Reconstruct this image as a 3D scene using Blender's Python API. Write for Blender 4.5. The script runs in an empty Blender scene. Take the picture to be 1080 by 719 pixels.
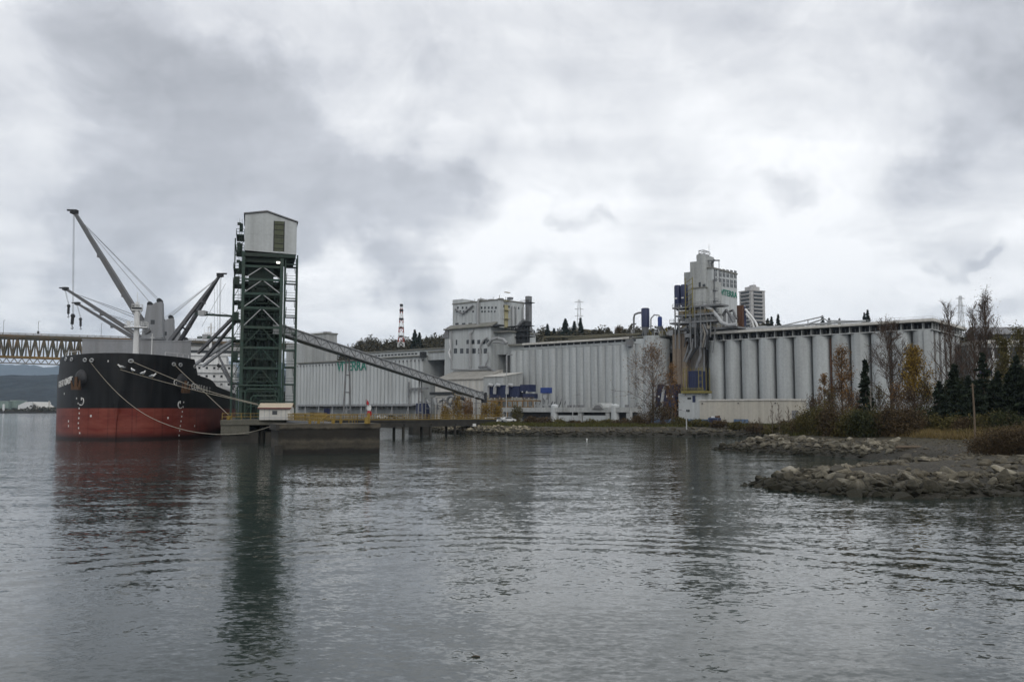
import bpy, bmesh, math, random
import numpy as np
from mathutils import Vector, Matrix, noise
from mathutils.bvhtree import BVHTree

SC = bpy.context.scene
COL = SC.collection
PI = math.pi
rnd = random.Random(11)
npr = np.random.default_rng(5)

# ------------------------------------------------------------------ camera geometry
F, CX, CY, HOR, EYE = 935.0, 540.0, 359.5, 431.5, 6.0
PITCH = math.atan((HOR - CY) / F)
SP, CP = math.sin(PITCH), math.cos(PITCH)

def ray(px, py):
    u, v = (px - CX) / F, (CY - py) / F
    return Vector((u, CP - v * SP, SP + v * CP))

def at(px, py, Y):
    r = ray(px, py)
    return Vector((r.x / r.y * Y, Y, EYE + r.z / r.y * Y))

def onz(px, py, z=0.0):
    r = ray(px, py)
    t = (z - EYE) / r.z
    return Vector((r.x * t, r.y * t, z))

def frame(origin, deg):
    return Matrix.Translation(Vector(origin)) @ Matrix.Rotation(math.radians(deg), 4, 'Z')

ROW = frame((140, 295, 0), -40)          # the terminal row: x along the row, y inwards
def rp(px, py, ry=0.0):
    """where the sight line of a picture point meets the wall plane ry of the row: (row x, z)"""
    o = ROW.inverted() @ Vector((0, 0, EYE))
    d = ROW.to_3x3().inverted() @ ray(px, py)
    t = (ry - o.y) / d.y
    p = o + d * t
    return p.x, p.z
def rx(px, ry=0.0, py=400): return rp(px, py, ry)[0]
def rz(px, py, ry=0.0): return rp(px, py, ry)[1]

# ------------------------------------------------------------------ mesh builder
INV = {}
class MB:
    def __init__(s, xf=None):
        s.v, s.f, s.xf = [], [], xf
    def add(s, vs, fs):
        n = len(s.v)
        s.v.extend(Vector(p) for p in vs)
        s.f.extend(tuple(i + n for i in q) for q in fs)
        return s
    def span(s, x0, x1, y0, y1, z0, z1):
        vs = [(x0,y0,z0),(x1,y0,z0),(x1,y1,z0),(x0,y1,z0),(x0,y0,z1),(x1,y0,z1),(x1,y1,z1),(x0,y1,z1)]
        return s.add(vs, [(0,3,2,1),(4,5,6,7),(0,1,5,4),(1,2,6,5),(2,3,7,6),(3,0,4,7)])
    def box(s, c, sz, deg=0):
        m = Matrix.Translation(Vector(c)) @ Matrix.Rotation(math.radians(deg), 4, 'Z')
        x, y, z = sz[0]/2, sz[1]/2, sz[2]/2
        vs = [m @ Vector(p) for p in [(-x,-y,-z),(x,-y,-z),(x,y,-z),(-x,y,-z),(-x,-y,z),(x,-y,z),(x,y,z),(-x,y,z)]]
        return s.add(vs, [(0,3,2,1),(4,5,6,7),(0,1,5,4),(1,2,6,5),(2,3,7,6),(3,0,4,7)])
    def bar(s, a, b, w, h=None, w2=None, h2=None):
        a, b = Vector(a), Vector(b)
        h = h or w; w2 = w2 or w; h2 = h2 or h
        d = (b - a).normalized()
        up = Vector((0,0,1)) if abs(d.z) < .95 else Vector((0,1,0))
        r = d.cross(up).normalized(); u = r.cross(d)
        vs = []
        for p, ww, hh in ((a,w,h),(b,w2,h2)):
            for i, j in ((-1,-1),(1,-1),(1,1),(-1,1)):
                vs.append(p + r*(i*ww/2) + u*(j*hh/2))
        return s.add(vs, [(0,1,2,3),(7,6,5,4),(0,4,5,1),(1,5,6,2),(2,6,7,3),(3,7,4,0)])
    def tube(s, pts, r, n=8):
        pts = [Vector(p) for p in pts]
        rs = r if isinstance(r, (list, tuple)) else [r]*len(pts)
        base = len(s.v); ref = None
        for i, p in enumerate(pts):
            d = (pts[min(i+1, len(pts)-1)] - pts[max(i-1, 0)]).normalized()
            if ref is None:
                ref = d.orthogonal().normalized()
            ref = (ref - d*ref.dot(d))
            ref = ref.normalized() if ref.length > 1e-6 else d.orthogonal().normalized()
            q = d.cross(ref)
            for k in range(n):
                a = 2*PI*k/n
                s.v.append(p + (ref*math.cos(a) + q*math.sin(a))*rs[i])
        for i in range(len(pts)-1):
            for k in range(n):
                a, b = base+i*n+k, base+i*n+(k+1)%n
                s.f.append((a, b, b+n, a+n))
        if n > 3:
            s.f.append(tuple(base+k for k in reversed(range(n))))
            s.f.append(tuple(base+(len(pts)-1)*n+k for k in range(n)))
        return s
    def cyl(s, x, y, z0, z1, r, r2=None, n=16):
        return s.tube([(x,y,z0),(x,y,z1)], [r, r if r2 is None else r2], n)
    def prism(s, poly, y0, y1):                      # polygon in x,z pushed along y
        n = len(poly)
        vs = [(p[0], y0, p[1]) for p in poly] + [(p[0], y1, p[1]) for p in poly]
        fs = [tuple(range(n)), tuple(range(2*n-1, n-1, -1))] + [(i, (i+1)%n+0, (i+1)%n+n, i+n) for i in range(n)]
        return s.add(vs, fs)
    def prism_x(s, poly, x0, x1):                    # polygon in y,z pushed along x
        n = len(poly)
        vs = [(x0, p[0], p[1]) for p in poly] + [(x1, p[0], p[1]) for p in poly]
        fs = [tuple(range(n)), tuple(range(2*n-1, n-1, -1))] + [(i, (i+1)%n, (i+1)%n+n, i+n) for i in range(n)]
        return s.add(vs, fs)
    def slab(s, poly, z0, z1):                       # polygon in x,y pushed along z
        n = len(poly)
        vs = [(p[0], p[1], z0) for p in poly] + [(p[0], p[1], z1) for p in poly]
        fs = [tuple(range(n-1,-1,-1)), tuple(range(n, 2*n))] + [(i, (i+1)%n, (i+1)%n+n, i+n) for i in range(n)]
        return s.add(vs, fs)
    def rail(s, pts, h=1.1, r=.05, gap=2.0, rows=2, n=5):
        """hand rail along a line of deck points"""
        pts = [Vector(p) for p in pts]
        for k in range(rows):
            z = h*(k+1)/rows
            s.tube([p + Vector((0,0,z)) for p in pts], r, n)
        for a, b in zip(pts[:-1], pts[1:]):
            m = max(1, int((b-a).length/gap))
            for i in range(m+1):
                p = a.lerp(b, i/m)
                s.tube([p, p + Vector((0,0,h))], r, n)
        return s
    def build(s, name, mat, parent=None, smooth=False):
        me = bpy.data.meshes.new(name)
        xf = s.xf or Matrix()
        if parent is not None: xf = INV.get(parent.name, Matrix()) @ xf
        me.from_pydata([tuple(xf @ p) for p in s.v], [], s.f)
        me.materials.append(mat)
        if smooth:
            me.polygons.foreach_set('use_smooth', [True]*len(me.polygons))
            me.set_sharp_from_angle(angle=math.radians(38))
        me.update()
        o = bpy.data.objects.new(name, me)
        COL.objects.link(o)
        if parent is not None:
            o.parent = parent
            INV[o.name] = INV.get(parent.name, Matrix())
        return o

def np_mesh(name, verts, faces, mat, parent=None, local=False, smooth=False):
    """verts (N,3), faces (M,k) arrays"""
    verts = np.asarray(verts, dtype=np.float64)
    if parent is not None and not local:
        m = np.array(INV.get(parent.name, Matrix()))
        verts = verts @ m[:3,:3].T + m[:3,3]
    me = bpy.data.meshes.new(name)
    faces = np.asarray(faces, dtype=np.int32)
    me.vertices.add(len(verts)); me.vertices.foreach_set('co', verts.astype(np.float32).ravel())
    k = faces.shape[1]
    me.loops.add(faces.size); me.loops.foreach_set('vertex_index', faces.ravel())
    me.polygons.add(len(faces))
    me.polygons.foreach_set('loop_start', np.arange(0, faces.size, k, dtype=np.int32))
    me.update(calc_edges=True)
    if smooth: me.polygons.foreach_set('use_smooth', [True]*len(me.polygons))
    me.materials.append(mat)
    o = bpy.data.objects.new(name, me); COL.objects.link(o)
    if parent is not None:
        o.parent = parent; INV[o.name] = INV.get(parent.name, Matrix())
    return o

def tag(o, label, cat=None, group=None, kind=None):
    o['label'] = label
    if cat: o['category'] = cat
    if group: o['group'] = group
    if kind: o['kind'] = kind
    return o
def thing(name, label, cat, loc=(0,0,0), deg=0, group=None):
    o = bpy.data.objects.new(name, None); COL.objects.link(o)
    o.empty_display_size = .5
    m = frame(loc, deg)
    o.location = loc; o.rotation_euler = (0,0,math.radians(deg))
    INV[o.name] = m.inverted()
    return tag(o, label, cat, group)
def rowthing(name, label, cat, x, y, z=1.2, group=None):
    p = ROW @ Vector((x, y, 0))
    return thing(name, label, cat, (p.x, p.y, z), -40, group)
def structure(o, label=None):
    o['kind'] = 'structure'
    if label: o['label'] = label
    return o
def dup(root, loc, deg=0, scale=1, label=None, group=None):
    r = root.copy(); COL.objects.link(r)
    r.location = loc; r.rotation_euler = (0,0,math.radians(deg))
    r.scale = (scale,)*3 if not isinstance(scale, tuple) else scale
    if label: r['label'] = label
    if group: r['group'] = group
    for ch in list(root.children):
        c = ch.copy(); COL.objects.link(c); c.parent = r
        for g in list(ch.children):
            d = g.copy(); COL.objects.link(d); d.parent = c
    return r

def text_mesh(txt, size, depth=.05):
    cu = bpy.data.curves.new('lettering', 'FONT')
    cu.body = txt; cu.size = size; cu.extrude = depth; cu.offset = .012*size; cu.align_x = 'CENTER'; cu.align_y = 'CENTER'
    o = bpy.data.objects.new('lettering', cu); COL.objects.link(o)
    dg = bpy.context.evaluated_depsgraph_get(); dg.update()
    me = bpy.data.meshes.new_from_object(o.evaluated_get(dg))
    vs = [v.co.copy() for v in me.vertices]; fs = [tuple(p.vertices) for p in me.polygons]
    bpy.data.objects.remove(o); bpy.data.curves.remove(cu); bpy.data.meshes.remove(me)
    return vs, fs

# ------------------------------------------------------------------ materials
MATS = {}
def M(name, col, rough=.75, dirt=None, amt=.5, scale=.25, streak=False, metal=0., bump=0., bscale=4., spec=.35, fine=.18, grooves=None):
    if name in MATS: return MATS[name]
    m = bpy.data.materials.new(name); m.use_nodes = True
    nt = m.node_tree; N = nt.nodes; L = nt.links
    b = N['Principled BSDF']
    b.inputs['Roughness'].default_value = rough
    b.inputs['Metallic'].default_value = metal
    b.inputs['Specular IOR Level'].default_value = spec
    tc = N.new('ShaderNodeNewGeometry')
    mp = N.new('ShaderNodeMapping')
    mp.inputs['Scale'].default_value = (1,1,.12) if streak else (1,1,1)
    L.new(tc.outputs['Position'], mp.inputs['Vector'])
    n1 = N.new('ShaderNodeTexNoise'); n1.inputs['Scale'].default_value = scale; n1.inputs['Detail'].default_value = 6; n1.inputs['Roughness'].default_value = .62
    L.new(mp.outputs[0], n1.inputs['Vector'])
    r1 = N.new('ShaderNodeMapRange'); r1.inputs[1].default_value = .42; r1.inputs[2].default_value = .72
    r1.inputs[3].default_value = 0; r1.inputs[4].default_value = amt
    L.new(n1.outputs[0], r1.inputs[0])
    mix = N.new('ShaderNodeMix'); mix.data_type = 'RGBA'
    d = dirt or tuple(c*.55 for c in col)
    mix.inputs['A'].default_value = (*col, 1); mix.inputs['B'].default_value = (*d, 1)
    L.new(r1.outputs[0], mix.inputs['Factor'])
    n2 = N.new('ShaderNodeTexNoise'); n2.inputs['Scale'].default_value = scale*9; n2.inputs['Detail'].default_value = 5
    L.new(tc.outputs['Position'], n2.inputs['Vector'])
    r2 = N.new('ShaderNodeMapRange'); r2.inputs[1].default_value = .3; r2.inputs[2].default_value = .7
    r2.inputs[3].default_value = 1-fine; r2.inputs[4].default_value = 1+fine
    L.new(n2.outputs[0], r2.inputs[0])
    mul = N.new('ShaderNodeMix'); mul.data_type = 'RGBA'; mul.blend_type = 'MULTIPLY'; mul.inputs['Factor'].default_value = 1
    L.new(mix.outputs['Result'], mul.inputs['A'])
    if streak:
        mp3 = N.new('ShaderNodeMapping'); mp3.inputs['Scale'].default_value = (1,1,.035); L.new(tc.outputs['Position'], mp3.inputs['Vector'])
        n5 = N.new('ShaderNodeTexNoise'); n5.inputs['Scale'].default_value = max(.8, scale*3); n5.inputs['Detail'].default_value = 5; L.new(mp3.outputs[0], n5.inputs['Vector'])
        r5 = N.new('ShaderNodeMapRange'); r5.inputs[1].default_value = .35; r5.inputs[2].default_value = .65; r5.inputs[3].default_value = .85; r5.inputs[4].default_value = 1.04
        L.new(n5.outputs[0], r5.inputs[0])
        m5 = N.new('ShaderNodeMath'); m5.operation = 'MULTIPLY'; L.new(r5.outputs[0], m5.inputs[0]); L.new(r2.outputs[0], m5.inputs[1]); L.new(m5.outputs[0], mul.inputs['B'])
    else: L.new(r2.outputs[0], mul.inputs['B'])
    res = mul.outputs['Result']
    if name == 'painted_concrete':                      # every silo was poured and painted apart
        oi = N.new('ShaderNodeObjectInfo'); ro = N.new('ShaderNodeMapRange'); L.new(oi.outputs['Random'], ro.inputs[0]); ro.inputs[3].default_value = .87; ro.inputs[4].default_value = 1.07
        sp_ = N.new('ShaderNodeSeparateXYZ'); L.new(tc.outputs['Position'], sp_.inputs[0])
        fr = N.new('ShaderNodeMath'); fr.operation = 'FRACT'; dv = N.new('ShaderNodeMath'); dv.operation = 'DIVIDE'; dv.inputs[1].default_value = 3.6; L.new(sp_.outputs['Z'], dv.inputs[0]); L.new(dv.outputs[0], fr.inputs[0])
        lt = N.new('ShaderNodeMapRange'); L.new(fr.outputs[0], lt.inputs[0]); lt.inputs[1].default_value = .95; lt.inputs[2].default_value = .98; lt.inputs[3].default_value = 1; lt.inputs[4].default_value = .93
        mm = N.new('ShaderNodeMath'); mm.operation = 'MULTIPLY'; L.new(ro.outputs[0], mm.inputs[0]); L.new(lt.outputs[0], mm.inputs[1])
        m6 = N.new('ShaderNodeMix'); m6.data_type = 'RGBA'; m6.blend_type = 'MULTIPLY'; m6.inputs['Factor'].default_value = 1; L.new(res, m6.inputs['A']); L.new(mm.outputs[0], m6.inputs['B']); res = m6.outputs['Result']
    L.new(res, b.inputs['Base Color'])
    if bump:
        n3 = N.new('ShaderNodeTexNoise'); n3.inputs['Scale'].default_value = bscale; n3.inputs['Detail'].default_value = 6
        L.new(tc.outputs['Position'], n3.inputs['Vector'])
        bp = N.new('ShaderNodeBump'); bp.inputs['Strength'].default_value = 1; bp.inputs['Distance'].default_value = bump
        L.new(n3.outputs[0], bp.inputs['Height']); L.new(bp.outputs[0], b.inputs['Normal'])
    MATS[name] = m
    return m

def leafmat(name, c1, c2, c3=None):
    if name in MATS: return MATS[name]
    m = bpy.data.materials.new(name); m.use_nodes = True
    nt = m.node_tree; N = nt.nodes; L = nt.links
    b = N['Principled BSDF']; b.inputs['Roughness'].default_value = .8; b.inputs['Specular IOR Level'].default_value = .15
    g = N.new('ShaderNodeNewGeometry')
    n1 = N.new('ShaderNodeTexNoise'); n1.inputs['Scale'].default_value = .9; n1.inputs['Detail'].default_value = 3
    L.new(g.outputs['Position'], n1.inputs['Vector'])
    add = N.new('ShaderNodeMath'); add.operation = 'MULTIPLY_ADD'
    L.new(g.outputs['Random Per Island'], add.inputs[0]); add.inputs[1].default_value = .55
    L.new(n1.outputs[0], add.inputs[2])
    cr = N.new('ShaderNodeValToRGB')
    e = cr.color_ramp.elements
    e[0].position = .35; e[0].color = (*c1, 1); e[1].position = .95; e[1].color = (*c2, 1)
    if c3:
        q = cr.color_ramp.elements.new(1.0); q.color = (*c3, 1); cr.color_ramp.elements[1].position = .8
    L.new(add.outputs[0], cr.inputs[0])
    L.new(cr.outputs[0], b.inputs['Base Color'])
    MATS[name] = m
    return m

m_conc   = M('concrete', (.38,.395,.39), .85, (.21,.21,.20), .6, .22, True, bump=.01, bscale=3)
m_silo   = M('painted_concrete', (.42,.445,.45), .8, (.27,.275,.265), .6, .16, True, bump=.01, bscale=2, fine=.08)
m_pale   = M('pale_cladding', (.45,.475,.48), .65, (.29,.30,.29), .55, .2, True, fine=.06)
m_white  = M('white_paint', (.66,.67,.67), .55, (.5,.48,.44), .35, .5, True, fine=.06)
m_offw   = M('off_white', (.52,.51,.475), .65, (.45,.42,.37), .4, .2, True, fine=.06)
m_beige  = M('beige_cladding', (.44,.42,.365), .7, (.36,.33,.27), .4, .12, True, fine=.06)
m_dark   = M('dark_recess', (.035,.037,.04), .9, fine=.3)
m_steel  = M('grey_steel', (.17,.18,.19), .6, (.12,.10,.085), .6, .6, fine=.15)
m_galv   = M('galvanised', (.36,.375,.385), .5, (.22,.21,.20), .5, .5, fine=.12)
m_duct   = M('duct_metal', (.27,.28,.285), .5, (.18,.17,.16), .5, .5, fine=.12)
m_gapshade  = M('painted_gap_shade', (.17,.17,.165), .9, (.09,.085,.08), .6, .3, True)  # shade of the gaps between silos, put into the inner wall colour
m_green  = M('green_steel', (.018,.045,.034), .6, (.05,.042,.03), .5, .3, fine=.25)
m_dgreen = M('dark_green_steel', (.017,.034,.027), .7, (.03,.026,.02), .5, .3, fine=.25)
m_yellow = M('yellow_paint', (.23,.155,.03), .6, (.12,.085,.035), .7, .8, fine=.2)
m_orange = M('orange_steel', (.22,.14,.06), .7, (.12,.08,.05), .6, .5, fine=.2)
m_blue   = M('navy_paint', (.020,.028,.075), .5, (.02,.025,.05), .5, .4, fine=.15)
m_blue2  = M('bright_blue', (.025,.055,.22), .5, fine=.15)
m_cblue  = M('faded_blue', (.10,.16,.26), .6, (.08,.10,.14), .5, .5, fine=.15)
m_shipg  = M('ship_grey', (.235,.245,.26), .55, (.17,.16,.15), .4, .3, True, fine=.06)
m_shipgd = M('jib_grey', (.115,.12,.13), .55, (.10,.085,.07), .5, .4, fine=.1)
m_rust   = M('rusted_iron', (.10,.055,.03), .9, (.05,.03,.02), .6, 1.5, bump=.02, bscale=6)
m_tan    = M('stained_tan_concrete', (.25,.20,.15), .85, (.13,.10,.08), .7, .3, True, bump=.02, bscale=3)
m_wetc   = M('wet_concrete', (.034,.031,.025), .75, (.014,.0135,.012), .8, .5, bump=.05, bscale=2)
m_deckc  = M('deck_concrete', (.085,.08,.068), .9, (.045,.045,.036), .6, .4, bump=.02)
m_rope   = M('pale_rope', (.25,.23,.185), .9, fine=.2)
m_wire   = M('wire_rope', (.12,.125,.13), .6)
m_glass  = M('dark_glass', (.03,.035,.04), .2, spec=.5, fine=.05)
m_sign   = M('sign_green', (.015,.17,.12), .6, fine=.1)
m_letter = M('white_lettering', (.66,.66,.64), .7, (.4,.38,.36), .5, 1., fine=.1)
m_bark   = M('bark', (.085,.068,.052), .95, (.045,.038,.03), .6, 2., True, bump=.02, bscale=12)
m_paleb  = M('pale_bark', (.22,.20,.17), .95, (.12,.10,.08), .6, 2., True, bump=.02, bscale=12)
m_twig   = M('brown_twigs', (.075,.052,.038), .95, (.05,.035,.028), .6, 2.)
m_pole   = M('weathered_pole', (.13,.10,.07), .9, (.08,.06,.045), .6, 1., True)
m_red    = M('red_cloth', (.5,.04,.05), .8, fine=.1)
m_roofb  = M('tan_roof', (.42,.36,.27), .8, (.3,.25,.19), .4, .8)
m_dred   = M('dark_red_trim', (.13,.03,.03), .7)
m_roofg  = M('roof_felt', (.20,.195,.18), .95, (.10,.11,.07), .7, .25, bump=.03)
m_bridge = M('bridge_steel', (.075,.075,.055), .7, (.17,.10,.035), .8, .08, fine=.2)
m_bridgel= M('bridge_pale_steel', (.16,.16,.15), .7, fine=.2)
m_tower  = M('apartment_concrete', (.42,.415,.41), .8, (.3,.3,.3), .4, .1, True)
m_far    = M('far_roofs', (.30,.34,.32), .8, (.14,.16,.14), .6, .05)
m_feather= M('white_feathers', (.75,.75,.74), .8)
m_fgrey  = M('grey_feathers', (.30,.32,.34), .8)
l_gold   = leafmat('golden_leaves', (.095,.062,.016), (.24,.155,.03))
l_rust   = leafmat('russet_leaves', (.085,.048,.02), (.20,.11,.04))
l_olive  = leafmat('olive_leaves', (.03,.032,.012), (.10,.085,.03))
l_brown  = leafmat('brown_leaves', (.034,.025,.015), (.085,.060,.032))
l_green  = leafmat('dark_green_leaves', (.014,.020,.010), (.045,.05,.02))
l_needle = leafmat('needles', (.007,.013,.009), (.024,.034,.02))
l_far    = leafmat('hill_foliage', (.022,.024,.014), (.07,.06,.035))
l_grass  = leafmat('dry_grass', (.07,.055,.02), (.19,.14,.06))
# ------------------------------------------------------------------ shoreline and terrain
SHORE = [(-190,520),(-110,400),(-50,312),(-22,240),(-16,222),(0,207),(12,199),(34,199),(47,201),(57,196),(51,176),(40,146),(30.6,133.5),
         (30.4,131),(36,121.5),(41,114.5),(43.5,105),(42,101),(39,97),(36.5,92),(33,86),(28,82),(21.5,75.5),(19.2,71),(20.3,66),(23.6,61.8),(28.5,60.8),(36,62),
         (62,60),(120,32),(220,-60),(500,-60),(1100,400),(1100,1700),(-230,1700),(-230,640)]
def sdist(X, Y):
    P = np.stack([np.asarray(X, float), np.asarray(Y, float)], -1)
    best = np.full(P.shape[:-1], 1e18); inside = np.zeros(P.shape[:-1], bool)
    n = len(SHORE)
    for i in range(n):
        a = np.array(SHORE[i], float); b = np.array(SHORE[(i+1) % n], float)
        ab = b-a; t = np.clip(((P-a) @ ab)/(ab @ ab), 0, 1)
        q = a + t[..., None]*ab
        best = np.minimum(best, ((P-q)**2).sum(-1))
        c = (a[1] > P[..., 1]) != (b[1] > P[..., 1])
        with np.errstate(divide='ignore', invalid='ignore'):
            xi = (b[0]-a[0])*(P[..., 1]-a[1])/(b[1]-a[1]+1e-12)+a[0]
        inside ^= c & (P[..., 0] < xi)
    return np.sqrt(best)*np.where(inside, 1, -1)
def sstep(a, b, x):
    t = np.clip((x-a)/(b-a), 0, 1); return t*t*(3-2*t)
def wob(X, Y, k, seed=0.):
    return (np.sin(X*k+seed)*np.cos(Y*k*1.13+seed*2)+.5*np.sin(X*k*2.3+Y*k*1.7+seed)+.35*np.sin(X*k*4.1-Y*k*3.7+seed*3))/1.85
def ground_z(X, Y):
    X = np.asarray(X, float); Y = np.asarray(Y, float)
    s = sdist(X, Y) + .7*wob(X, Y, .55, 1.)*sstep(160, 60, Y)
    cove = np.exp(-(((X-45)/8.5)**2+((Y-97)/7.5)**2))
    slope = (.40-.17*sstep(96, 86, Y))*(1-cove)+.07*cove
    yard = sstep(13, 22, s)*sstep(150, 185, Y)
    cap = 2.4 - 1.2*yard + 1.2*sstep(46, 70, X)*sstep(190, 150, Y)
    z = np.where(s < 0, np.maximum(.4*s, -3), np.minimum(slope*s, cap))
    z = np.where(s > 0, cap*(1-np.exp(-slope*s/cap*1.15)), z)
    ry = (X-140)*.6428+(Y-295)*.766
    hill = (sstep(50, 235, ry)*57 + sstep(220, 900, ry)*70)*(1-.42*sstep(90, 260, X))
    z = z + hill*sstep(10, 90, s)*(1+.12*wob(X, Y, .012, 2.)) + .10*wob(X, Y, .9, 4.)*sstep(.5, 4, s)
    return z
def gz(x, y): return float(ground_z(np.array([x]), np.array([y]))[0])

gx = np.concatenate([np.arange(-420,-60,14), np.arange(-60,10,4), np.arange(10,72,.8), np.arange(72,160,4), np.arange(160,1200,26)])
gy = np.concatenate([np.arange(-60,50,8), np.arange(50,142,.8), np.arange(142,240,2.5), np.arange(240,560,7), np.arange(560,1700,26)])
GX, GY = np.meshgrid(gx, gy)
GZ = ground_z(GX, GY)
GZ = np.where((GX < -195) & (GZ < -.1), -3, GZ)
nv = np.stack([GX, GY, GZ], -1).reshape(-1, 3)
W_ = len(gx); i0 = np.arange(len(gy)-1)[:, None]*W_+np.arange(W_-1)[None]
gf = np.stack([i0, i0+1, i0+W_+1, i0+W_], -1).reshape(-1, 4)

def ground_material():
    m = bpy.data.materials.new('shore_ground'); m.use_nodes = True
    nt = m.node_tree; N = nt.nodes; L = nt.links
    b = N['Principled BSDF']; b.inputs['Roughness'].default_value = .95; b.inputs['Specular IOR Level'].default_value = .2
    g = N.new('ShaderNodeNewGeometry'); sx = N.new('ShaderNodeSeparateXYZ'); L.new(g.outputs['Position'], sx.inputs[0])
    n = N.new('ShaderNodeTexNoise'); n.inputs['Scale'].default_value = .5; n.inputs['Detail'].default_value = 8; L.new(g.outputs['Position'], n.inputs['Vector'])
    n2 = N.new('ShaderNodeTexNoise'); n2.inputs['Scale'].default_value = 5; n2.inputs['Detail'].default_value = 8; L.new(g.outputs['Position'], n2.inputs['Vector'])
    zz = N.new('ShaderNodeMath'); zz.operation = 'MULTIPLY_ADD'; L.new(n.outputs[0], zz.inputs[0]); zz.inputs[1].default_value = 1.6; L.new(sx.outputs['Z'], zz.inputs[2])
    cr = N.new('ShaderNodeValToRGB'); mr = N.new('ShaderNodeMapRange'); mr.inputs[1].default_value = 0; mr.inputs[2].default_value = 6
    L.new(zz.outputs[0], mr.inputs[0]); L.new(mr.outputs[0], cr.inputs[0])
    e = cr.color_ramp.elements
    e[0].position = .0; e[0].color = (.018,.018,.014,1); e[1].position = 1; e[1].color = (.085,.07,.035,1)
    for p, c in ((.16,(.032,.03,.024)),(.24,(.036,.034,.028)),(.40,(.058,.053,.043)),(.52,(.055,.048,.03))):
        q = cr.color_ramp.elements.new(p); q.color = (*c, 1)
    mr2 = N.new('ShaderNodeMapRange'); mr2.inputs[1].default_value = .3; mr2.inputs[2].default_value = .7; mr2.inputs[3].default_value = .35; mr2.inputs[4].default_value = 1.6
    L.new(n2.outputs[0], mr2.inputs[0])
    mul = N.new('ShaderNodeMix'); mul.data_type = 'RGBA'; mul.blend_type = 'MULTIPLY'; mul.inputs['Factor'].default_value = 1
    L.new(cr.outputs[0], mul.inputs['A']); L.new(mr2.outputs[0], mul.inputs['B']); L.new(mul.outputs['Result'], b.inputs['Base Color'])
    bp = N.new('ShaderNodeBump'); bp.inputs['Distance'].default_value = .12; L.new(n2.outputs[0], bp.inputs['Height']); L.new(bp.outputs[0], b.inputs['Normal'])
    return m
structure(np_mesh('ground', nv, gf, ground_material(), smooth=True), 'muddy shore and flat yard ground rising to a wooded hill')

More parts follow.
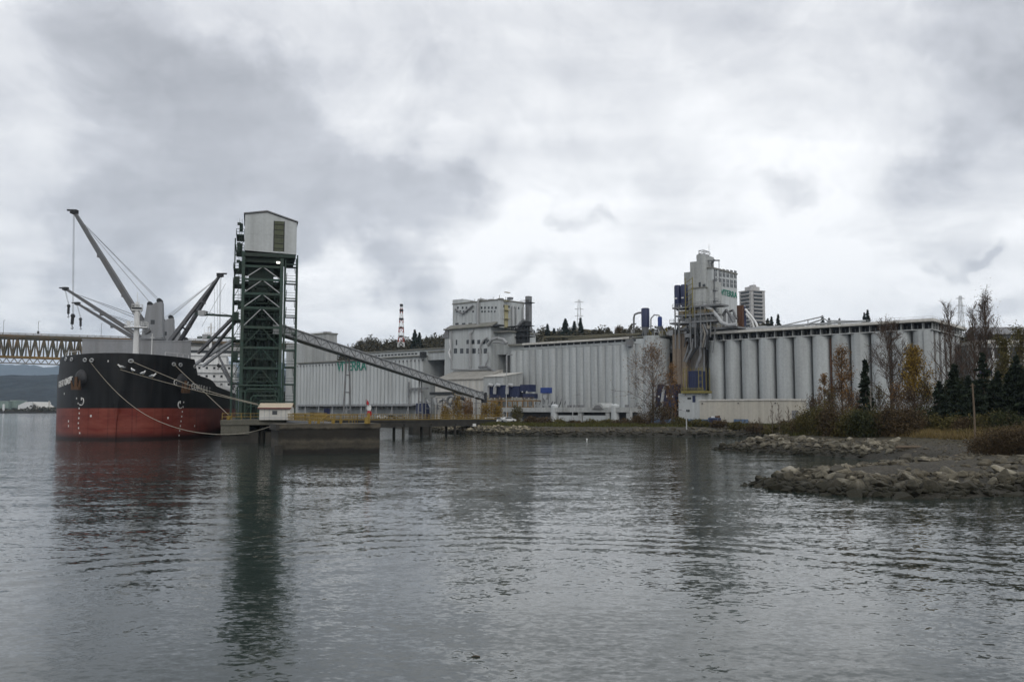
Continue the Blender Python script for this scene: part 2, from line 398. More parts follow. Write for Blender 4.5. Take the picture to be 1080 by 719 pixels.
# ------------------------------------------------------------------ water
W1, W2, W3 = .29, .18, .12         # steepness of fine, middle and long ripples
def water_material():
    m = bpy.data.materials.new('harbour_water'); m.use_nodes = True
    nt = m.node_tree; N = nt.nodes; L = nt.links
    b = N['Principled BSDF']
    b.inputs['Base Color'].default_value = (.020,.029,.025,1)
    b.inputs['IOR'].default_value = 1.44
    g = N.new('ShaderNodeNewGeometry')
    def mapped(scale, rot=0.):
        mp = N.new('ShaderNodeMapping'); mp.inputs['Scale'].default_value = scale; mp.inputs['Rotation'].default_value = (0,0,rot)
        L.new(g.outputs['Position'], mp.inputs['Vector']); return mp
    def nz(scale, rot, detail, rough=.5, dist=0.):
        n = N.new('ShaderNodeTexNoise'); n.inputs['Scale'].default_value = 1; n.inputs['Detail'].default_value = detail
        n.inputs['Roughness'].default_value = rough; n.inputs['Distortion'].default_value = dist
        L.new(mapped(scale, rot).outputs[0], n.inputs['Vector']); return n.outputs[0]
    def math_(op, a, bb, c=None):
        k = N.new('ShaderNodeMath'); k.operation = op
        for i, x in enumerate((a, bb, c)):
            if x is None: continue
            if isinstance(x, (int, float)): k.inputs[i].default_value = x
            else: L.new(x, k.inputs[i])
        return k.outputs[0]
    def slope(scale, rot, detail, rough, dist, ax, ay):
        n = N.new('ShaderNodeTexNoise'); n.inputs['Scale'].default_value = 1; n.inputs['Detail'].default_value = detail
        n.inputs['Roughness'].default_value = rough; n.inputs['Distortion'].default_value = dist
        L.new(mapped(scale, rot).outputs[0], n.inputs['Vector'])
        v = N.new('ShaderNodeVectorMath'); v.operation = 'SUBTRACT'; L.new(n.outputs['Color'], v.inputs[0]); v.inputs[1].default_value = (.5,.5,.5)
        k = N.new('ShaderNodeVectorMath'); k.operation = 'MULTIPLY'; L.new(v.outputs[0], k.inputs[0]); k.inputs[1].default_value = (ax, ay, 0)
        return k.outputs[0]
    def vadd(a, c):
        k = N.new('ShaderNodeVectorMath'); k.operation = 'ADD'; L.new(a, k.inputs[0]); L.new(c, k.inputs[1]); return k.outputs[0]
    def vscale(a, f):
        k = N.new('ShaderNodeVectorMath'); k.operation = 'SCALE'; L.new(a, k.inputs[0])
        if isinstance(f, (int, float)): k.inputs['Scale'].default_value = f
        else: L.new(f, k.inputs['Scale'])
        return k.outputs[0]
    # wind patches: calmer and rougher water
    patch = nz((.020, .034, 1), .35, 4, .6, .8)
    pr = N.new('ShaderNodeMapRange'); pr.inputs[1].default_value = .40; pr.inputs[2].default_value = .62; pr.inputs[3].default_value = .68; pr.inputs[4].default_value = 1.25
    L.new(patch, pr.inputs[0])
    sxy = N.new('ShaderNodeSeparateXYZ'); L.new(g.outputs['Position'], sxy.inputs[0])
    def ramp_(sock, a, c):
        r = N.new('ShaderNodeMapRange'); r.interpolation_type = 'SMOOTHSTEP'; L.new(sock, r.inputs[0]); r.inputs[1].default_value = a; r.inputs[2].default_value = c; return r.outputs[0]
    open_ = math_('MULTIPLY', ramp_(sxy.outputs['Y'], 60, 125), math_('SUBTRACT', 1, ramp_(sxy.outputs['X'], -42, -14)))   # the open inlet is choppier than the cove
    gain = math_('MULTIPLY', pr.outputs[0], math_('MULTIPLY_ADD', open_, 1.3, 1))
    fine_ = slope((4.0, 5.6, 1), .08, 3, .6, .5, W1*.8, W1)
    mid_  = slope((1.35, 2.6, 1), -.10, 3, .55, .7, W2*.7, W2)
    long_ = slope((.18, .46, 1), .16, 3, .5, .5, W3*.5, W3)
    sl = vadd(vscale(vadd(fine_, mid_), gain), long_)
    # faint arcs of an old wake
    sub = N.new('ShaderNodeVectorMath'); sub.operation = 'SUBTRACT'; sub.inputs[1].default_value = (3, 16, 0)
    dn = N.new('ShaderNodeTexNoise'); dn.inputs['Scale'].default_value = .10; dn.inputs['Detail'].default_value = 3; L.new(g.outputs['Position'], dn.inputs['Vector'])
    wv = N.new('ShaderNodeVectorMath'); wv.operation = 'MULTIPLY_ADD'; wv.inputs[1].default_value = (5,5,0); L.new(dn.outputs['Color'], wv.inputs[0]); L.new(g.outputs['Position'], wv.inputs[2]); L.new(wv.outputs[0], sub.inputs[0])
    ln = N.new('ShaderNodeVectorMath'); ln.operation = 'LENGTH'; L.new(sub.outputs[0], ln.inputs[0])
    dd = ln.outputs['Value']; off = math_('DIVIDE', math_('SUBTRACT', dd, 27), 5.0)
    env = math_('POWER', 2.718, math_('MULTIPLY', math_('MULTIPLY', off, off), -1))
    ring = math_('MULTIPLY', math_('MULTIPLY', math_('SINE', math_('MULTIPLY', dd, 2*PI/1.9), 0), env), .030)
    nrm_ = N.new('ShaderNodeVectorMath'); nrm_.operation = 'NORMALIZE'; L.new(sub.outputs[0], nrm_.inputs[0])
    sl = vadd(sl, vscale(nrm_.outputs[0], ring))
    up_ = N.new('ShaderNodeVectorMath'); up_.operation = 'SUBTRACT'; up_.inputs[0].default_value = (0,0,1); L.new(sl, up_.inputs[1])
    nn_ = N.new('ShaderNodeVectorMath'); nn_.operation = 'NORMALIZE'; L.new(up_.outputs[0], nn_.inputs[0])
    L.new(nn_.outputs[0], b.inputs['Normal'])
    b.inputs['Roughness'].default_value = .06
    b.inputs['Specular IOR Level'].default_value = .5
    return m
wm = MB()
wm.add([(-14000,-300,0),(14000,-300,0),(14000,16000,0),(-14000,16000,0)], [(0,1,2,3)])
structure(wm.build('water', water_material()), 'dark rippled harbour water')

# ------------------------------------------------------------------ far hills across the inlet
def ridge(name, Y0, Y1, X0, X1, top, nx, ny, mat, label, seed, floor=-2):
    xs = np.linspace(X0, X1, nx); ys = np.linspace(Y0, Y1, ny)
    XX, YY = np.meshgrid(xs, ys)
    t = (YY-Y0)/(Y1-Y0)
    prof = np.sin(np.clip(t*1.0, 0, 1)*PI)**.8
    zz = floor + prof*top*(1+.13*wob(XX, YY, 6.5/abs(X1-X0)*2, seed)+.05*wob(XX, YY, .012, seed+1)) + npr.normal(0, top*.018, XX.shape)*prof
    i0 = np.arange(ny-1)[:, None]*nx+np.arange(nx-1)[None]
    ff = np.stack([i0, i0+1, i0+nx+1, i0+nx], -1).reshape(-1, 4)
    return structure(np_mesh(name, np.stack([XX, YY, zz], -1).reshape(-1, 3), ff, mat), label)
m_hill = M('forested_hill', (.010,.019,.026), .95, (.022,.034,.038), .8, .006, bump=6, bscale=.05, fine=.5)
m_mtn  = M('mountain_forest', (.03,.045,.05), .95, (.055,.065,.07), .7, .002, fine=.3)
ridge('hills', 1650, 5200, -3600, -250, 128, 420, 60, m_hill, 'dark forested ridge across the inlet', 1.)
ridge('hills', 8200, 12500, -9000, 500, 520, 260, 40, m_mtn, 'misty mountain slope beyond the forested ridge', 3.)
sb = MB()
sb.slab([(-1300,1400),(-560,1400),(-480,1480),(-480,1760),(-1300,1760)], -1, 2.5)
structure(sb.build('ground', M('far_shore_soil', (.035,.03,.025), .95)), 'low dark far shore of the inlet')

# ------------------------------------------------------------------ sky, sun, camera
def dirpix(px, py):
    v = ray(px, py).normalized(); return v
def world():
    w = bpy.data.worlds.new('World'); SC.world = w; w.use_nodes = True
    nt = w.node_tree; N = nt.nodes; L = nt.links
    N.clear()
    out = N.new('ShaderNodeOutputWorld'); bg = N.new('ShaderNodeBackground'); L.new(bg.outputs[0], out.inputs[0])
    bg.inputs['Strength'].default_value = .1
    sky = N.new('ShaderNodeTexSky'); sky.sky_type = 'NISHITA'; sky.sun_disc = False
    sky.sun_elevation = math.radians(SUN_EL); sky.sun_rotation = math.radians(SUN_ROT)
    tc = N.new('ShaderNodeTexCoord')
    D = tc.outputs['Generated']
    def val(x, sock):
        if isinstance(x, (int, float)): sock.default_value = x
        else: L.new(x, sock)
    def m_(op, a, b=0, c=0):
        k = N.new('ShaderNodeMath'); k.operation = op
        val(a, k.inputs[0]); val(b, k.inputs[1]); val(c, k.inputs[2]); return k.outputs[0]
    sp = N.new('ShaderNodeSeparateXYZ'); L.new(D, sp.inputs[0])
    zc = m_('MAXIMUM', sp.outputs['Z'], 0)
    inv = m_('DIVIDE', 1, m_('ADD', zc, .16))
    cl = N.new('ShaderNodeVectorMath'); cl.operation = 'SCALE'; L.new(D, cl.inputs[0]); L.new(inv, cl.inputs['Scale'])
    def nz(vec, scale, detail, rough, dist, off=(0,0,0), sc=(1,1,1), rot=0):
        mp = N.new('ShaderNodeMapping'); mp.inputs['Location'].default_value = off; mp.inputs['Scale'].default_value = sc; mp.inputs['Rotation'].default_value = (0,0,rot)
        L.new(vec, mp.inputs['Vector'])
        n = N.new('ShaderNodeTexNoise'); n.inputs['Scale'].default_value = scale; n.inputs['Detail'].default_value = detail
        n.inputs['Roughness'].default_value = rough; n.inputs['Distortion'].default_value = dist
        L.new(mp.outputs[0], n.inputs['Vector']); return n.outputs[0]
    warp = N.new('ShaderNodeTexNoise'); warp.inputs['Scale'].default_value = 5; warp.inputs['Detail'].default_value = 7; L.new(D, warp.inputs['Vector'])
    wsub = N.new('ShaderNodeVectorMath'); wsub.operation = 'SUBTRACT'; L.new(warp.outputs['Color'], wsub.inputs[0]); wsub.inputs[1].default_value = (.5,.5,.5)
    wsc = N.new('ShaderNodeVectorMath'); wsc.operation = 'SCALE'; L.new(wsub.outputs[0], wsc.inputs[0]); wsc.inputs['Scale'].default_value = .46
    wd = N.new('ShaderNodeVectorMath'); wd.operation = 'ADD'; L.new(wsc.outputs[0], wd.inputs[0]); L.new(D, wd.inputs[1])
    def blob(px, py, deg, amp, stretch=(1,1,1)):
        v = dirpix(px, py)
        s = N.new('ShaderNodeVectorMath'); s.operation = 'SUBTRACT'; L.new(wd.outputs[0], s.inputs[0]); s.inputs[1].default_value = v
        s2 = N.new('ShaderNodeVectorMath'); s2.operation = 'MULTIPLY'; L.new(s.outputs[0], s2.inputs[0]); s2.inputs[1].default_value = stretch
        ln = N.new('ShaderNodeVectorMath'); ln.operation = 'LENGTH'; L.new(s2.outputs[0], ln.inputs[0])
        q = m_('DIVIDE', ln.outputs['Value'], math.radians(deg))
        return m_('MULTIPLY', m_('POWER', 2.718, m_('MULTIPLY', m_('MULTIPLY', q, q), -1)), amp)
    n1 = nz(cl.outputs[0], .55, 9, .56, .5, (3.1,1.7,0))
    n2 = nz(cl.outputs[0], 1.7, 8, .6, .9, (7.3,2.2,0), (1,.75,1), .3)
    n3 = nz(cl.outputs[0], .8, 6, .5, 1.4, (1.3,5.2,0), (.45,2.4,1), -.18)
    f = m_('ADD', m_('MULTIPLY_ADD', m_('SUBTRACT', n1, .5), .32, m_('MULTIPLY', m_('SUBTRACT', n2, .5), .42)), m_('MULTIPLY', m_('SUBTRACT', n3, .5), .22))
    n4 = nz(wd.outputs[0], 8, 8, .62, .6, (2.2,8.1,4.4), (1,1,1.7))
    f = m_('ADD', f, m_('MULTIPLY', m_('SUBTRACT', n4, .5), .22))
    base = .69
    n6 = nz(cl.outputs[0], 1.5, 5, .5, .8, (4.4,1.2,0), (.32,2.6,1), -.30)
    f = m_('ADD', f, m_('MULTIPLY', m_('SUBTRACT', n6, .5), blob(790,140,17,.24,(.7,1,1.2))))
    f = m_('ADD', f, base)
    for b in BLOBS: f = m_('ADD', f, blob(*b))
    # ragged cloud masses: broken edges from noise where the masses lie
    n7 = nz(D, 7.5, 10, .60, .35, (5.2,3.3,1.9), (1,1,1.45))
    msk = None
    for b in MASSES:
        q = blob(*b); msk = q if msk is None else m_('ADD', msk, q)
    e = m_('MULTIPLY_ADD', m_('SUBTRACT', n7, .5), 1.7, m_('MINIMUM', msk, 1.1))
    ss_ = N.new('ShaderNodeMapRange'); ss_.interpolation_type = 'SMOOTHSTEP'; L.new(e, ss_.inputs[0]); ss_.inputs[1].default_value = .38; ss_.inputs[2].default_value = 1.05
    f = m_('MULTIPLY_ADD', ss_.outputs[0], -.20, f)
    f = m_('MINIMUM', m_('MAXIMUM', f, .26), .86)
    cr = N.new('ShaderNodeValToRGB'); cr.color_ramp.elements[0].position = .25; cr.color_ramp.elements[1].position = .90
    cr.color_ramp.elements[0].color = (.265,.275,.30,1); cr.color_ramp.elements[1].color = (.90,.902,.91,1)
    q = cr.color_ramp.elements.new(.55); q.color = (.50,.514,.548,1)
    q = cr.color_ramp.elements.new(.75); q.color = (.74,.748,.762,1)
    L.new(f, cr.inputs[0])
    sc = N.new('ShaderNodeVectorMath'); sc.operation = 'SCALE'; sc.inputs['Scale'].default_value = 10.0; L.new(cr.outputs[0], sc.inputs[0])
    mx = N.new('ShaderNodeMix'); mx.data_type = 'RGBA'; mx.inputs['Factor'].default_value = .96
    L.new(sky.outputs[0], mx.inputs['A']); L.new(sc.outputs[0], mx.inputs['B'])
    L.new(mx.outputs['Result'], bg.inputs['Color'])
SUN_EL, SUN_AZ = 36, 165            # azimuth from +Y towards +X
SUN_ROT = SUN_AZ
BLOBS = [ (290,190,12,-.07), (110,140,9,-.06), (415,225,5,-.07,(1,1,1.2)), (220,295,4,-.03), (560,60,10,.08), (555,275,5,.18,(.7,1,1.4)), (380,322,3.4,.12,(.6,1,1.8)), (530,262,2.5,.08),
          (900,265,11,.08,(.7,1,1.7)), (760,135,7,-.07), (960,310,10,.18,(.5,1,2)), (700,300,8,.10,(.6,1,2)), (1040,60,9,-.10), (40,300,5,.05), (340,335,4,.10,(.6,1,2)),
          (620,150,5,.06,(.4,1,2.5)), (700,190,7,.04,(.4,1,2.5)), (180,300,3,.06,(.6,1,1.5)), (150,330,7,.12,(.6,1,2.2)) ]
MASSES = [ (300,190,11.5,1.0,(.85,1,1.25)), (420,240,5.5,.55,(.9,1,1.1)), (460,285,2.4,.75), (90,110,9,.55), (645,318,5,1.0,(.5,1,1.9)), (590,298,2.6,.7,(.7,1,1.6)), (630,238,2,.8,(.6,1,2)), (1060,50,8,.8), (1074,312,3.4,1.0,(.6,1,2)), (1020,230,1.8,1.1,(.6,1,2.2)), (808,273,2.2,.8,(.5,1,2.2)), (20,340,4,.7,(.5,1,2)) ]
world()
sun = bpy.data.lights.new('sun', 'SUN'); sun.energy = .6; sun.angle = math.radians(30); sun.color = (1,.96,.90)
so = bpy.data.objects.new('sun', sun); COL.objects.link(so)
az, el = math.radians(SUN_AZ), math.radians(SUN_EL)
so.rotation_euler = Vector((-math.sin(az)*math.cos(el), -math.cos(az)*math.cos(el), -math.sin(el))).to_track_quat('-Z', 'Y').to_euler()
cam = bpy.data.cameras.new('camera'); cam.sensor_width = 36; cam.lens = 36*F/1080; cam.clip_end = 40000; cam.clip_start = .5
co = bpy.data.objects.new('camera', cam); COL.objects.link(co)
co.location = (0,0,EYE); co.rotation_euler = (PI/2+PITCH, 0, 0)
SC.camera = co
SC.view_settings.view_transform = 'Standard'; SC.view_settings.look = 'None'; SC.view_settings.gamma = 1; SC.view_settings.exposure = .42
SC.render.resolution_x, SC.render.resolution_y = 1024, 681
SC.cycles.max_bounces = 6; SC.cycles.diffuse_bounces = 3; SC.cycles.glossy_bounces = 3; SC.cycles.volume_bounces = 0
SC.cycles.use_denoising = True
SC.cycles.caustics_reflective = False
# ------------------------------------------------------------------ cargo ship, bow towards the camera
SHIP_DEG = 15.0
S0 = (-76.6, 173, 0)
SHIPM = frame(S0, SHIP_DEG)              # x to port, y aft, z up
ship = thing('cargo_ship', 'black and red bulk carrier moored bow first beside the green loading tower', 'ship', S0, SHIP_DEG)
HB = 15.7
def sdeck(s):                             # half breadth at the rail
    if s < 27: return HB*max(0, 1-(1-(s+2)/29)**2.1)**.55 if s > -2 else 0
    if s < 168: return HB
    return HB*(1-.25*((s-168)/18)**2)
def swat(s):                              # half breadth at the waterline
    if s < -1: return 0
    if s < 29: return HB*max(0, 1-(1-(s+1)/30)**2.2)**.52
    if s < 160: return HB
    return HB*max(.15, 1-.7*((s-160)/26)**2)
def stop(s):
    if s < 10.6: return 16.8-.03*s
    if s < 12.4: return 16.48-(s-10.6)/1.8*3.3
    return max(11.6, 13.18-(s-12.4)*.06)
ss = [-2,-1.9,-1.7,-1.4,-.95,-.6,-.2,.3,.9,1.5,2.2,3.2,4.5,6,8,9.5,10.6,11.2,11.8,12.4,15,18,21,24,28,31,40,60,90,120,150,160,168,175,181,186]
NZ = 20
hv, hf = MB(SHIPM), None
rows = []
for side in (-1, 1):
    for s in ss:
        t = stop(s); row = []
        for k in range(NZ+1):
            z = -2+(t+2)*k/NZ
            g = max(0, min(1, (z-1)/(14.5)))**1.7
            b = swat(s)*(1-g)+sdeck(s)*g
            row.append((side*b, s + (1-g)*0, z))
        rows.append(row)
ns = len(ss)
vs = [p for r in rows for p in r]; fs = []
for sd in range(2):
    for i in range(ns-1):
        for k in range(NZ):
            a = (sd*ns+i)*(NZ+1)+k; b = a+NZ+1
            fs.append((a, b, b+1, a+1) if sd else (a, a+1, b+1, b))
# transom
for k in range(NZ):
    a = (ns-1)*(NZ+1)+k; b = (2*ns-1)*(NZ+1)+k
    fs.append((a, b, b+1, a+1))
hv.add(vs, fs)
def hull_material():
    m = bpy.data.materials.new('hull_paint'); m.use_nodes = True
    nt = m.node_tree; N = nt.nodes; L = nt.links
    b = N['Principled BSDF']; b.inputs['Roughness'].default_value = .5; b.inputs['Specular IOR Level'].default_value = .25
    g = N.new('ShaderNodeNewGeometry'); sx = N.new('ShaderNodeSeparateXYZ'); L.new(g.outputs['Position'], sx.inputs[0])
    mp = N.new('ShaderNodeMapping'); mp.inputs['Scale'].default_value = (.35,.35,1.2); L.new(g.outputs['Position'], mp.inputs['Vector'])
    n = N.new('ShaderNodeTexNoise'); n.inputs['Scale'].default_value = .5; n.inputs['Detail'].default_value = 8; n.inputs['Roughness'].default_value = .65; L.new(mp.outputs[0], n.inputs['Vector'])
    mp2 = N.new('ShaderNodeMapping'); mp2.inputs['Scale'].default_value = (1.2,1.2,.1); L.new(g.outputs['Position'], mp2.inputs['Vector'])
    n2 = N.new('ShaderNodeTexNoise'); n2.inputs['Scale'].default_value = .6; n2.inputs['Detail'].default_value = 7; L.new(mp2.outputs[0], n2.inputs['Vector'])
    def ramp(src, a, c1, bb, c2):
        r = N.new('ShaderNodeValToRGB'); L.new(src, r.inputs[0])
        r.color_ramp.elements[0].position = a; r.color_ramp.elements[0].color = (*c1,1)
        r.color_ramp.elements[1].position = bb; r.color_ramp.elements[1].color = (*c2,1); return r.outputs[0]
    red = ramp(n.outputs[0], .36, (.135,.021,.014), .78, (.24,.072,.050))
    blk = ramp(n2.outputs[0], .35, (.0045,.005,.006), .80, (.016,.017,.018))
    def step(lo, hi):
        r = N.new('ShaderNodeMapRange'); L.new(sx.outputs['Z'], r.inputs[0]); r.inputs[1].default_value = lo; r.inputs[2].default_value = hi; return r.outputs[0]
    mx = N.new('ShaderNodeMix'); mx.data_type = 'RGBA'; L.new(step(6.12,6.28), mx.inputs['Factor']); L.new(red, mx.inputs['A']); L.new(blk, mx.inputs['B'])
    mw = N.new('ShaderNodeMix'); mw.data_type = 'RGBA'; L.new(step(.4,1.7), mw.inputs['Factor']); mw.inputs['A'].default_value = (.022,.010,.009,1); L.new(mx.outputs['Result'], mw.inputs['B'])
    # plate seams and rust runs
    def seam(sock, w):
        dv = N.new('ShaderNodeMath'); dv.operation = 'DIVIDE'; L.new(sock, dv.inputs[0]); dv.inputs[1].default_value = w
        fr = N.new('ShaderNodeMath'); fr.operation = 'FRACT'; L.new(dv.outputs[0], fr.inputs[0])
        r = N.new('ShaderNodeMapRange'); L.new(fr.outputs[0], r.inputs[0]); r.inputs[1].default_value = .93; r.inputs[2].default_value = .97; r.inputs[3].default_value = 1; r.inputs[4].default_value = .72; return r.outputs[0]
    s1, s2 = seam(sx.outputs['Z'], 2.35), seam(sx.outputs['X'], 4.1)
    sm = N.new('ShaderNodeMath'); sm.operation = 'MULTIPLY'; L.new(s1, sm.inputs[0]); L.new(s2, sm.inputs[1])
    ms = N.new('ShaderNodeMix'); ms.data_type = 'RGBA'; ms.blend_type = 'MULTIPLY'; ms.inputs['Factor'].default_value = 1; L.new(mw.outputs['Result'], ms.inputs['A']); L.new(sm.outputs[0], ms.inputs['B'])
    mp4 = N.new('ShaderNodeMapping'); mp4.inputs['Scale'].default_value = (1.6,1.6,.07); L.new(g.outputs['Position'], mp4.inputs['Vector'])
    n4 = N.new('ShaderNodeTexNoise'); n4.inputs['Scale'].default_value = .8; n4.inputs['Detail'].default_value = 6; L.new(mp4.outputs[0], n4.inputs['Vector'])
    rr_ = N.new('ShaderNodeMapRange'); L.new(n4.outputs[0], rr_.inputs[0]); rr_.inputs[1].default_value = .60; rr_.inputs[2].default_value = .74; rr_.inputs[4].default_value = .55
    mr_ = N.new('ShaderNodeMix'); mr_.data_type = 'RGBA'; L.new(rr_.outputs[0], mr_.inputs['Factor']); L.new(ms.outputs['Result'], mr_.inputs['A']); mr_.inputs['B'].default_value = (.030,.017,.011,1)
    L.new(mr_.outputs['Result'], b.inputs['Base Color'])
    bp = N.new('ShaderNodeBump'); bp.inputs['Distance'].default_value = .03; L.new(n.outputs[0], bp.inputs['Height']); L.new(bp.outputs[0], b.inputs['Normal'])
    return m
hull = hv.build('hull', hull_material(), ship, smooth=True)
HULLBVH = BVHTree.FromPolygons([SHIPM @ Vector(p) for p in vs], fs)
def hullhit(px, py):
    d = ray(px, py).normalized(); o = Vector((0,0,EYE))
    p, nrm, i, dist = HULLBVH.ray_cast(o, d)
    if p is None: return None, None
    if nrm.dot(d) > 0: nrm = -nrm
    return p, nrm
# decks
d = MB(SHIPM)
fore = [s for s in ss if s <= 10.7]
d.slab([(sdeck(s)*.93, s+.7) for s in fore] + [(-sdeck(s)*.93, s+.7) for s in reversed(fore)], 14.2, 14.5)
aft = [s for s in ss if s > 11.9 and s < 185]
d.slab([(min(sdeck(s),swat(s))*.96, s) for s in aft] + [(-min(sdeck(s),swat(s))*.96, s) for s in reversed(aft)], 10.2, 10.5)
d.span(-12, 12, 11.2, 11.7, 10.5, 14.2)
d.build('deck', m_shipg, ship)
r = MB(SHIPM)
for sd in (-1, 1):
    r.rail([(sd*HB*.985, 40, 11.6), (sd*HB*.985, 150, 11.6)], 1.1, .035, 3)
    r.rail([(sd*(sdeck(s)*.93), s, 14.5) for s in (3,6,10)], 2.9, .045, 2.)
r.build('railing', m_white, ship)
# foremast with platforms
fm = MB(SHIPM)
mx_, my_ = 1.7, 8.
fm.cyl(mx_, my_, 14.5, 27.3, .62, .5, 14)
fm.cyl(mx_, my_, 14.5, 15.0, 1.1, .9, 14)
for z, w in ((22.6, 1.9), (26.2, .9)):
    fm.span(mx_-w*1.15, mx_+w*1.15, my_-w*.75, my_+w*.75, z, z+.22)
    for sx_ in (-1,1): fm.bar((mx_+sx_*w, my_, z), (mx_+sx_*.4, my_, z-1.1), .12)
    q = [(mx_-w*1.1, my_-w*.7, z+.2), (mx_+w*1.1, my_-w*.7, z+.2), (mx_+w*1.1, my_+w*.7, z+.2), (mx_-w*1.1, my_+w*.7, z+.2), (mx_-w*1.1, my_-w*.7, z+.2)]
    fm.rail(q, 1.05, .04, 1.0)
fm.tube([(mx_, my_, 27.3), (mx_, my_, 30)], .06, 5); fm.tube([(mx_+.35, my_, 27), (mx_+.35, my_, 28.6)], .05, 5)
fm.box((mx_, my_-.5, 27.6), (.55,.5,.6)); fm.box((mx_-1.4, my_-1.2, 23.4), (.5,.5,.9))
fm.build('foremast', m_white, ship, True)
lm = MB(SHIPM); lm.span(mx_-.9, mx_+.9, my_-.7, my_+.7, 26.42, 26.8); lm.build('mast_light', m_dark, ship)
sp_ = MB(SHIPM); sp_.cyl(4.6, 9, 14.5, 21.6, .14, .1, 8); sp_.bar((4.2,9,20.8),(5,9,20.8),.1); sp_.build('signal_post', m_white, ship)
for wx in (-5.5, 5.5):
    w = MB(SHIPM); w.tube([(wx-1.4, 8.5, 15.3), (wx+1.4, 8.5, 15.3)], .7, 12)
    for q in (-1.5, 0, 1.5): w.tube([(wx+q-.06, 8.5, 15.3), (wx+q+.06, 8.5, 15.3)], 1.05, 14)
    w.span(wx-1.7, wx+1.7, 7.7, 9.3, 14.5, 14.75); w.build('mooring_winch', m_shipg, ship, True)
for bx_, by_ in ((-7,5),(-4,3.2),(5,3.4),(7.5,6),(9.5,9.5),(-9.5,9.5)):
    bo = MB(SHIPM); bo.box((bx_,by_,14.6),(1.7,.6,.2))
    for q in (-.5,.5): bo.cyl(bx_+q, by_, 14.6, 15.5, .26, .26, 10)
    bo.build('bollard', m_shipgd, ship, True)
# raised hatch cover leaf, seen as a grey wall behind the bow
hc = MB(SHIPM)
hc.span(-12.6, 10.4, 29.6, 30.4, 12.2, 21.5)
for x in np.linspace(-12.3, 10.1, 13): hc.span(x-.07, x+.07, 30.4, 31.0, 12.4, 21.3)
hc.span(-12.7, 10.5, 29.5, 31.2, 21.5, 21.75)
hc.span(-.3+3.5, .3+3.5, 29.3, 29.6, 17.2, 17.9)
hc.build('hatch_cover', m_shipg, ship)
hcd = MB(SHIPM); hcd.tube([(4.4,29.62,17.5),(4.4,29.3,17.5)], .75, 14); hcd.build('hatch_fitting', m_shipgd, ship, True)
for k, s in enumerate((44, 70, 97)):
    c_ = MB(SHIPM); c_.span(-10, 10, s, s+14, 10.5, 12.6); c_.span(-10.4, 10.4, s-.3, s+14.3, 12.6, 13.3); c_.build('hatch_coaming', m_shipg, ship)
# deck cranes
def crane(s, xo, ztop, zbase, tip, root_px, legs, hook, w=2.4, sub=None):
    ctr = SHIPM @ Vector((xo, s, 0)); Yc = ctr.y
    c = MB(SHIPM)
    c.cyl(xo, s, 10.5, zbase, 1.75, 1.6, 18)
    c.cyl(xo, s, zbase-.25, zbase+.15, 2.9, 2.9, 18)
    # housing: a tall slab leaning inwards to two sheave heads
    c.prism([(xo-w,zbase+.15),(xo+w,zbase+.15),(xo+w*.82,ztop-1.2),(xo+w*.8,ztop),(xo+w*.2,ztop-.3),(xo-w*.1,ztop-.9),(xo-w*.55,ztop-.9),(xo-w*.62,ztop-2.2)], s-2, s+2.2)
    cr = c.build('deck_crane', m_shipg, ship)
    h = MB(SHIPM)
    for q, zz in ((w*.52, ztop+.25), (-w*.34, ztop-.6)):
        h.tube([(xo+q, s-1.4, zz), (xo+q, s+1.4, zz)], .62, 12)
        h.box((xo+q, s, zz-.1), (.9, 3.2, .5))
    h.build('sheave_head', m_dark, cr, True)
    k = MB(SHIPM); k.span(xo-.4, xo+.5, s-2.06, s-2, zbase+3.3, zbase+4.3); k.build('cab_window', m_glass, cr)
    tip3 = at(*tip)
    j = MB()
    for rpx in root_px:
        rt = at(*rpx)
        mid = rt.lerp(tip3, .45)
        j.bar(rt, mid, legs, legs*1.15, legs*.92, legs*1.05); j.bar(mid, tip3, legs*.92, legs*1.05, legs*.55, legs*.6)
        for f_ in (.33, .66):
            p = rt.lerp(tip3, f_); j.box(p + Vector((-.1,0,-legs*.6)), (.7,.9,.7))
    if len(root_px) > 1:
        for f_ in (.25, .5, .72):
            j.bar(at(*root_px[0]).lerp(tip3, f_), at(*root_px[1]).lerp(tip3, f_), .35)
    jo = j.build('jib', m_shipgd, cr)
    e = MB(); dr = (tip3-at(*root_px[0])).normalized()
    e.box(tip3 + dr*.3, (1.5, 1.3, .9)); e.tube([tip3 + dr*.5 + Vector((0,-.6,-.2)), tip3 + dr*.5 + Vector((0,.6,-.2))], .55, 10)
    e.box(tip3+dr*.9+Vector((math.copysign(.7, dr.x),0,-.1)), (1.3,.5,.35))
    e.build('jib_head', m_dark, cr)
    wv_ = MB()
    for q, zz in ((w*.52, ztop+.5), (w*.40, ztop+.3), (-w*.34, ztop-.2), (-w*.25, ztop-.5)):
        a = SHIPM @ Vector((xo+q, s, zz)); b = tip3.lerp(at(*root_px[0]), .02+.012*zz%.03)
        wv_.tube([a, b], .045, 5)
    wv_.build('luffing_wire', m_wire, cr)
    if hook:
        hp = at(*hook[:2], tip3.y); dr_ = at(*hook[2:], tip3.y)
        tw = tip3 + dr*.5
        w2 = MB()
        for q in (-.12,.12): w2.tube([tw+Vector((q,0,-.3)), dr_+Vector((q,0,0))], .045, 5)
        w2.build('hoist_wire', m_wire, cr)
        hk = MB(); hk.bar(dr_, hp, .55, .5); hk.tube([dr_+Vector((0,-.4,-.5)), dr_+Vector((0,.4,-.5))], .4, 10)
        hk.tube([hp, hp+Vector((0,0,-.5)), hp+Vector((.3,0,-.8)), hp+Vector((.15,0,-1.1)), hp+Vector((-.25,0,-.9))], .12, 6)
        hk.build('hook_block', m_dark, cr)
    return cr
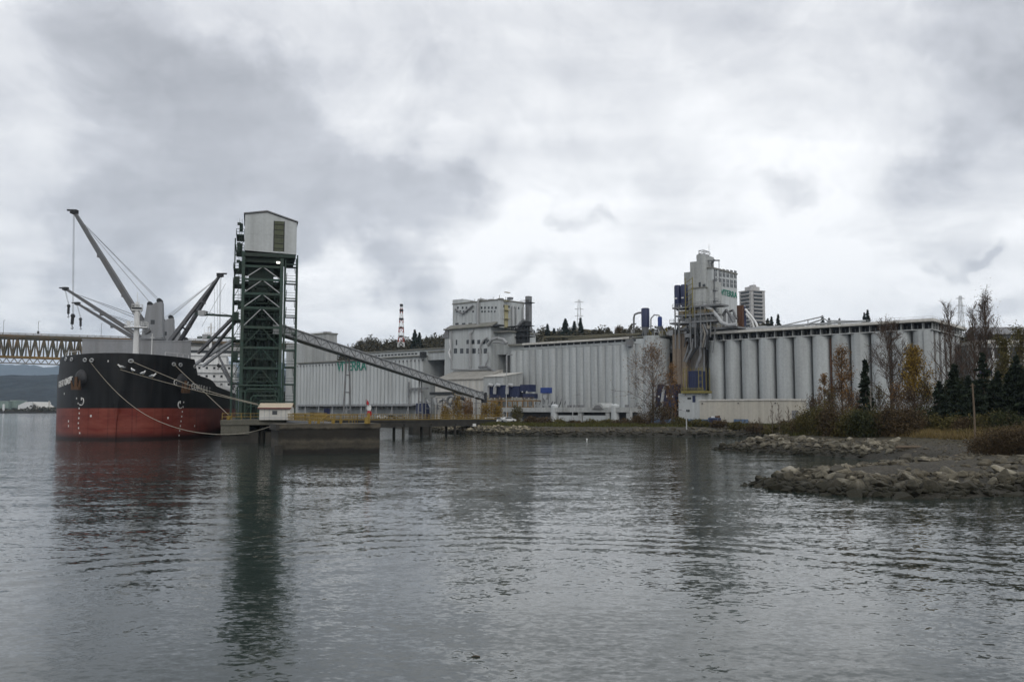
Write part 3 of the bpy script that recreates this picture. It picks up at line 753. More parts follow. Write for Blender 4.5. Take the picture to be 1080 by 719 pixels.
crane(37, 1.3, 31.3, 22.6, (79,224.5,209), [(157,351,207)], 1.15, (76,342,77,331))
crane(65, .9, 30.2, 22.2, (231.5,291,228), [(177.5,362,234),(186,366,238)], .85, (230,385,231,384))
crane(92, .1, 29.0, 21.8, (70,305,268), [(180,376,270)], 1.2, (72,331,72.5,321), 2.2)
crane(118, .1, 28.4, 21.4, (82.5,320.5,296), [(188,385,298)], 1.2, (85,344,85,335), 2.2)
# accommodation block aft
ac = MB(SHIPM)
ac.span(-15, 15, 156, 176, 10.5, 22.5); ac.span(-12, 12, 157, 174, 22.5, 25.6)
ac.span(-17.8, 17.8, 156.5, 161, 25.6, 28.4); ac.span(-18, 18, 156, 162, 28.4, 28.7)
for lv in (13.5, 16.5, 19.5, 22.5): ac.span(-17.6, 17.6, 155.2, 157, lv-.12, lv+.05)
ac.build('accommodation', m_white, ship)
aw = MB(SHIPM)
for lv in (11.6, 14.6, 17.6, 20.6):
    for x in np.arange(-13, 13.1, 2.6):
        wq = MB(SHIPM); wq.span(x-.4, x+.4, 155.93, 156, lv, lv+.9); wq.build('window', m_glass, ship)
aw.span(-17, 17, 156.43, 156.5, 26.6, 27.7)
aw.build('bridge_window', m_glass, ship)
ra = MB(SHIPM)
for lv in (13.55, 16.55, 19.55, 22.55): ra.rail([(-17.5,155.3,lv),(17.5,155.3,lv)], 1.1, .04, 2.5)
for sd in (-1,1):
    for a, b in ((10.5,13.5),(13.5,16.5),(16.5,19.5),(19.5,22.5)): ra.bar((sd*16.6,155.6,a),(sd*14.,155.6,b),.5,.12)
ra.build('stair_and_railing', m_white, ship)
rm = MB(SHIPM); rm.cyl(6, 160, 28.7, 38, .5, .3, 10); rm.span(3.6, 8.4, 159.6, 160.4, 34, 34.3); rm.span(4.6,7.4,159.6,160.4,36.3,36.5)
for q in (3.8,5,7,8.2): rm.cyl(q,160,34.3,36,.08,.08,5)
rm.bar((6,160,33),(6,162.5,28.7),.2); rm.build('radar_mast', m_white, ship)
m_bolster = M('bolster_paint', (.03,.031,.034), .6)
# anchors in their bulged pockets
for (px, py) in ((86,398),(191,402)):
    p, n_ = hullhit(px, py)
    a = MB()
    nn = Vector((n_.x, n_.y, 0)).normalized(); t_ = nn.cross(Vector((0,0,1)))
    bol = []
    for i in range(9):                                        # bolster dome
        ph = i/8*PI/2
        ring = [p + t_*(1.55*math.cos(ph)*math.cos(k/14*2*PI)) + Vector((0,0,1))*(1.7*math.cos(ph)*math.sin(k/14*2*PI)) + nn*(1.25*math.sin(ph)-.25) for k in range(14)]
        bol.append(ring)
    vs_ = [q for rr_ in bol for q in rr_]; fs_ = [(i*14+k, i*14+(k+1)%14, (i+1)*14+(k+1)%14, (i+1)*14+k) for i in range(8) for k in range(14)]
    a.add(vs_, fs_); ho = a.build('anchor_bolster', m_bolster, ship, True)
    b = MB(); c0 = p + nn*1.1 + Vector((0,0,-1.1))
    b.bar(c0+Vector((0,0,1.2)), c0+Vector((0,0,-.9)), .5, .45)
    b.bar(c0+t_*-1.1+Vector((0,0,-1.0)), c0+t_*1.1+Vector((0,0,-1.0)), .6, .6)
    for sg in (-1,1): b.bar(c0+t_*sg*1.0+Vector((0,0,-.9)), c0+t_*sg*1.35+Vector((0,0,.55))+nn*.2, .5,.35,.15,.15)
    b.build('anchor', m_rust, ship)
# lettering, draught marks, painted thruster marks
def letters(name, txt, p0, p1, size, mat=m_letter):
    m = MB()
    n = len(txt)
    for i, chx in enumerate(txt):
        if chx == ' ': continue
        f_ = i/(n-1); p, nr = hullhit(p0[0]+(p1[0]-p0[0])*f_, p0[1]+(p1[1]-p0[1])*f_)
        if p is None: continue
        t_ = Vector((0,0,1)).cross(nr).normalized(); u_ = nr.cross(t_)
        v_, f2 = text_mesh(chx, size, .02)
        m.add([p + nr*.06 + t_*q.x + u_*q.y + nr*q.z for q in v_], f2)
    m.build(name, mat, ship)
letters('ship_name', 'GREAT COMFORT', (185,403.5), (221,411.5), 1.75)
letters('ship_name', 'GREAT COMFORT', (62.6,405.8), (75.5,400.5), 1.75)
for col, d0, d1 in (((81.5,419),(84,458),1),((192.5,424),(189.5,458),-1)):
    pass
def dots(pts, sz):
    m = MB()
    for (px, py) in pts:
        p, nr = hullhit(px, py)
        if p is None: continue
        t_ = Vector((0,0,1)).cross(nr).normalized(); u_ = nr.cross(t_)
        c = p + nr*.05
        m.add([c-t_*sz-u_*sz, c+t_*sz-u_*sz, c+t_*sz+u_*sz, c-t_*sz+u_*sz], [(0,1,2,3)])
    m.build('draught_mark', m_letter, ship)
dots([(81+.6*i+ (1.5*math.sin(i*.8)), 420+5.2*i) for i in range(8)], .16)
dots([(193.5-.7*i, 424+5*i) for i in range(8)], .16)
dots([(72.5,444),(72.5,449),(96,438.5),(205,449),(177,440.5),(68,415)], .2)
letters('load_mark', '5', (85.5,423), (85.5,423), 1.1) if False else None
def arc_mark(px, py, flip):
    p, nr = hullhit(px, py); t_ = Vector((0,0,1)).cross(nr).normalized(); u_ = nr.cross(t_)
    m = MB(); c = p + nr*.06
    m.tube([c + t_*(.75*math.cos(a)*flip) + u_*(.75*math.sin(a)) for a in np.linspace(-2.2, 1.0, 9)], .1, 4)
    m.bar(c + t_*(.1*flip)+u_*.75, c+t_*(.1*flip)+u_*.2, .16, .1)
    m.build('thruster_mark', m_letter, ship)
arc_mark(85.8, 423, 1); arc_mark(190, 426.5, -1)
for (px, py) in ((70,378.6),(76,378.8),(90,379.5),(97,379.8),(138,380.6),(183,384),(190,384.6),(205,386.5)):
    p, nr = hullhit(px, py)
    if p is None: continue
    m = MB(); t_ = Vector((0,0,1)).cross(nr).normalized(); u_ = nr.cross(t_)
    m.tube([p + nr*.1 + t_*(.42*math.cos(a)) + u_*(.3*math.sin(a)) for a in np.linspace(0, 2*PI, 11)], .14, 6)
    m.build('fairlead', m_galv, ship, True)

# ------------------------------------------------------------------ mooring lines: real curves from the fairleads to the quay
def rope(label, px0, pts, rad=.06):
    p, nr = hullhit(*px0); p = p + nr*.15
    q = [p]
    for (a_, b_, y_) in pts:
        h_, _ = hullhit(a_, b_)
        q.append(at(a_, b_, min(y_, h_.y-.7) if h_ is not None else y_))
    # smooth Catmull-Rom
    q = [q[0]] + q + [q[-1]]; out = []
    for i in range(1, len(q)-2):
        for k in range(8):
            t = k/8; a, b, c, d_ = q[i-1], q[i], q[i+1], q[i+2]
            out.append(.5*((2*b)+(c-a)*t+(2*a-5*b+4*c-d_)*t*t+(3*b-a-3*c+d_)*t**3))
    out.append(q[-2])
    m = MB(); m.tube(out, rad, 6)
    o = m.build('mooring_rope', m_rope, None, True)
    tag(o, label, 'mooring rope', 'mooring ropes of the ship')
    return out
rope('slack pale rope sagging low across the red bow to the concrete dolphin', (94.5,380), [(112,402,171),(130,420,166),(150,435,160),(172,446,154),(200,454.5,146),(232,458,138),(262,456,130),(291,447.8,122.5)])
ropeB = rope('taut pale rope with gulls on it, from the bow past the ship name', (95,380), [(140,393.5,171),(180,404.6,169),(210,412.5,166),(245,420.5,162),(274,427.5,160)], .065)
ropeC = rope('taut pale rope from the middle of the bow rail down to the hut', (138,380.6), [(165,392,169),(200,406,167),(240,418,164),(272,426,161)], .065)
rope('steep pale rope from the bow rail down to the end of the pier', (183,384), [(198,398,172),(215,413,169),(230,427,166),(241,437.5,163)], .06)
gull = None
GL = ['white gull perched lowest on the taut rope past the anchor', 'white gull perched second lowest on the taut mooring rope', 'white gull perched on the taut rope between two others', 'white gull perched on the taut rope just below the highest gull', 'white gull perched highest on the taut mooring rope']
for k, i in enumerate((12, 10, 8, 6, 4)):
    i = min(i, len(ropeB)-1); p = ropeB[i]
    if gull is None:
        gull = thing('gull', GL[k], 'gull', (0,0,0), 0, 'gulls on the mooring rope')
        g = MB(); g.tube([(-.42,0,.22),(-.3,0,.26),(-.1,0,.30),(.12,0,.33),(.24,0,.42),(.30,0,.52),(.37,0,.55),(.44,0,.54)], [.03,.09,.15,.14,.09,.085,.085,.03], 8); g.build('body', m_feather, gull, True)
        g = MB()
        for sd in (-1,1): g.tube([(.1,sd*.12,.34),(-.15,sd*.14,.31),(-.5,sd*.05,.24)], [.06,.08,.015], 6)
        g.build('wing', m_fgrey, gull, True)
        g = MB(); g.tube([(.44,0,.54),(.55,0,.51)], [.03,.008], 5); g.build('beak', m_yellow, gull)
        g = MB()
        for sd in (-1,1): g.tube([(0,sd*.05,.2),(0,sd*.05,.0)], .015, 4)
        g.build('leg', m_yellow, gull)
        o = gull; o.location = p + Vector((0,0,.1)); o.scale = (1.6,)*3
    else:
        o = dup(gull, p + Vector((0,0,.1)), k*70, 1.6, GL[k])
# ------------------------------------------------------------------ pier, loading tower and gallery
DK = (-52.6, 172, 0)
DOCK = frame(DK, 16.4)
DZ = 4.1
pier = thing('pier', 'dark concrete pier running under the green loading tower', 'pier', DK, 16.4)
p = MB(DOCK)
p.span(-2.6, 16, -8, 40, DZ-1.0, DZ); p.span(-.7, 16, 40, 190, DZ-1.0, DZ)
p.span(-3.2, 12, -12.5, -8, DZ-.9, DZ)
p.span(-3.1, 1.8, -12.3, -7, DZ-2.6, DZ-.9)
p.build('deck', M('pier_edge_concrete', (.11,.105,.085), .9, (.05,.05,.04), .7, .5), pier)
p = MB(DOCK); p.span(-3.0, 3.4, -12, -6, -1.5, DZ-2.2); p.span(4.6, 12, -11, -6, -1.5, 1.9)
for y in range(4, 190, 14): p.span(-2.3 if y < 40 else -.5, 15, y, y+2.2, -1.5, DZ-1.0)
p.build('pile_cap', m_wetc, pier)
for x, y in [(4,-9.5),(7.3,-9.8),(10.8,-9.6),(13,-3),(-2.2,-2),(-2.2,3),(-2.2,9)]:
    q = MB(DOCK); q.cyl(x, y, -1.5, DZ-1.0, .5, .5, 10); q.build('pile', m_wetc, pier, True)
p = MB(DOCK)
p.rail([(-2.9,-12.3,DZ),(11.8,-12.3,DZ),(11.8,-8.2,DZ),(15.8,-8.2,DZ),(15.8,40,DZ)], 1.15, .06, 1.6)
p.build('railing', m_yellow, pier)
for y in (-10,-6,-1):
    q = MB(DOCK); q.cyl(-1.9, y, DZ, DZ+.7, .28, .36, 10); q.build('bollard', m_yellow, pier, True)

TW, TD = 7.3, 12.0          # leg spacing across, along
tower = thing('loading_tower', 'tall green steel loading tower with a white house on top', 'loading tower', DK, 16.4)
def legset(xs, ys, z0, z1, w, mat, par):
    for x in xs:
        for y in ys:
            g = MB(DOCK); g.bar((x,y,z0),(x,y,z1), w, w); g.build('leg', mat, par)
legset((0,TW), (0,TD), DZ, 36.8, .62, m_green, tower)
LV = [9.5, 14, 18, 22, 25.8, 28.6, 31.4, 34]
for z in LV:
    g = MB(DOCK)
    for y in (0,TD): g.bar((0,y,z),(TW,y,z),.35,.45)
    for x in (0,TW): g.bar((x,0,z),(x,TD,z),.3,.4)
    if z > 20: g.span(.2, TW-.2, 3, TD, z-.05, z+.08)
    g.build('cross_beam', m_green, tower)
for a, b in zip([DZ]+LV[:-1], LV):
    g = MB(DOCK)
    for y in (0,TD): g.bar((0,y,a),(TW/2,y,b),.16); g.bar((TW,y,a),(TW/2,y,b),.16)
    for x in (0,TW): g.bar((x,0,a),(x,TD,b),.16)
    g.build('brace', m_galv if b > 22 else m_green, tower)
# head house, gable ended with an off-centre ridge
HX0, HX1 = .1, 10.0
hh = MB(DOCK)
hh.prism([(HX0,37.0),(HX1,36.6),(HX1,43.0),(4.2,44.75),(HX0,44.1)], -.6, 11)
ho = hh.build('head_house', m_pale, tower)
g = MB(DOCK)
g.prism([(HX0-.25,44.15),(4.3,44.85),(HX1+.25,43.05),(HX1+.25,43.25),(4.3,45.1),(HX0-.25,44.38)], -.9, 11.3)
g.build('roof', m_steel, ho)
g = MB(DOCK); g.span(5.6, 7.6, -.66, -.6, 37.1, 43.1)
g.build('door_strip', M('mossy_door', (.085,.095,.06), .8, (.04,.045,.03), .7, .8), ho)
g = MB(DOCK)
for z in (37.6,38.6,39.8,40.2,41.3,42.4): g.span(5.6, 7.6, -.72, -.66, z, z+.09)
g.span(5.55,5.7,-.72,-.66,37.1,43.1); g.span(7.5,7.65,-.72,-.66,37.1,43.1)
g.build('door_rib', m_dark, ho)
g = MB(DOCK)
for x in np.arange(HX0+.5, HX1, .55):
    if 5.4 < x < 7.8: continue
    g.span(x-.03, x+.03, -.64, -.6, 37.1, 42.9)
g.span(HX0,5.55,-.63,-.6,40.3,40.36)
g.build('cladding_rib', m_pale, ho)
g = MB(DOCK); g.span(HX0, HX1-.1, -.5, 11, 35.9, 36.6); g.span(0, TW, .4, TD, 34.9, 35.9); g.build('floor_frame', m_dgreen, tower)
for z in (6.6, 11.5, 16, 20, 24, 27.2, 30):
    g = MB(DOCK)
    for y in (4, 8): g.bar((0,y,z),(TW,y,z),.28,.34)
    for x in (2.4, 4.9): g.bar((x,0,z),(x,TD,z),.22,.28)
    g.rail([(0,.2,z+.2),(TW,.2,z+.2)], 1.05, .06, 1.2); g.build('floor_grid', m_green, tower)
# machinery and hoppers filling the inside
g = MB(DOCK)
g.span(1, 5.8, 3, 10.5, 30.6, 34.6); g.prism([(1,30.6),(5.8,30.6),(4,27.6),(2.8,27.6)], 3.4, 9.8); g.span(.5, 3.2, 6, 11.5, 26, 30)
g.build('hopper', m_dgreen, tower)
g = MB(DOCK)
for x, y in ((1.5,5),(3.0,7),(4.6,6),(2.2,9.5),(5.6,8.5),(.9,10.5),(6.4,5)): g.tube([(x,y,30),(x+.3,y,20),(x-.2,y+.5,12),(x,y,DZ)], .38, 8)
g.build('spout_pipe', m_dgreen, tower, True)
# outrigger platforms on the ship side
for k, z in enumerate([11,15.5,19.5,23.5,27.2,30.6,33.6,37.2,40.4]):
    g = MB(DOCK); w = 1.9 if k < 7 else 1.5
    g.span(-w, 0, 2+.3*(k%2), 9, z, z+.18); g.rail([(0,2,z+.15),(-w,2,z+.15),(-w,9,z+.15)], 1.1, .05, 1.3)
    if k%2: g.box((-w*.6, 4, z+1), (.9,1.3,1.5))
    g.build('platform', m_green, tower)
g = MB(DOCK)
g.bar((-1.8,2.1,DZ),(-1.8,2.1,31),.28); g.bar((-1.8,8.8,DZ),(-1.8,8.8,41),.25)
for z in np.arange(8, 40, 4): g.bar((-1.7,2.1,z),(0,2.1,z+3.4),.12)
for z in np.arange(DZ, 43, .5): g.bar((-.9,1.2,z),(-.45,1.2,z),.05)
for x in (-.9,-.45): g.bar((x,1.2,DZ),(x,1.2,43.5),.06)
g.build('ladder_frame', m_green, tower)
for z in (26.5, 34.5, 38, 42):
    g = MB(DOCK); g.tube([(-.6,2.5,z-.8),(-.6,2.5,z+.8)], .33, 8); g.box((-1.0,2.2,z+.7),(.7,.5,.5)); g.build('winch_drum', m_dgreen, tower, True)
# open stair tower on the landward side
st = MB(DOCK)
for x, y in ((8.0,.2),(10.3,.2),(8.0,4.5),(10.3,4.5)): st.bar((x,y,DZ),(x,y,36.6),.26)
for z in np.arange(7.5, 36, 3.4):
    st.bar((8,.2,z),(10.3,.2,z),.22); st.bar((8,4.5,z),(10.3,4.5,z),.22); st.bar((10.3,.2,z),(10.3,4.5,z),.2)
    st.span(8,10.3,3.4,4.5,z-.05,z+.05)
    st.bar((8.3,3.2,z-3.4),(8.3,.6,z-1.7),.12,.1); st.bar((9.9,.6,z-1.7),(9.9,3.2,z),.12,.1)
    st.rail([(8,.2,z+.1),(10.3,.2,z+.1)], 1.05, .04, 1.2)
st.build('stair_tower', m_green, tower)
# lamps: two lit flood lights under the head house
lmat = bpy.data.materials.new('lit_lamp'); lmat.use_nodes = True
lmat.node_tree.nodes['Principled BSDF'].inputs['Emission Color'].default_value = (1,.95,.85,1); lmat.node_tree.nodes['Principled BSDF'].inputs['Emission Strength'].default_value = 2.5
for x, z, w in ((6.55,34.9,.33),):
    g = MB(DOCK); g.span(x-w, x+w, -.32, -.2, z-.17, z+.17); g.build('flood_light', lmat, tower)
# the pipes at the foot
g = MB(DOCK)
for k, (x0, x1, z) in enumerate(((-.6,7.6,10.6),(.9,6.5,9.9),(2,7,8.6),(3.4,6.8,7.6))):
    g.tube([(x0,-.7-k*.25,DZ),(x0,-.7-k*.25,z-.4),(x0+.4,-.7-k*.25,z),(x1-.4,-.7-k*.25,z),(x1,-.7-k*.25,z-.4),(x1,-.7-k*.25,DZ)], .17, 7)
g.build('pipe_frame', m_green, tower, True)

gal = thing('shipping_gallery', 'long green trestle gallery receding along the pier behind the white headed tower', 'gallery', (DOCK @ Vector((3,16,DZ))), 16.4)
for k in range(11):
    y = 26+14*k
    g = MB(DOCK)
    for x in (.2,TW-.3): g.bar((x,y,DZ),(x,y,32),.55)
    for z in (8,12.5,17,21,25,28.5,31.5): g.bar((.2,y,z),(TW-.3,y,z),.32,.42)
    for a, b in ((4.1,12.5),(12.5,21),(21,28.5)): g.bar((.2,y,a),(TW/2,y,b),.16); g.bar((TW-.3,y,a),(TW/2,y,b),.16)
    g.build('trestle_frame', m_green if k < 4 else m_dgreen, gal)
g = MB(DOCK); g.span(.6, TW-.7, 13, 178, 28.6, 31.9)
g.prism([(.4,31.9),(TW-.5,31.9),(TW/2,33.0)], 13, 178); g.build('gallery_house', m_dgreen, gal)
g = MB(DOCK)
for x in (.2,TW-.3):
    for z in (12.5,21,28.5): g.bar((x,13,z),(x,178,z),.22,.3)
    for k in range(11): g.bar((x,12+14*k,4.1),(x,26+14*k,21),.14); g.bar((x,26+14*k,4.1),(x,12+14*k,21),.14)
g.build('side_brace', m_green, gal)
g = MB(DOCK); g.span(.6,TW-2.2,14,178,20.8,21.0); g.span(.6,TW-2.0,14,178,12.3,12.5)
g.build('walkway_floor', m_dgreen, gal)
for k in range(9):
    y = 20+14*k
    g = MB(DOCK)
    for x in (1.3,2.6,4.0): g.tube([(x,y,29),(x-.4,y+1,22),(x+.3,y,14),(x,y,5)], .42, 8)
    g.box((2.4,y,23.5),(3.2,2.4,2.8)); g.box((3,y,15),(2.6,2.2,2.2)); g.build('spout_set', m_dgreen, gal, True)
# loading booms reaching over the ship
def boom(a, b, w, mat, box=None):
    A, B = at(*a), at(*b)
    g = MB(); g.bar(A, B, w, w*1.1)
    d_ = (B-A); n = int(d_.length/1.6)
    for i in range(n):
        p_ = A + d_*(i/n); q_ = A + d_*((i+1)/n); g.bar(p_+Vector((0,0,w*.5)), q_+Vector((0,0,w*1.3 if i%2 else w*.5)), .08)
    o = g.build('loading_boom', mat, gal)
    if box:
        g = MB(); g.box(at(*box), (1.4,1.6,1.1)); g.box(at(box[0]+2.2,box[1]-.3,box[2]),(1.1,1.2,.8)); g.build('boom_house', m_galv, o)
boom((248,333.5,192),(206,331,196),.42,m_dgreen,(213.5,330.3,195))
boom((248,333,192),(209,372,200),.55,m_shipgd); boom((247.5,340,194),(213,381,203),.55,m_shipgd)
boom((248,356.5,230),(208.5,355.8,236),.45,m_green,(217,354.8,235))
boom((248,357,232),(206,384,246),.6,m_galv); boom((247,361,236),(214,386,250),.6,m_galv)
boom((229,372,258),(247,408,246),.45,m_shipgd); boom((233,386,250),(246,410,240),.4,m_shipgd)
g = MB()
for a, b in (((238,299,192),(213,344,200)),((247,346,205),(222,372,230)),((226,300,228),(226.5,372,228)),((229,298,228),(230,372,228))): g.tube([at(*a),at(*b)], .035, 5)
g.build('stay_wire', m_wire, gal)

# ------------------------------------------------------------------ hut on the pier
hl = at(273.5,437,160.5); 
hut = thing('pier_hut', 'small white hut with a tan roof behind yellow railings on the pier', 'hut', (hl.x, hl.y, DZ), 3)
HM = frame((hl.x, hl.y, 0), 3)
g = MB(HM); g.span(0,5.5,0,3.4,DZ,DZ+2.1); g.prism_x([(0,DZ+2.1),(3.4,DZ+2.1),(1.7,DZ+2.75)],0,5.5); g.build('wall', m_offw, hut)
g = MB(HM)
g.add([(-.25,-.35,DZ+2.12),(5.75,-.35,DZ+2.12),(5.75,1.7,DZ+2.95),(-.25,1.7,DZ+2.95),(-.25,3.75,DZ+2.12),(5.75,3.75,DZ+2.12)],[(0,1,2,3),(3,2,5,4)])
g.add([(-.25,-.35,DZ+2.2),(5.75,-.35,DZ+2.2),(5.75,1.7,DZ+3.03),(-.25,1.7,DZ+3.03),(-.25,3.75,DZ+2.2),(5.75,3.75,DZ+2.2)],[(0,1,2,3),(3,2,5,4)])
g.build('roof', m_roofb, hut)
g = MB(HM); g.span(-.25,5.75,-.40,-.36,DZ+1.98,DZ+2.2); g.build('fascia', m_dred, hut)
g = MB(HM); g.span(2.3,3.2,-.04,0,DZ+.95,DZ+1.65); g.build('window', m_glass, hut)
g = MB(HM)
g.span(-.05,5.55,-.05,0,DZ+.35,DZ+.45)
for x in (.9,1.8,3.9,4.7): g.span(x-.05,x+.05,-.07,-.05,DZ,DZ+2)
g.build('panel_batten', m_galv, hut)

# ------------------------------------------------------------------ concrete dolphin in front
dl = Vector((-31.0, 118.2, 0))
dol = thing('mooring_dolphin', 'dark stained concrete mooring block standing alone in the water', 'dolphin', (dl.x, dl.y, 0), 22)
DM = frame(dl, 22)
g = MB(DM); g.span(0,13.7,0,7.6,-2,3.35); g.span(-.08,13.78,-.08,7.7,3.35,4.05)
def dol_mat():
    m = m_wetc.copy(); m.name = 'tide_marked_concrete'
    nt = m.node_tree; N = nt.nodes; L = nt.links; b = N['Principled BSDF']
    src = b.inputs['Base Color'].links[0].from_socket
    gpos = N.new('ShaderNodeNewGeometry'); sx = N.new('ShaderNodeSeparateXYZ'); L.new(gpos.outputs['Position'], sx.inputs[0])
    n = N.new('ShaderNodeTexNoise'); n.inputs['Scale'].default_value = .9; n.inputs['Detail'].default_value = 7; L.new(gpos.outputs['Position'], n.inputs['Vector'])
    a = N.new('ShaderNodeMath'); a.operation = 'MULTIPLY_ADD'; L.new(n.outputs[0], a.inputs[0]); a.inputs[1].default_value = .7; L.new(sx.outputs['Z'], a.inputs[2])
    cr = N.new('ShaderNodeValToRGB'); mr = N.new('ShaderNodeMapRange'); mr.inputs[1].default_value = 0; mr.inputs[2].default_value = 5; L.new(a.outputs[0], mr.inputs[0]); L.new(mr.outputs[0], cr.inputs[0])
    e = cr.color_ramp.elements; e[0].position = 0; e[0].color = (.25,.25,.22,1); e[1].position = 1; e[1].color = (.8,.72,.6,1)
    for p_, c in ((.18,.35),(.25,1.5),(.33,1.2),(.42,2.0),(.47,1.0),(.52,.5),(.74,.45),(.80,2.6)):
        q_ = cr.color_ramp.elements.new(p_); q_.color = (c,c*.95,c*.85,1)
    mu = N.new('ShaderNodeMix'); mu.data_type = 'RGBA'; mu.blend_type = 'MULTIPLY'; mu.inputs['Factor'].default_value = 1
    L.new(src, mu.inputs['A']); L.new(cr.outputs[0], mu.inputs['B']); L.new(mu.outputs['Result'], b.inputs['Base Color'])
    return m
g.build('concrete_block', dol_mat(), dol)
g = MB(DM); g.span(-.5,.55,-.5,1.0,-1,1.3); g.span(-.3,.1,-.35,7.5,3.2,4.0); g.build('fender', m_wetc, dol)
for x in (4.2,5.4,7.4,8.4):
    g = MB(DM); g.cyl(x,.6,4.05,4.7,.18,.25,8); g.build('bollard', m_yellow, dol, True)
g = MB(DM); g.rail([(5.2,3,4.05),(11.2,3,4.05),(11.2,6.5,4.05)], 1.15, .05, 1.2); g.bar((5.3,1.6,4.1),(7.0,3.0,5.2),.1); g.build('railing', m_yellow, dol)
# limp red and white flag on a short yellow post
fl = at(388.5,445,122)
flag = thing('flag', 'limp red and white flag on a yellow post at the end of the concrete block', 'flag', (fl.x, fl.y, 4.05))
g = MB(); g.bar((fl.x-.35,fl.y,4.05),(fl.x-.35,fl.y,7.4),.12); g.build('flag_pole', m_steel, flag)
g = MB(); g.bar((fl.x+.05,fl.y,4.05),(fl.x+.05,fl.y,5.5),.36,.3); g.bar((fl.x-.2,fl.y-.3,4.05),(fl.x-.2,fl.y-.3,4.9),.5,.4); g.build('post', m_yellow, flag)
def cloth(z0, z1, x0, x1, mat):
    g = MB(); pts = []
    for i in range(7):
        for k in range(6):
            u = i/6; w_ = k/5
            pts.append((fl.x-.3+x0+(x1-x0)*w_*(1-.2*u)+.06*math.sin(u*6+w_*5), fl.y+.12*math.sin(w_*9+u*2), z1-(z1-z0)*u-.25*w_))
    g.add(pts, [(i*6+k, i*6+k+1, (i+1)*6+k+1, (i+1)*6+k) for i in range(6) for k in range(5)])
    return g.build('cloth', mat, flag, True)
cloth(6.7,7.3,.0,.35,m_red); cloth(5.9,6.75,.05,.7,m_white); cloth(5.2,5.95,.1,.75,m_red)

# ------------------------------------------------------------------ trestle walkway to the shore
TA = DOCK @ Vector((11.8, -9, 0)); TB = Vector((-5.5, 236, 0))
tdir = (TB-TA).normalized(); tlen = (TB-TA).length
TRM = Matrix.Translation(TA) @ Matrix.Rotation(math.atan2(tdir.y, tdir.x), 4, 'Z')
tres = thing('trestle_walkway', 'long low trestle walkway with yellow railings from the pier to the rocky shore', 'walkway', (TA.x, TA.y, 0), math.degrees(math.atan2(tdir.y, tdir.x)))
def tz(x): return DZ-.15 - .55*x/tlen
g = MB(TRM); g.bar((0,0,tz(0)-.2),(tlen,0,tz(tlen)-.2),3.2,.4)
for sd in (-1.3,1.3): g.bar((0,sd,tz(0)-1.0),(tlen,sd,tz(tlen)-1.0),.35,1.2)
g.build('deck', m_wetc, tres)
for sd in (-1.5,1.5):
    g = MB(TRM); g.rail([(0,sd,tz(0)),(tlen,sd,tz(tlen))], 1.15, .065, 1.8); g.bar((0,sd,tz(0)+.02),(tlen,sd,tz(tlen)+.02),.1,.3); g.build('railing', m_yellow, tres)
for x in np.arange(9, tlen-4, 11.5):
    g = MB(TRM)
    for sd in (-1.2,1.2): g.cyl(x, sd, -2, tz(x)-1.0, .32, .32, 8)
    g.bar((x,-1.7,tz(x)-1.15),(x,1.7,tz(x)-1.15),.5,.4); g.build('pile', m_wetc, tres)
g = MB(TRM)
for k in range(30):
    x = tlen*.35+ k*2.0; g.bar((x,-1.0,tz(x)-.95),(x,1.0,tz(x)-.95),.9,.25)
g.build('pipe_hanger', m_dark, tres)

# dark walkway from the pier to the dolphin
cw0 = DOCK @ Vector((9,-12.5,0)); cw1 = DM @ Vector((8,7.6,0))
cwd = math.degrees(math.atan2(cw1.y-cw0.y, cw1.x-cw0.x))
cwk = thing('gangway', 'short steel gangway with yellow railings linking the pier to the concrete block', 'gangway', (cw0.x, cw0.y, DZ), cwd)
g = MB(); g.bar(cw0+Vector((0,0,DZ-.25)), cw1+Vector((0,0,4.0)), 1.6, .35); g.build('deck', m_steel, cwk)
g = MB()
nrm = (cw1-cw0).cross(Vector((0,0,1))).normalized()*.75
for sd in (-1,1): g.rail([cw0+nrm*sd+Vector((0,0,DZ-.1)), cw1+nrm*sd+Vector((0,0,4.1))], 1.15, .06, 1.5)
g.build('railing', m_yellow, cwk)

# ------------------------------------------------------------------ inclined conveyor from the tower to the works
C0_, C1_ = at(293,348.0,176), at(508.5,418.5,262)
conv = thing('inclined_conveyor', 'long grey enclosed conveyor sloping from the loading tower down to the works', 'conveyor', (C0_.x, C0_.y, DZ))
g = MB(); g.bar(C0_, C1_, 2.3, 1.7); g.build('conveyor_casing', m_galv, conv)
cd = (C1_-C0_); side = cd.cross(Vector((0,0,1))).normalized(); upv = side.cross(cd).normalized()
if side.y > 0: side = -side
g = MB()
nb = 44
for i in range(nb):
    a, b = C0_+cd*(i/nb), C0_+cd*((i+1)/nb); o_ = side*1.2
    up_ = upv if upv.z > 0 else -upv
    g.bar(a+o_+up_*(.75 if i%2 else -.75), b+o_+up_*(-.75 if i%2 else .75), .10)
    g.bar(a+o_-up_*.8, a+o_+up_*.8, .08)
for q in (-1,1): g.bar(C0_+side*1.22+upv*q*.85, C1_+side*1.22+upv*q*.85, .26, .2)
g.build('truss', m_steel, conv)
g = MB(); g.bar(C0_+Vector((0,0,.98)), C1_+Vector((0,0,.98)), 2.6, .14); g.build('roof', m_galv, conv)
g = MB(); g.box(C1_+Vector((.6,0,-.2)), (1.6,3.2,3.0)); g.build('tail_housing', m_dark, conv)
def on_conv(px):
    lo, hi = 0, 1
    for _ in range(40):
        mid = (lo+hi)/2; q_ = C0_+cd*mid
        r_ = ray(px, 400); 
        if q_.x/q_.y < r_.x/r_.y: lo = mid
        else: hi = mid
    return C0_+cd*lo
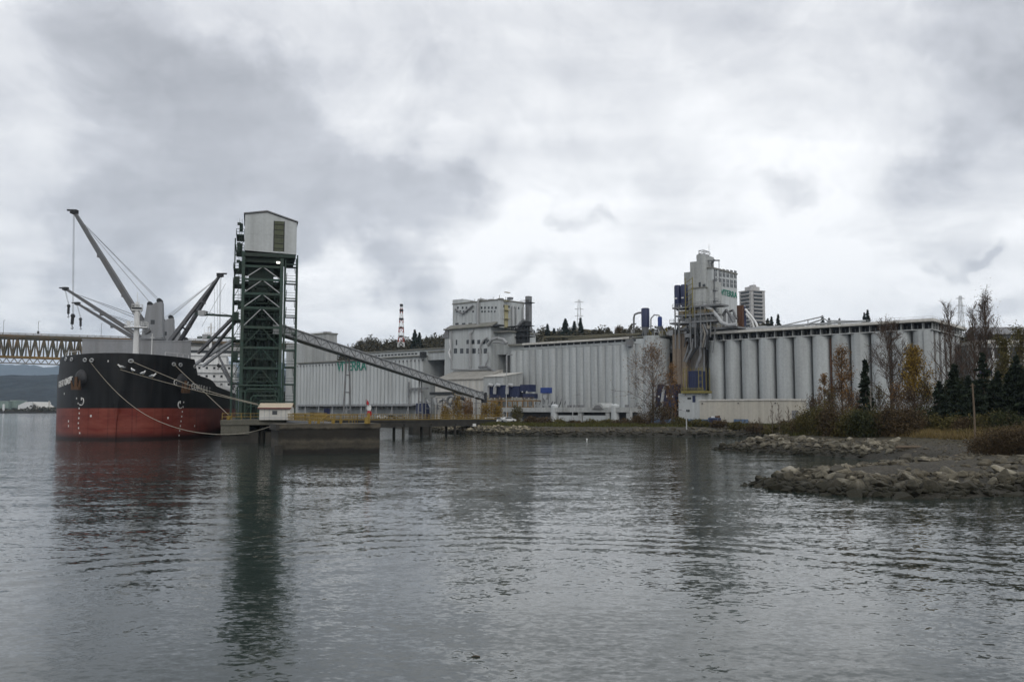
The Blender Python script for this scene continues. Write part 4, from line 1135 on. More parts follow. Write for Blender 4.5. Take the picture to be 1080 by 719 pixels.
for px, sprd in ((366.5,1.25),(443.5,.95)):
    q_ = on_conv(px); t2 = Vector((cd.x,cd.y,0)).normalized()
    g = MB()
    for sg in (-1,1):
        g.bar(q_+t2*sg*.55+Vector((0,0,-.8)), Vector((q_.x,q_.y,3.4))+t2*sg*sprd*1.15, .34)
    hgt = q_.z-4.4
    for f_ in (.28,.55,.82):
        w_ = .55+(sprd*1.15-.55)*f_
        c_ = Vector((q_.x,q_.y,q_.z-1-hgt*f_))
        g.bar(c_-t2*w_, c_+t2*w_, .26)
    g.build('support_bent', m_steel, conv)
    g = MB(); g.box((q_.x,q_.y,1.4),(5,4.4,4.0),20); g.build('footing', m_wetc, conv)
# ------------------------------------------------------------------ the grain terminal: one straight row of buildings
G0 = 1.2
def RB(): return MB(ROW)
# ---- silo block at the near end
x0b = rx(743, 0, 355)
nb_, wb = 12, -x0b/12
blk = rowthing('grain_silo', 'row of tall pale round concrete silos under a pillared roof, ending behind the yellow tree', 'silo block', x0b/2, 10)
TOPS = 32.6
for i in range(nb_):
    cx = x0b + wb*(i+.5)
    g = RB(); g.cyl(cx, wb*.5, G0-1, TOPS, wb*.455, None, 32); g.build('silo', m_silo, blk, True)
for k in range(1, 6):
    g = RB(); g.cyl(-wb*.5-.2, wb*(k+.5), G0-1, TOPS, wb*.455, None, 32); g.build('silo', m_silo, blk, True)
g = RB(); g.span(x0b+.5, -1.0, wb*.55, wb*6-1, G0-1, TOPS-.1); g.build('inner_wall', m_gapshade, blk)
g = RB(); g.span(x0b-.2, .15, .35, wb*6.2, TOPS, TOPS+.35); g.build('ring_beam', m_conc, blk)
rust = M('rust_stain', (.10,.05,.03), .95, (.04,.025,.02), .7, .5, True)
for px in (794.5, 873.5, 877):
    xx = rx(px, 2.2, 400); g = RB(); g.span(xx-.35, xx+.35, 2.1, 2.6, G0, TOPS-1); g.build('rusted_downpipe', rust, blk)
# pillared roof gallery
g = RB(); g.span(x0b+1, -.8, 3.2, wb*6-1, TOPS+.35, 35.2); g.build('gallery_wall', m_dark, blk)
for x in np.arange(x0b+.6, -.3, wb/2):
    g = RB(); g.span(x-.16, x+.16, .9, 3.2, TOPS+.35, 35.2); g.build('pillar', m_conc, blk)
for y in np.arange(3, wb*6, wb/2):
    g = RB(); g.span(-.6, -.1, y-.2, y+.2, TOPS+.35, 35.2); g.build('pillar', m_conc, blk)
for x in np.arange(x0b+2, -1, wb/4):
    g = RB(); g.span(x-.25, x+.1, 3.12, 3.2, 33.4, 34.5); g.build('window', m_steel, blk)
g = RB(); g.span(x0b-1.5, .9, -.6, wb*6.3, 35.2, 36.2); g.build('roof', m_roofg, blk)
g = RB(); g.span(x0b-1.5, .95, -.66, -.6, 35.35, 36.25); g.span(.95,1.0,-.66,wb*6.3,35.35,36.25); g.build('fascia', m_offw, blk)
g = RB(); g.rail([(x0b+20,2,36.2),(0,2,36.2),(0,wb*6,36.2)], 1.1, .04, 3.0); g.build('railing', m_galv, blk)
g = RB()
g.tube([(x0b+12,5,36.8),(x0b+38,5,37.0),(x0b+46,5,39),(x0b+47,5,38.2),(x0b+60,5,37.2)], .28, 7); g.tube([(x0b+14,7,37.4),(x0b+60,7,37.5)], .4, 7)
g.bar((x0b+27,4,36.8),(x0b+46,4,39.8),.5,.4); g.bar((x0b+40,4.5,36.2),(x0b+40,4.5,39),.25)
g.build('roof_conveyor', m_galv, blk)
g = RB(); g.span(-2.4,-.2,-.12,.0,G0,TOPS); g.build('corner_wall', m_silo, blk)

# ---- middle silo block
x0m, x1m = rx(537, 0, 400), rx(686, 0, 400)
mid = rowthing('grain_silo', 'long block of narrow pale silos with fluted front between the two elevator houses', 'silo block', (x0m+x1m)/2, 10)
nm = 20; wm_ = (x1m-x0m)/nm
for i in range(nm):
    cx = x0m + wm_*(i+.5)
    g = RB(); g.cyl(cx, 2.6, G0-1, 33.2, 2.72, None, 28); g.build('silo', m_silo, mid, True)
g = RB()
for i in range(nm+1):
    cx = x0m + wm_*i
    if i not in (nm,): g.span(cx-.42, cx+.42, .95, 1.7, G0, 31.6); g.span(cx-.75, cx+.75, .62, 1.7, 31.6, 32.0)
g.build('pilaster', m_conc, mid)
g = RB(); g.span(x0m, x1m, 2.4, 32, G0-1, 33.4); g.build('inner_wall', m_conc, mid)
for k, (px, r_) in enumerate(((690,4.6),(697.5,3.4))):
    xx = rx(px, 2, 400); g = RB(); g.cyl(xx-1.2, 4.6, G0-1, 36.4-1.5*k, r_, None, 36); g.build('silo', m_silo, mid, True)
g = RB(); g.span(x0m-.5, x1m-10, -.3, 31, 35.4, 36.3); g.span(x1m-10, x1m+5, 2, 31, 35.9, 36.5); g.build('roof', m_roofg, mid)
g = RB(); g.span(x0m+8, x1m-10, -.38, -.3, 35.5, 36.35); g.build('fascia', m_offw, mid)
g = RB(); g.span(x0m-.3, x1m, 1.2, 31, 33.4, 35.4); g.build('gallery_wall', m_pale, mid)
for x in np.arange(x0m+8, x1m-10, 3.6):
    g = RB(); g.span(x, x+2.9, 1.12, 1.2, 34.5, 35.3); g.build('window', m_dark, mid)
g = RB(); g.box((x1m-9.5, -.6, 33.6), (2.4,2.6,2.9)); g.build('wall_box', m_steel, mid)
g = RB(); xx = rx(676,-.3,372); g.build('bracket', m_dark, mid) if False else None
# roof clutter along the mid block
g = RB(); g.tube([(x0m+17,4,36.5),(x0m+17,4,38.2),(x0m+18.5,4,39),(x0m+36,4,38.2),(x1m-14,4,38.0)], .35, 7); g.tube([(x0m+30,6,37.3),(x1m-8,6,37.8)], .5, 7); g.build('roof_pipe', M('mossy_pipe',(.14,.13,.09),.85), mid)

# ---- far corrugated annex with the company name
x0l, x1l = rx(314, 0, 400), rx(446, 0, 400)
anx = rowthing('grain_annex', 'pale ribbed grain store carrying green lettering, behind the sloping conveyor', 'grain store', (x0l+x1l)/2, 15)
def ztopL(x):   # eave drawn from the photograph, nearly level
    return 32.9
nl = 36; wl = (x1l-x0l)/nl
g = RB(); g.span(x0l, x1l, .4, 34, G0-1, ztopL(0)); g.build('inner_wall', m_pale, anx)
g = RB()
for i in range(nl):
    cx = x0l+wl*(i+.5); g.cyl(cx, .75, 6.2, 31.6, wl*.47, None, 14)
g.build('ribbed_wall', m_pale, anx, True)
g = RB()
for i in range(nl+1):
    cx = x0l+wl*i; g.span(cx-.18,cx+.18,-.55,.4,30.6,31.3)
g.build('rib_bracket', m_steel, anx)
g = RB(); g.span(x0l-.4, x1l-38, -.9, 34, 32.4, 33.0); g.span(x1l-38,x1l+.2,-.9,34,32.9,33.4); g.build('roof', m_roofg, anx)
g = RB(); xa = rx(385,4,372); g.span(xa, x1l+14, 4, 20, 33.4, 36.6); g.build('roof_gallery', m_pale, anx)
g = RB(); g.span(xa-.4, x1l+14, 3.2, 21, 36.6, 37.2); g.build('gallery_roof', m_roofg, anx)
for x in np.arange(xa+3, x1l-8, 2.6):
    g = RB(); g.span(x, x+1.7, 3.92, 4, 34.4, 35.2); g.build('window', m_dark, anx)
# shed roof and posts along the foot
g = RB(); g.prism_x([(-6.5,7.6),(.4,8.6),(.4,8.9),(-6.5,7.9)], x0l+2, x1l-1); g.build('canopy', m_steel, anx)
for x in np.linspace(x0l+4, x1l-4, 9):
    g = RB(); g.bar((x,-6.2,G0),(x,-6.2,7.7),.3); g.bar((x-2.2,-6.2,G0+.3),(x+.2,-6.2,7.6),.22); g.build('canopy_post', m_galv, anx)
v_, f_ = text_mesh('VITERRA', 7.0, .08)
xl, zl = rp(370.5, 386.5, -.7)
wid = rx(386,-.7,386)-rx(355,-.7,386); wv0 = max(q.x for q in v_)-min(q.x for q in v_)
g = RB(); g.add([(xl + q.x*wid/wv0, -.62 - q.z, zl + q.y) for q in v_], f_); g.build('company_sign', m_sign, anx)
# gap box at the end of the annex
g = RB(); xb, zb = rp(446,374,-1); g.box((xb,-.8,zb),(2.6,2.4,3.0)); g.build('wall_box', m_dark, anx)
g = RB(); xq = rx(431,-1.5,420); g.bar((xq,-1.5,12),(xq,-1.5,20),.6); g.bar((xq,-1.5,16.5),(xq+14,-1.5,16.5),.8); g.bar((xq,-1.3,G0),(xq,-1.3,12),.4); g.build('outside_duct', m_steel, anx)

# ---- grey building behind the annex
gb = rowthing('grey_store', 'plain grey block standing behind the ribbed grain store', 'building', rx(330,60,370), 60)
g = RB(); a_, b_ = rx(316,60,370), rx(344,60,370)
g.span(a_, b_, 60, 69, G0, rz(345,352,60)); g.build('wall', m_conc, gb)
g = RB(); g.span(rx(302,52,370), rx(321,52,370), 52, 80, G0, rz(310,363,52)); g.build('low_wing', m_conc, gb)
g = RB(); g.span(a_-.5,b_+.5,59.5,69.5,rz(345,352,60),rz(345,350.5,60)); g.build('roof', m_roofg, gb)
g = RB(); 
g.rail([(a_+1,61,rz(345,350.5,60)),(b_-2,61,rz(345,350.5,60))],1.0,.06,1.2); g.build('roof_rail', m_galv, gb)
g = RB(); g.span(b_-6,b_-2,62,66,rz(345,350.5,60),rz(345,349,60)); g.build('roof_hatch', m_galv, gb)
g = RB()
for k in range(7):
    x = a_+3+k*2.0; g.span(x, x+1.1, 59.93, 60, rz(340,358.5,60), rz(340,357,60))
g.build('window', m_glass, gb)

# ---- link between annex and first elevator house
lk = rowthing('link_bridge', 'pale bridging gallery over a dark gap between grain store and first elevator house', 'gallery', rx(457,0,380), 6)
a_, b_ = rx(447,0,380), rx(470,0,380)
g = RB(); g.span(a_, b_, 3, 18, rz(458,379,0), rz(458,371,0)); g.build('gallery', m_pale, lk)
g = RB(); g.span(a_, b_, 2.5, 19, rz(458,371,0), rz(458,369.5,0)); g.build('roof', m_roofg, lk)
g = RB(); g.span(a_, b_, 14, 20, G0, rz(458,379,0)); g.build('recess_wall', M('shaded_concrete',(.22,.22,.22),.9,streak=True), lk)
g = RB()
for k in range(7): g.span(a_+1.5+k*2.2, a_+1.9+k*2.2, 13.7, 14, G0, rz(458,380,0))
g.build('pilaster', m_conc, lk)

# ---- first elevator house
eh = rowthing('elevator_house', 'stepped pale elevator house with outside ducts and a dark stack beside it', 'elevator house', rx(500,0,380), 12)
FY = -3.0
xa, xb = rx(469,FY,370), rx(517.5,FY,370)
zt = rz(480,347,FY); zb_ = 14.0
g = RB(); g.span(xa, xb, FY, 26, G0, zt); g.build('lower_wall', m_pale, eh)
# strip windows
def endp(px, py, X=None):
    X = sx1 if X is None else X
    o = ROW.inverted() @ Vector((0,0,EYE)); d_ = ROW.to_3x3().inverted() @ ray(px, py)
    t = (X-o.x)/d_.x; p_ = o+d_*t; return p_.y, p_.z
def winrow(par, pxs, py, ry, w, h, mat=m_glass, name='window'):
    for px in pxs:
        x, z = rp(px, py, ry); g = RB(); g.span(x-w/2, x+w/2, ry-.06, ry, z-h/2, z+h/2); g.build(name, mat, par)
winrow(eh, [481.5], 361, FY, 1.0, 2.6)
winrow(eh, [493.5,499,505,510.5,514.5], 360.5, FY, 1.9, 2.0)
winrow(eh, [480.5,487,493.5,500,506,512], 370, FY, 2.2, 2.4)
UY = 0.0
ua, ub = rx(477.5,UY,330), rx(526.5,UY,330)
UD = endp(553,330,ub)[0]; ut = rz(500,319,UY); ubm = rz(500,345,UY)
g = RB(); g.span(ua, ub, UY, UD, zt-.5, ut); g.build('upper_wall', m_pale, eh)
g = RB()
for x in np.linspace(ua+.3, ub-.3, 15): g.span(x-.12, x+.12, UY-.18, UY, ubm+3, rz(500,330.5,UY))
for y in np.linspace(1, UD-1, 12): g.span(ub, ub+.18, y-.12, y+.12, ubm+3, ut-4)
g.build('pilaster', m_pale, eh)
g = RB(); g.span(ua-.3, ub+.3, UY-.3, UD+.3, ut, ut+.5); g.build('roof', m_roofg, eh)
g = RB(); g.span(ua-.2, ua+6.5, 0.05, 8, ut+.5, rz(480,316,UY)); g.build('stair_head', m_pale, eh)
g = RB(); g.prism_x([(-4.2,ubm-.9),(UY,ubm+1.3),(UY,ubm+1.8),(-4.4,ubm-.4)], ua-1.5, ub-1); g.build('sloping_ledge', m_roofg, eh)
g = RB(); g.span(xa-.5, xb+6, FY-.5, UY, zt-.2, zt+.5); g.span(ua-2, ub-1, -1.6, -.02, zt+.4, ubm-.6); g.build('dark_band', m_dark, eh)
winrow(eh, [482,485.5,489,492.5,499,508.5,511.5,515.5,518.5,522], 328.5, UY, 1.0, 1.0)
winrow(eh, [483,488,492,508,511.5,515.5,519,523], 324.5, UY, 1.1, 1.1)
winrow(eh, [482,489,496,504,511,518], 341.5, UY, 2.3, .9)
for y in np.arange(3, UD-2, 3.6):
    g = RB(); g.span(ub, ub+.06, y, y+1.1, ut-3.2, ut-2.1); g.build('window', m_glass, eh)
g = RB(); xk = rx(531,UY,340); g.span(ub+.2, ub+.5, 3.5, 6.0, ubm-1, ut-2)
for k in range(5): g.span(ub+.5, ub+1.6, 3, 6.4, ubm-1+k*4.2, ubm-.7+k*4.2)
g.build('stair_strip', M('pale_yellow_stair', (.36,.33,.19), .8, (.2,.19,.13)), eh)
g = RB()
for y in (9,12,17): g.tube([(ub+.9,y,ubm-5),(ub+.9,y,ut-3.2),(ub+.5,y+.6,ut-2.2)], .55, 8)
g.build('duct', m_galv, eh, True)
def ductpath(par, pts, ry, r, mat=m_duct, name='duct'):
    q = []
    for t in pts:
        d_ = t[2] if len(t) > 2 else ry
        x, z = rp(t[0], t[1], d_); q.append((x, d_, z))
    g = RB(); g.tube(q, r, 9); return g.build(name, mat, par, True)
ductpath(eh, [(514,319.5,4),(513.5,317.2,2.5),(508,315.8,1),(504.8,316.2,-.5),(504,319,-1),(504,342.5,-1.2),(495.8,352,-4.2),(495.6,388,-4.2)], -2, .62)
ductpath(eh, [(476,349),(476,389),(497,390),(517,389.5),(524,392.5)], FY-.9, .42)
ductpath(eh, [(474.5,358),(475.5,366),(473.5,372),(475.5,378)], FY-.8, .5, m_white)
ductpath(eh, [(505,372),(507,364),(510.5,358),(514,356)], FY-.8, .4)
ductpath(eh, [(506.5,388),(506.5,368)], FY-.8, .4); ductpath(eh, [(512,385),(515,378),(514,371)], FY-.9, .35)
ductpath(eh, [(514,364),(519,358),(525,356.5),(531,358),(534.5,362)], FY-1.2, .7)
ductpath(eh, [(505,387),(514,386.5),(519,390),(526,393)], FY-1.6, .55, m_steel); ductpath(eh, [(520,361),(527,361),(533,362.5)], FY-1.0, .55)
ductpath(eh, [(480,326),(488,331),(493,327),(499,322)], UY-.8, .45, m_steel)
# dark clutter on the left shoulder
g = RB(); xs, zs = rp(470.5,351,FY); g.prism([(xs-2.8,zs-2.6),(xs+2,zs-2.6),(xs+2,zs+2.6),(xs+1,zs+2.6)], FY-.5, 8); g.build('shoulder_roof', m_steel, eh)
# narrow connection and dark gap towards the middle silos
g = RB(); g.span(xb, rx(537,0,370), 2, 20, rz(526,374,2), zt-3); g.build('connecting_gallery', m_pale, eh)
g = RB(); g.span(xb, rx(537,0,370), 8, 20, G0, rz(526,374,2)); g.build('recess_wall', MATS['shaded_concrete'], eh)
g = RB(); g.span(xb-1, rx(538,0,370)+.5, -1, 22, zt-3, zt-2.4); g.build('ledge', m_roofg, eh)
ductpath(eh, [(534.8,372),(534.8,415)], -.8, .4, m_steel, 'downpipe')
# clutter platform & stack at the end
SY = UD+1.5; stx = rx(557.5, SY, 340)
g = RB(); g.bar((stx,SY,36),(stx,SY,rz(557,312.5,SY)),2.3,2.4); g.build('stack', m_steel, eh)
g = RB(); g.span(stx-4, stx+2.6, SY-1.8, SY+1.8, rz(557,319.8,SY), rz(557,319.2,SY)); g.rail([(stx-4,SY-1.8,rz(557,319.2,SY)),(stx+2.6,SY-1.8,rz(557,319.2,SY))],1.1,.08,1.2); g.build('stack_platform', m_dark, eh)
g = RB(); pa, pb = rx(541,6,345), rx(558,6,345); zp = rz(550,349,6)
for k in range(3): g.span(pa-2, pb, 4, 10, zp-3+k*2.6, zp-2.7+k*2.6)
g.span(pa+2, pb-2, 5, 9, zp-6, zp+2); g.span(pb-5,pb-1,5,9,zp+2,zp+4.5)
for x in np.linspace(pa, pb, 5): g.bar((x,5,zp-9),(x,5,zp+2),.3)
g.build('machinery_deck', m_dark, eh)
ductpath(eh, [(553,337),(549,341),(545,346)], 5, .8, m_steel); ductpath(eh, [(559.5,343),(563.5,352),(564,356)], 8, .3, m_steel)
g = RB()
for k in range(7): x = ua+8+k*4; g.bar((x,3,ut),(x,3,ut+1.6+.6*(k%3)),.18); 
for k in range(5): x = ua+9+k*6; g.box((x,5,ut+.9),(2.2,2,1.2))
g.build('roof_fitting', m_steel, eh)
# low building at the foot
lb = rowthing('truck_shed', 'low pale shed with a sloping roof at the foot of the first elevator house', 'shed', rx(500,-14,405), -14)
sa, sb2, sc2 = rx(459,-16,400), rx(511,-16,400), rx(532,-16,400)
g = RB(); g.prism_x([(-16,G0),(-3.1,G0),(-3.1,rz(490,392,-3)),(-16,rz(490,400,-16))], sa, sb2); g.build('wall', m_offw, lb)
g = RB(); g.prism_x([(-16.5,rz(490,400.5,-16)),(-3.1,rz(490,392,-3)),(-3.1,rz(490,391.3,-3)),(-16.5,rz(490,399.5,-16))], sa-.5, sb2+.3); g.build('roof', M('grey_tan_roof',(.27,.26,.235),.85,streak=False), lb)
g = RB(); g.prism_x([(-17,G0),(-3.1,G0),(-3.1,rz(520,394,-3)),(-17,rz(520,397,-17))], sb2+.3, sc2); g.build('annexe', m_conc, lb)
g = RB(); g.prism_x([(-17.4,rz(520,397.3,-17)),(-3.1,rz(520,394.2,-3)),(-3.1,rz(520,393.6,-3)),(-17.4,rz(520,396.6,-17))], sb2+.1, sc2+.3); g.build('annexe_roof', m_offw, lb)
g = RB(); 
for k in range(14): x = sa+2+k*(sb2-sa-3)/14; g.span(x, x+.25, -16.1, -16, rz(490,409,-16), rz(490,402,-16))
g.build('wall_rib', m_pale, lb)
g = RB(); g.span(sa-3, sb2, -16.8, -16.2, rz(480,416,-16), rz(480,413,-16)); g.span(sa, sa+22, -15, -14, G0, rz(480,413,-16)); g.build('dark_opening', m_dark, lb)

# ---- process plant in front of the first elevator house
pl = rowthing('dust_filter_bank', 'bank of navy blue filter boxes on an orange steel frame before the fluted silos', 'filter bank', rx(537,-22,415), -22, G0)
for k, (p0, p1, t0, t1) in enumerate(((516,524.5,406,420),(525,533.5,406,420),(538,548,407,419),(548.5,559,405.5,413),(551,561,415,420))):
    a_, b_ = rx(p0,-22,415), rx(p1,-22,415); g = RB(); g.span(a_,b_,-22,-18,rz((p0+p1)/2,t1,-22),rz((p0+p1)/2,t0,-22))
    for x in np.linspace(a_+.3,b_-.3,4): g.span(x-.08,x+.08,-22.1,-22,rz((p0+p1)/2,t1,-22),rz((p0+p1)/2,t0+1,-22))
    bxo = g.build('filter_box', m_blue, pl)
    g = RB(); 
    for q in (.25,.7): x = a_+(b_-a_)*q; g.span(x-.3,x+.3,-22.2,-22.1,rz((p0+p1)/2,t1+.6,-22),rz((p0+p1)/2,t1-.5,-22))
    g.build('data_plate', m_white, bxo)
for px in (515.5,523.5,536.5):
    x, z = rp(px,408,-23.4); g = RB(); g.tube([(x-1,-23.4,z-3),(x-.8,-23.4,z),(x+.4,-23.4,z+1.0),(x+1.6,-22.6,z+.6)], .75, 9); g.build('duct', m_galv, pl, True)
g = RB()
za = rz(537,422,-22)
g.span(rx(512,-22,420), rx(563,-22,420), -23, -17, za-.5, za)
for px in np.linspace(513,562,10): x = rx(px,-23,420); g.bar((x,-22.9,G0),(x,-22.9,za),.4)
g.span(rx(512,-22,420), rx(562,-22,420), -23.1, -22.8, za-3.3, za-2.8); g.bar((rx(520,-22.9,420),-22.9,G0),(rx(530,-22.9,420),-22.9,za),.3)
g.build('frame', m_orange, pl)
g = RB(); g.rail([(rx(512,-23,420),-23,za),(rx(563,-23,420),-23,za)], 1.1, .06, 1.6); g.build('railing', m_yellow, pl)
g = RB(); x, z = rp(573,411.5,-22); g.box((x,-20,z),(3.9,3,2.3)); g.build('filter_box', m_blue2, pl)
g = RB()
for sx_ in (-1.6,1.6): g.bar((x+sx_,-20,G0),(x+sx_,-20,z-1.1),.3)
g.prism([(x-1.5,z-1.1),(x+1.5,z-1.1),(x+.4,z-4),(x-.4,z-4)],-21,-19); g.span(x-9,x+6,-21,-19,z-6.4,z-6); g.build('hopper_stand', m_galv, pl)
g = RB()
for k in range(9):
    xk = x-8+k*2.2; g.bar((xk,-20,z-6),(xk+.6,-20,z-2.5-(k%3)),.25)
g.span(x-6,x+2,-21,-18.6,z-8.6,z-7.2); g.build('machinery', m_steel, pl)
# ground-level grey plant between the conveyor and the shed
pp = rowthing('pipe_rack', 'tangle of dark process pipes and ducts under the lower end of the conveyor', 'pipe rack', rx(470,-14,425), -14)
prnd = random.Random(3)
for k in range(12):
    a_ = (rx(452+prnd.uniform(0,40),-20,425), -20+prnd.uniform(-3,3), prnd.uniform(4,9))
    b_ = (a_[0]+prnd.uniform(-8,8), a_[1], a_[2]+prnd.uniform(-3,4)); g = RB(); g.tube([a_, ((a_[0]+b_[0])/2,a_[1]-1,max(a_[2],b_[2])+1), b_], prnd.uniform(.3,.7), 8)
    g.build('pipe', [m_steel, m_galv, m_dark][k%3], pp, True)
g = RB()
for px in np.linspace(449,508,11): x = rx(px,-19,425); g.bar((x,-19,G0),(x,-19,11.5),.35)
for z in (6.5,9,11.5): g.span(rx(449,-19,425),rx(506,-19,425),-19.2,-18.8,z-.25,z)
g.build('frame', m_steel, pp)
g = RB(); xx = rx(476,-21,420)
g.tube([(xx+2.8*math.cos(a),-21,9.2+2.8*math.sin(a)) for a in np.linspace(0,PI,9)], .6, 8); g.build('round_duct', m_steel, pp, True)
for px0, px1, z0, z1 in ((439,447,G0+1.4,9),(440,448,G0,G0+2.8)):
    g = RB(); g.span(rx(px0,-8,425),rx(px1,-8,425),-8,-4,z0,z1); g.build('cabinet', m_blue, pp)

# ---- second elevator house (tallest)
e2 = rowthing('elevator_house', 'tall pale stepped elevator tower with green lettering and navy filters on its shoulder', 'elevator house', rx(745,10,340), 10)
def blockpx(par, name, pxa, pxb, pyt, zbot, ry, depth, mat):
    pm = (pxa+pxb)/2
    g = RB(); a_, b_ = rx(pxa,ry,330), rx(pxb,ry,330); zt_ = rz(pm,pyt,ry)
    g.span(a_, b_, ry, ry+depth, zbot, zt_); g.build(name, mat, par); return a_, b_, zt_
# sign block: only its end face shows well
sx1 = rx(752,6,330); sgz = rz(752,283,6); SGD = endp(777.5,310)[0]
g = RB(); g.span(sx1-9, sx1, 6, SGD, G0, sgz); g.build('sign_block', m_pale, e2)
g = RB(); g.span(sx1-9.3, sx1+.3, 5.7, SGD+.3, sgz, sgz+.6); g.build('sign_block_roof', m_roofg, e2)
for py in (288.0, 298.3):
    for px in (754.5,759.5,763.5,767.5,771.5,775.5):
        y, z = endp(px, py + (px-764)*.12); g = RB(); g.span(sx1, sx1+.07, y-1.15, y+1.15, z-1.6, z+1.6); wo = g.build('window', m_glass, e2)
        g = RB(); g.span(sx1+.07, sx1+.1, y-.08, y+.08, z-1.6, z+1.6); g.span(sx1+.07,sx1+.1,y-1.15,y+1.15,z-.08,z+.08); g.build('frame', m_pale, wo)
v_, f_ = text_mesh('VITERRA', 3.5, .06)
y0_, z0_ = endp(760,308.3); y1_, z1_ = endp(777,311.5)
w0 = max(q.x for q in v_)-min(q.x for q in v_); wtar = (y1_-y0_)
g = RB(); g.add([(sx1+.14+q.z, (y0_+y1_)/2 + q.x*wtar/w0, (z0_+z1_)/2 + q.y) for q in v_], f_); g.build('company_sign', m_sign, e2)
for k in range(4):
    y, _ = endp(759+5*k, 332); g = RB(); g.span(sx1, sx1+.07, y-1.3, y+1.3, rz(760,343,6), rz(760,326,6)); g.build('slit_window', m_steel, e2)
blockpx(e2, 'back_shaft', 722, 729, 287, 36, 6, 12, m_conc)
fa, fb, fz = blockpx(e2, 'lift_shaft', 728.5, 741.5, 275.5, 40, 2, 10, m_conc)
g = RB(); g.prism([(fa+3,fz),(fb,fz),(fb,fz+2.6),(fb-1.2,fz+3.2),(fb-2.6,fz+2.4)], 2, 12); g.build('shaft_peak', m_conc, e2)
g = RB(); zz = fz+1.2
for x in (fa+3, fb-.5):
    for y in (4,9): g.bar((x,y,zz),(x,y,zz+3.4),.2)
for z in (zz+1.9, zz+3.4): 
    for y in (4,9): g.bar((fa+3,y,z),(fb-.5,y,z),.22)
    for x in (fa+3,fb-.5): g.bar((x,4,z),(x,9,z),.22)
g.rail([(fa+3,4,zz+1.9),(fb,4,zz+1.9),(fb,9,zz+1.9)],1.1,.07,1.2); g.tube([(fb+1,6,zz),(fb+1,6,zz+6)],.07,5); g.bar((fa+3,4,zz+1.6),(fb,4,zz+.9),.4)
g.build('roof_frame', m_galv, e2)
g = RB(); g.tube([(fb+.5,8,fz-4),(fb+1.6,8,fz-2.5),(fb+1.0,8,fz-.5),(fb+2.4,8,fz+1)],.5,8); g.bar((fb,7,fz+.6),(fb+5,7,fz+.2),.7,.5); g.bar((fb+4.8,7,fz-8),(fb+4.8,7,fz+.2),.2); g.build('head_spout', m_steel, e2, True)
ba, bb, bz = blockpx(e2, 'lower_block', 730, 743.5, 304, 36, -2, 8, m_conc)
g = RB(); g.span(bb, bb+2.2, 0, 8, 38, bz+3); g.build('stair_shaft', m_conc, e2)
g = RB()
for k in range(5): g.span(bb+2.2, bb+3.3, .5, 3, 40+k*4.2, 40.3+k*4.2); g.rail([(bb+3.3,.5,40.3+k*4.2),(bb+3.3,3,40.3+k*4.2)],1,.06,1.2)
g.bar((bb+2.8,1,40),(bb+2.8,1,60),.35); g.build('stair_balcony', m_steel, e2)
g = RB(); g.span(ba-.3,bb+.3,-2.3,6,bz,bz+.4); g.span(bb-8,bb+4,-2.4,-2.2,bz-8.4,bz-8.1); g.build('ledge', m_roofg, e2)
winrow(e2, [738], 301, 1.9, .9, 2.6); winrow(e2, [742.5], 301.5, 1.9, 1.2, 1.4)
# stained pillar and core
ta, tb = rx(709.5,0,380), rx(724.5,0,380)
g = RB(); g.span(ta, tb, 0, 14, G0, rz(717,352,0)); g.build('stained_pier', m_tan, e2)
g = RB(); g.span(tb, rx(742,2,380), 3, 18, G0, 42); g.span(ta, sx1, 8, min(30,SGD), 30, 41); g.build('core_wall', M('grimy_concrete',(.24,.225,.20),.9,(.12,.10,.08),.7,.3,True), e2)
g = RB()
for k in range(3): x = ta+1.5+k*2.4; g.span(x-.15,x+.15,-.35,0,G0,rz(717,353,0))
g.build('pier_rib', m_tan, e2)
# platforms with railings, stacked
for k, (p0, p1, py, ry) in enumerate(((709,760,322,-4),(712,752,331,-4),(706,756,338.5,-4),(712,742,346,-3),(742,778,345,-2),(722,742,357,-2))):
    a_, b_ = rx(p0,ry,330), rx(p1,ry,330); z = rz((p0+p1)/2,py,ry)
    g = RB(); g.span(a_,b_,ry,ry+7,z-.7,z); pf = g.build('platform', m_steel, e2)
    g = RB(); g.rail([(a_,ry,z),(b_,ry,z)],1.2,.08,1.8); g.build('railing', m_yellow if k in (1,3,4) else m_steel, pf)
prn = random.Random(8)
for k in range(26):
    p0 = prn.uniform(712,752); a_ = rx(p0,-3,335); z = prn.uniform(33,45)
    g = RB(); t_ = prn.choice((0,1,2))
    if t_ == 0: g.tube([(a_,-3,z),(a_+prn.uniform(-3,3),-3.4,z-4),(a_+prn.uniform(-4,4),-3,z-9)], prn.uniform(.3,.6), 8)
    elif t_ == 1: g.box((a_,-3,z),(prn.uniform(1,2.6),1.6,prn.uniform(1.2,3)))
    else: g.bar((a_,-3.6,z-6),(a_+prn.uniform(-2,2),-3.6,z+3),.35)
    g.build('pipework', prn.choice((m_steel,m_dark,MATS['grimy_concrete'],m_steel)), e2, t_==0)
for px in (712,716,728,733,739): 
    x = rx(px,-3.9,335); g = RB(); g.bar((x,-3.9,30),(x,-3.9,rz(px,322,-4)),.4); g.build('post', m_steel, e2)
g = RB(); x = rx(727,-4,315)
for k in range(7): g.bar((x-1.4,-4.2,44+2*k),(x+1.6,-4.2,45.6+2*k),.18)
g.bar((x-1.6,-4.2,42),(x-1.6,-4.2,58),.25); g.bar((x+1.6,-4.2,42),(x+1.6,-4.2,58),.25); g.build('ladder_tower', M('olive_yellow_steel',(.20,.17,.05),.8), e2)
ductpath(e2, [(742,322),(750,326),(756,333),(761,340),(768,343),(777,342)], -3, .75, m_galv)
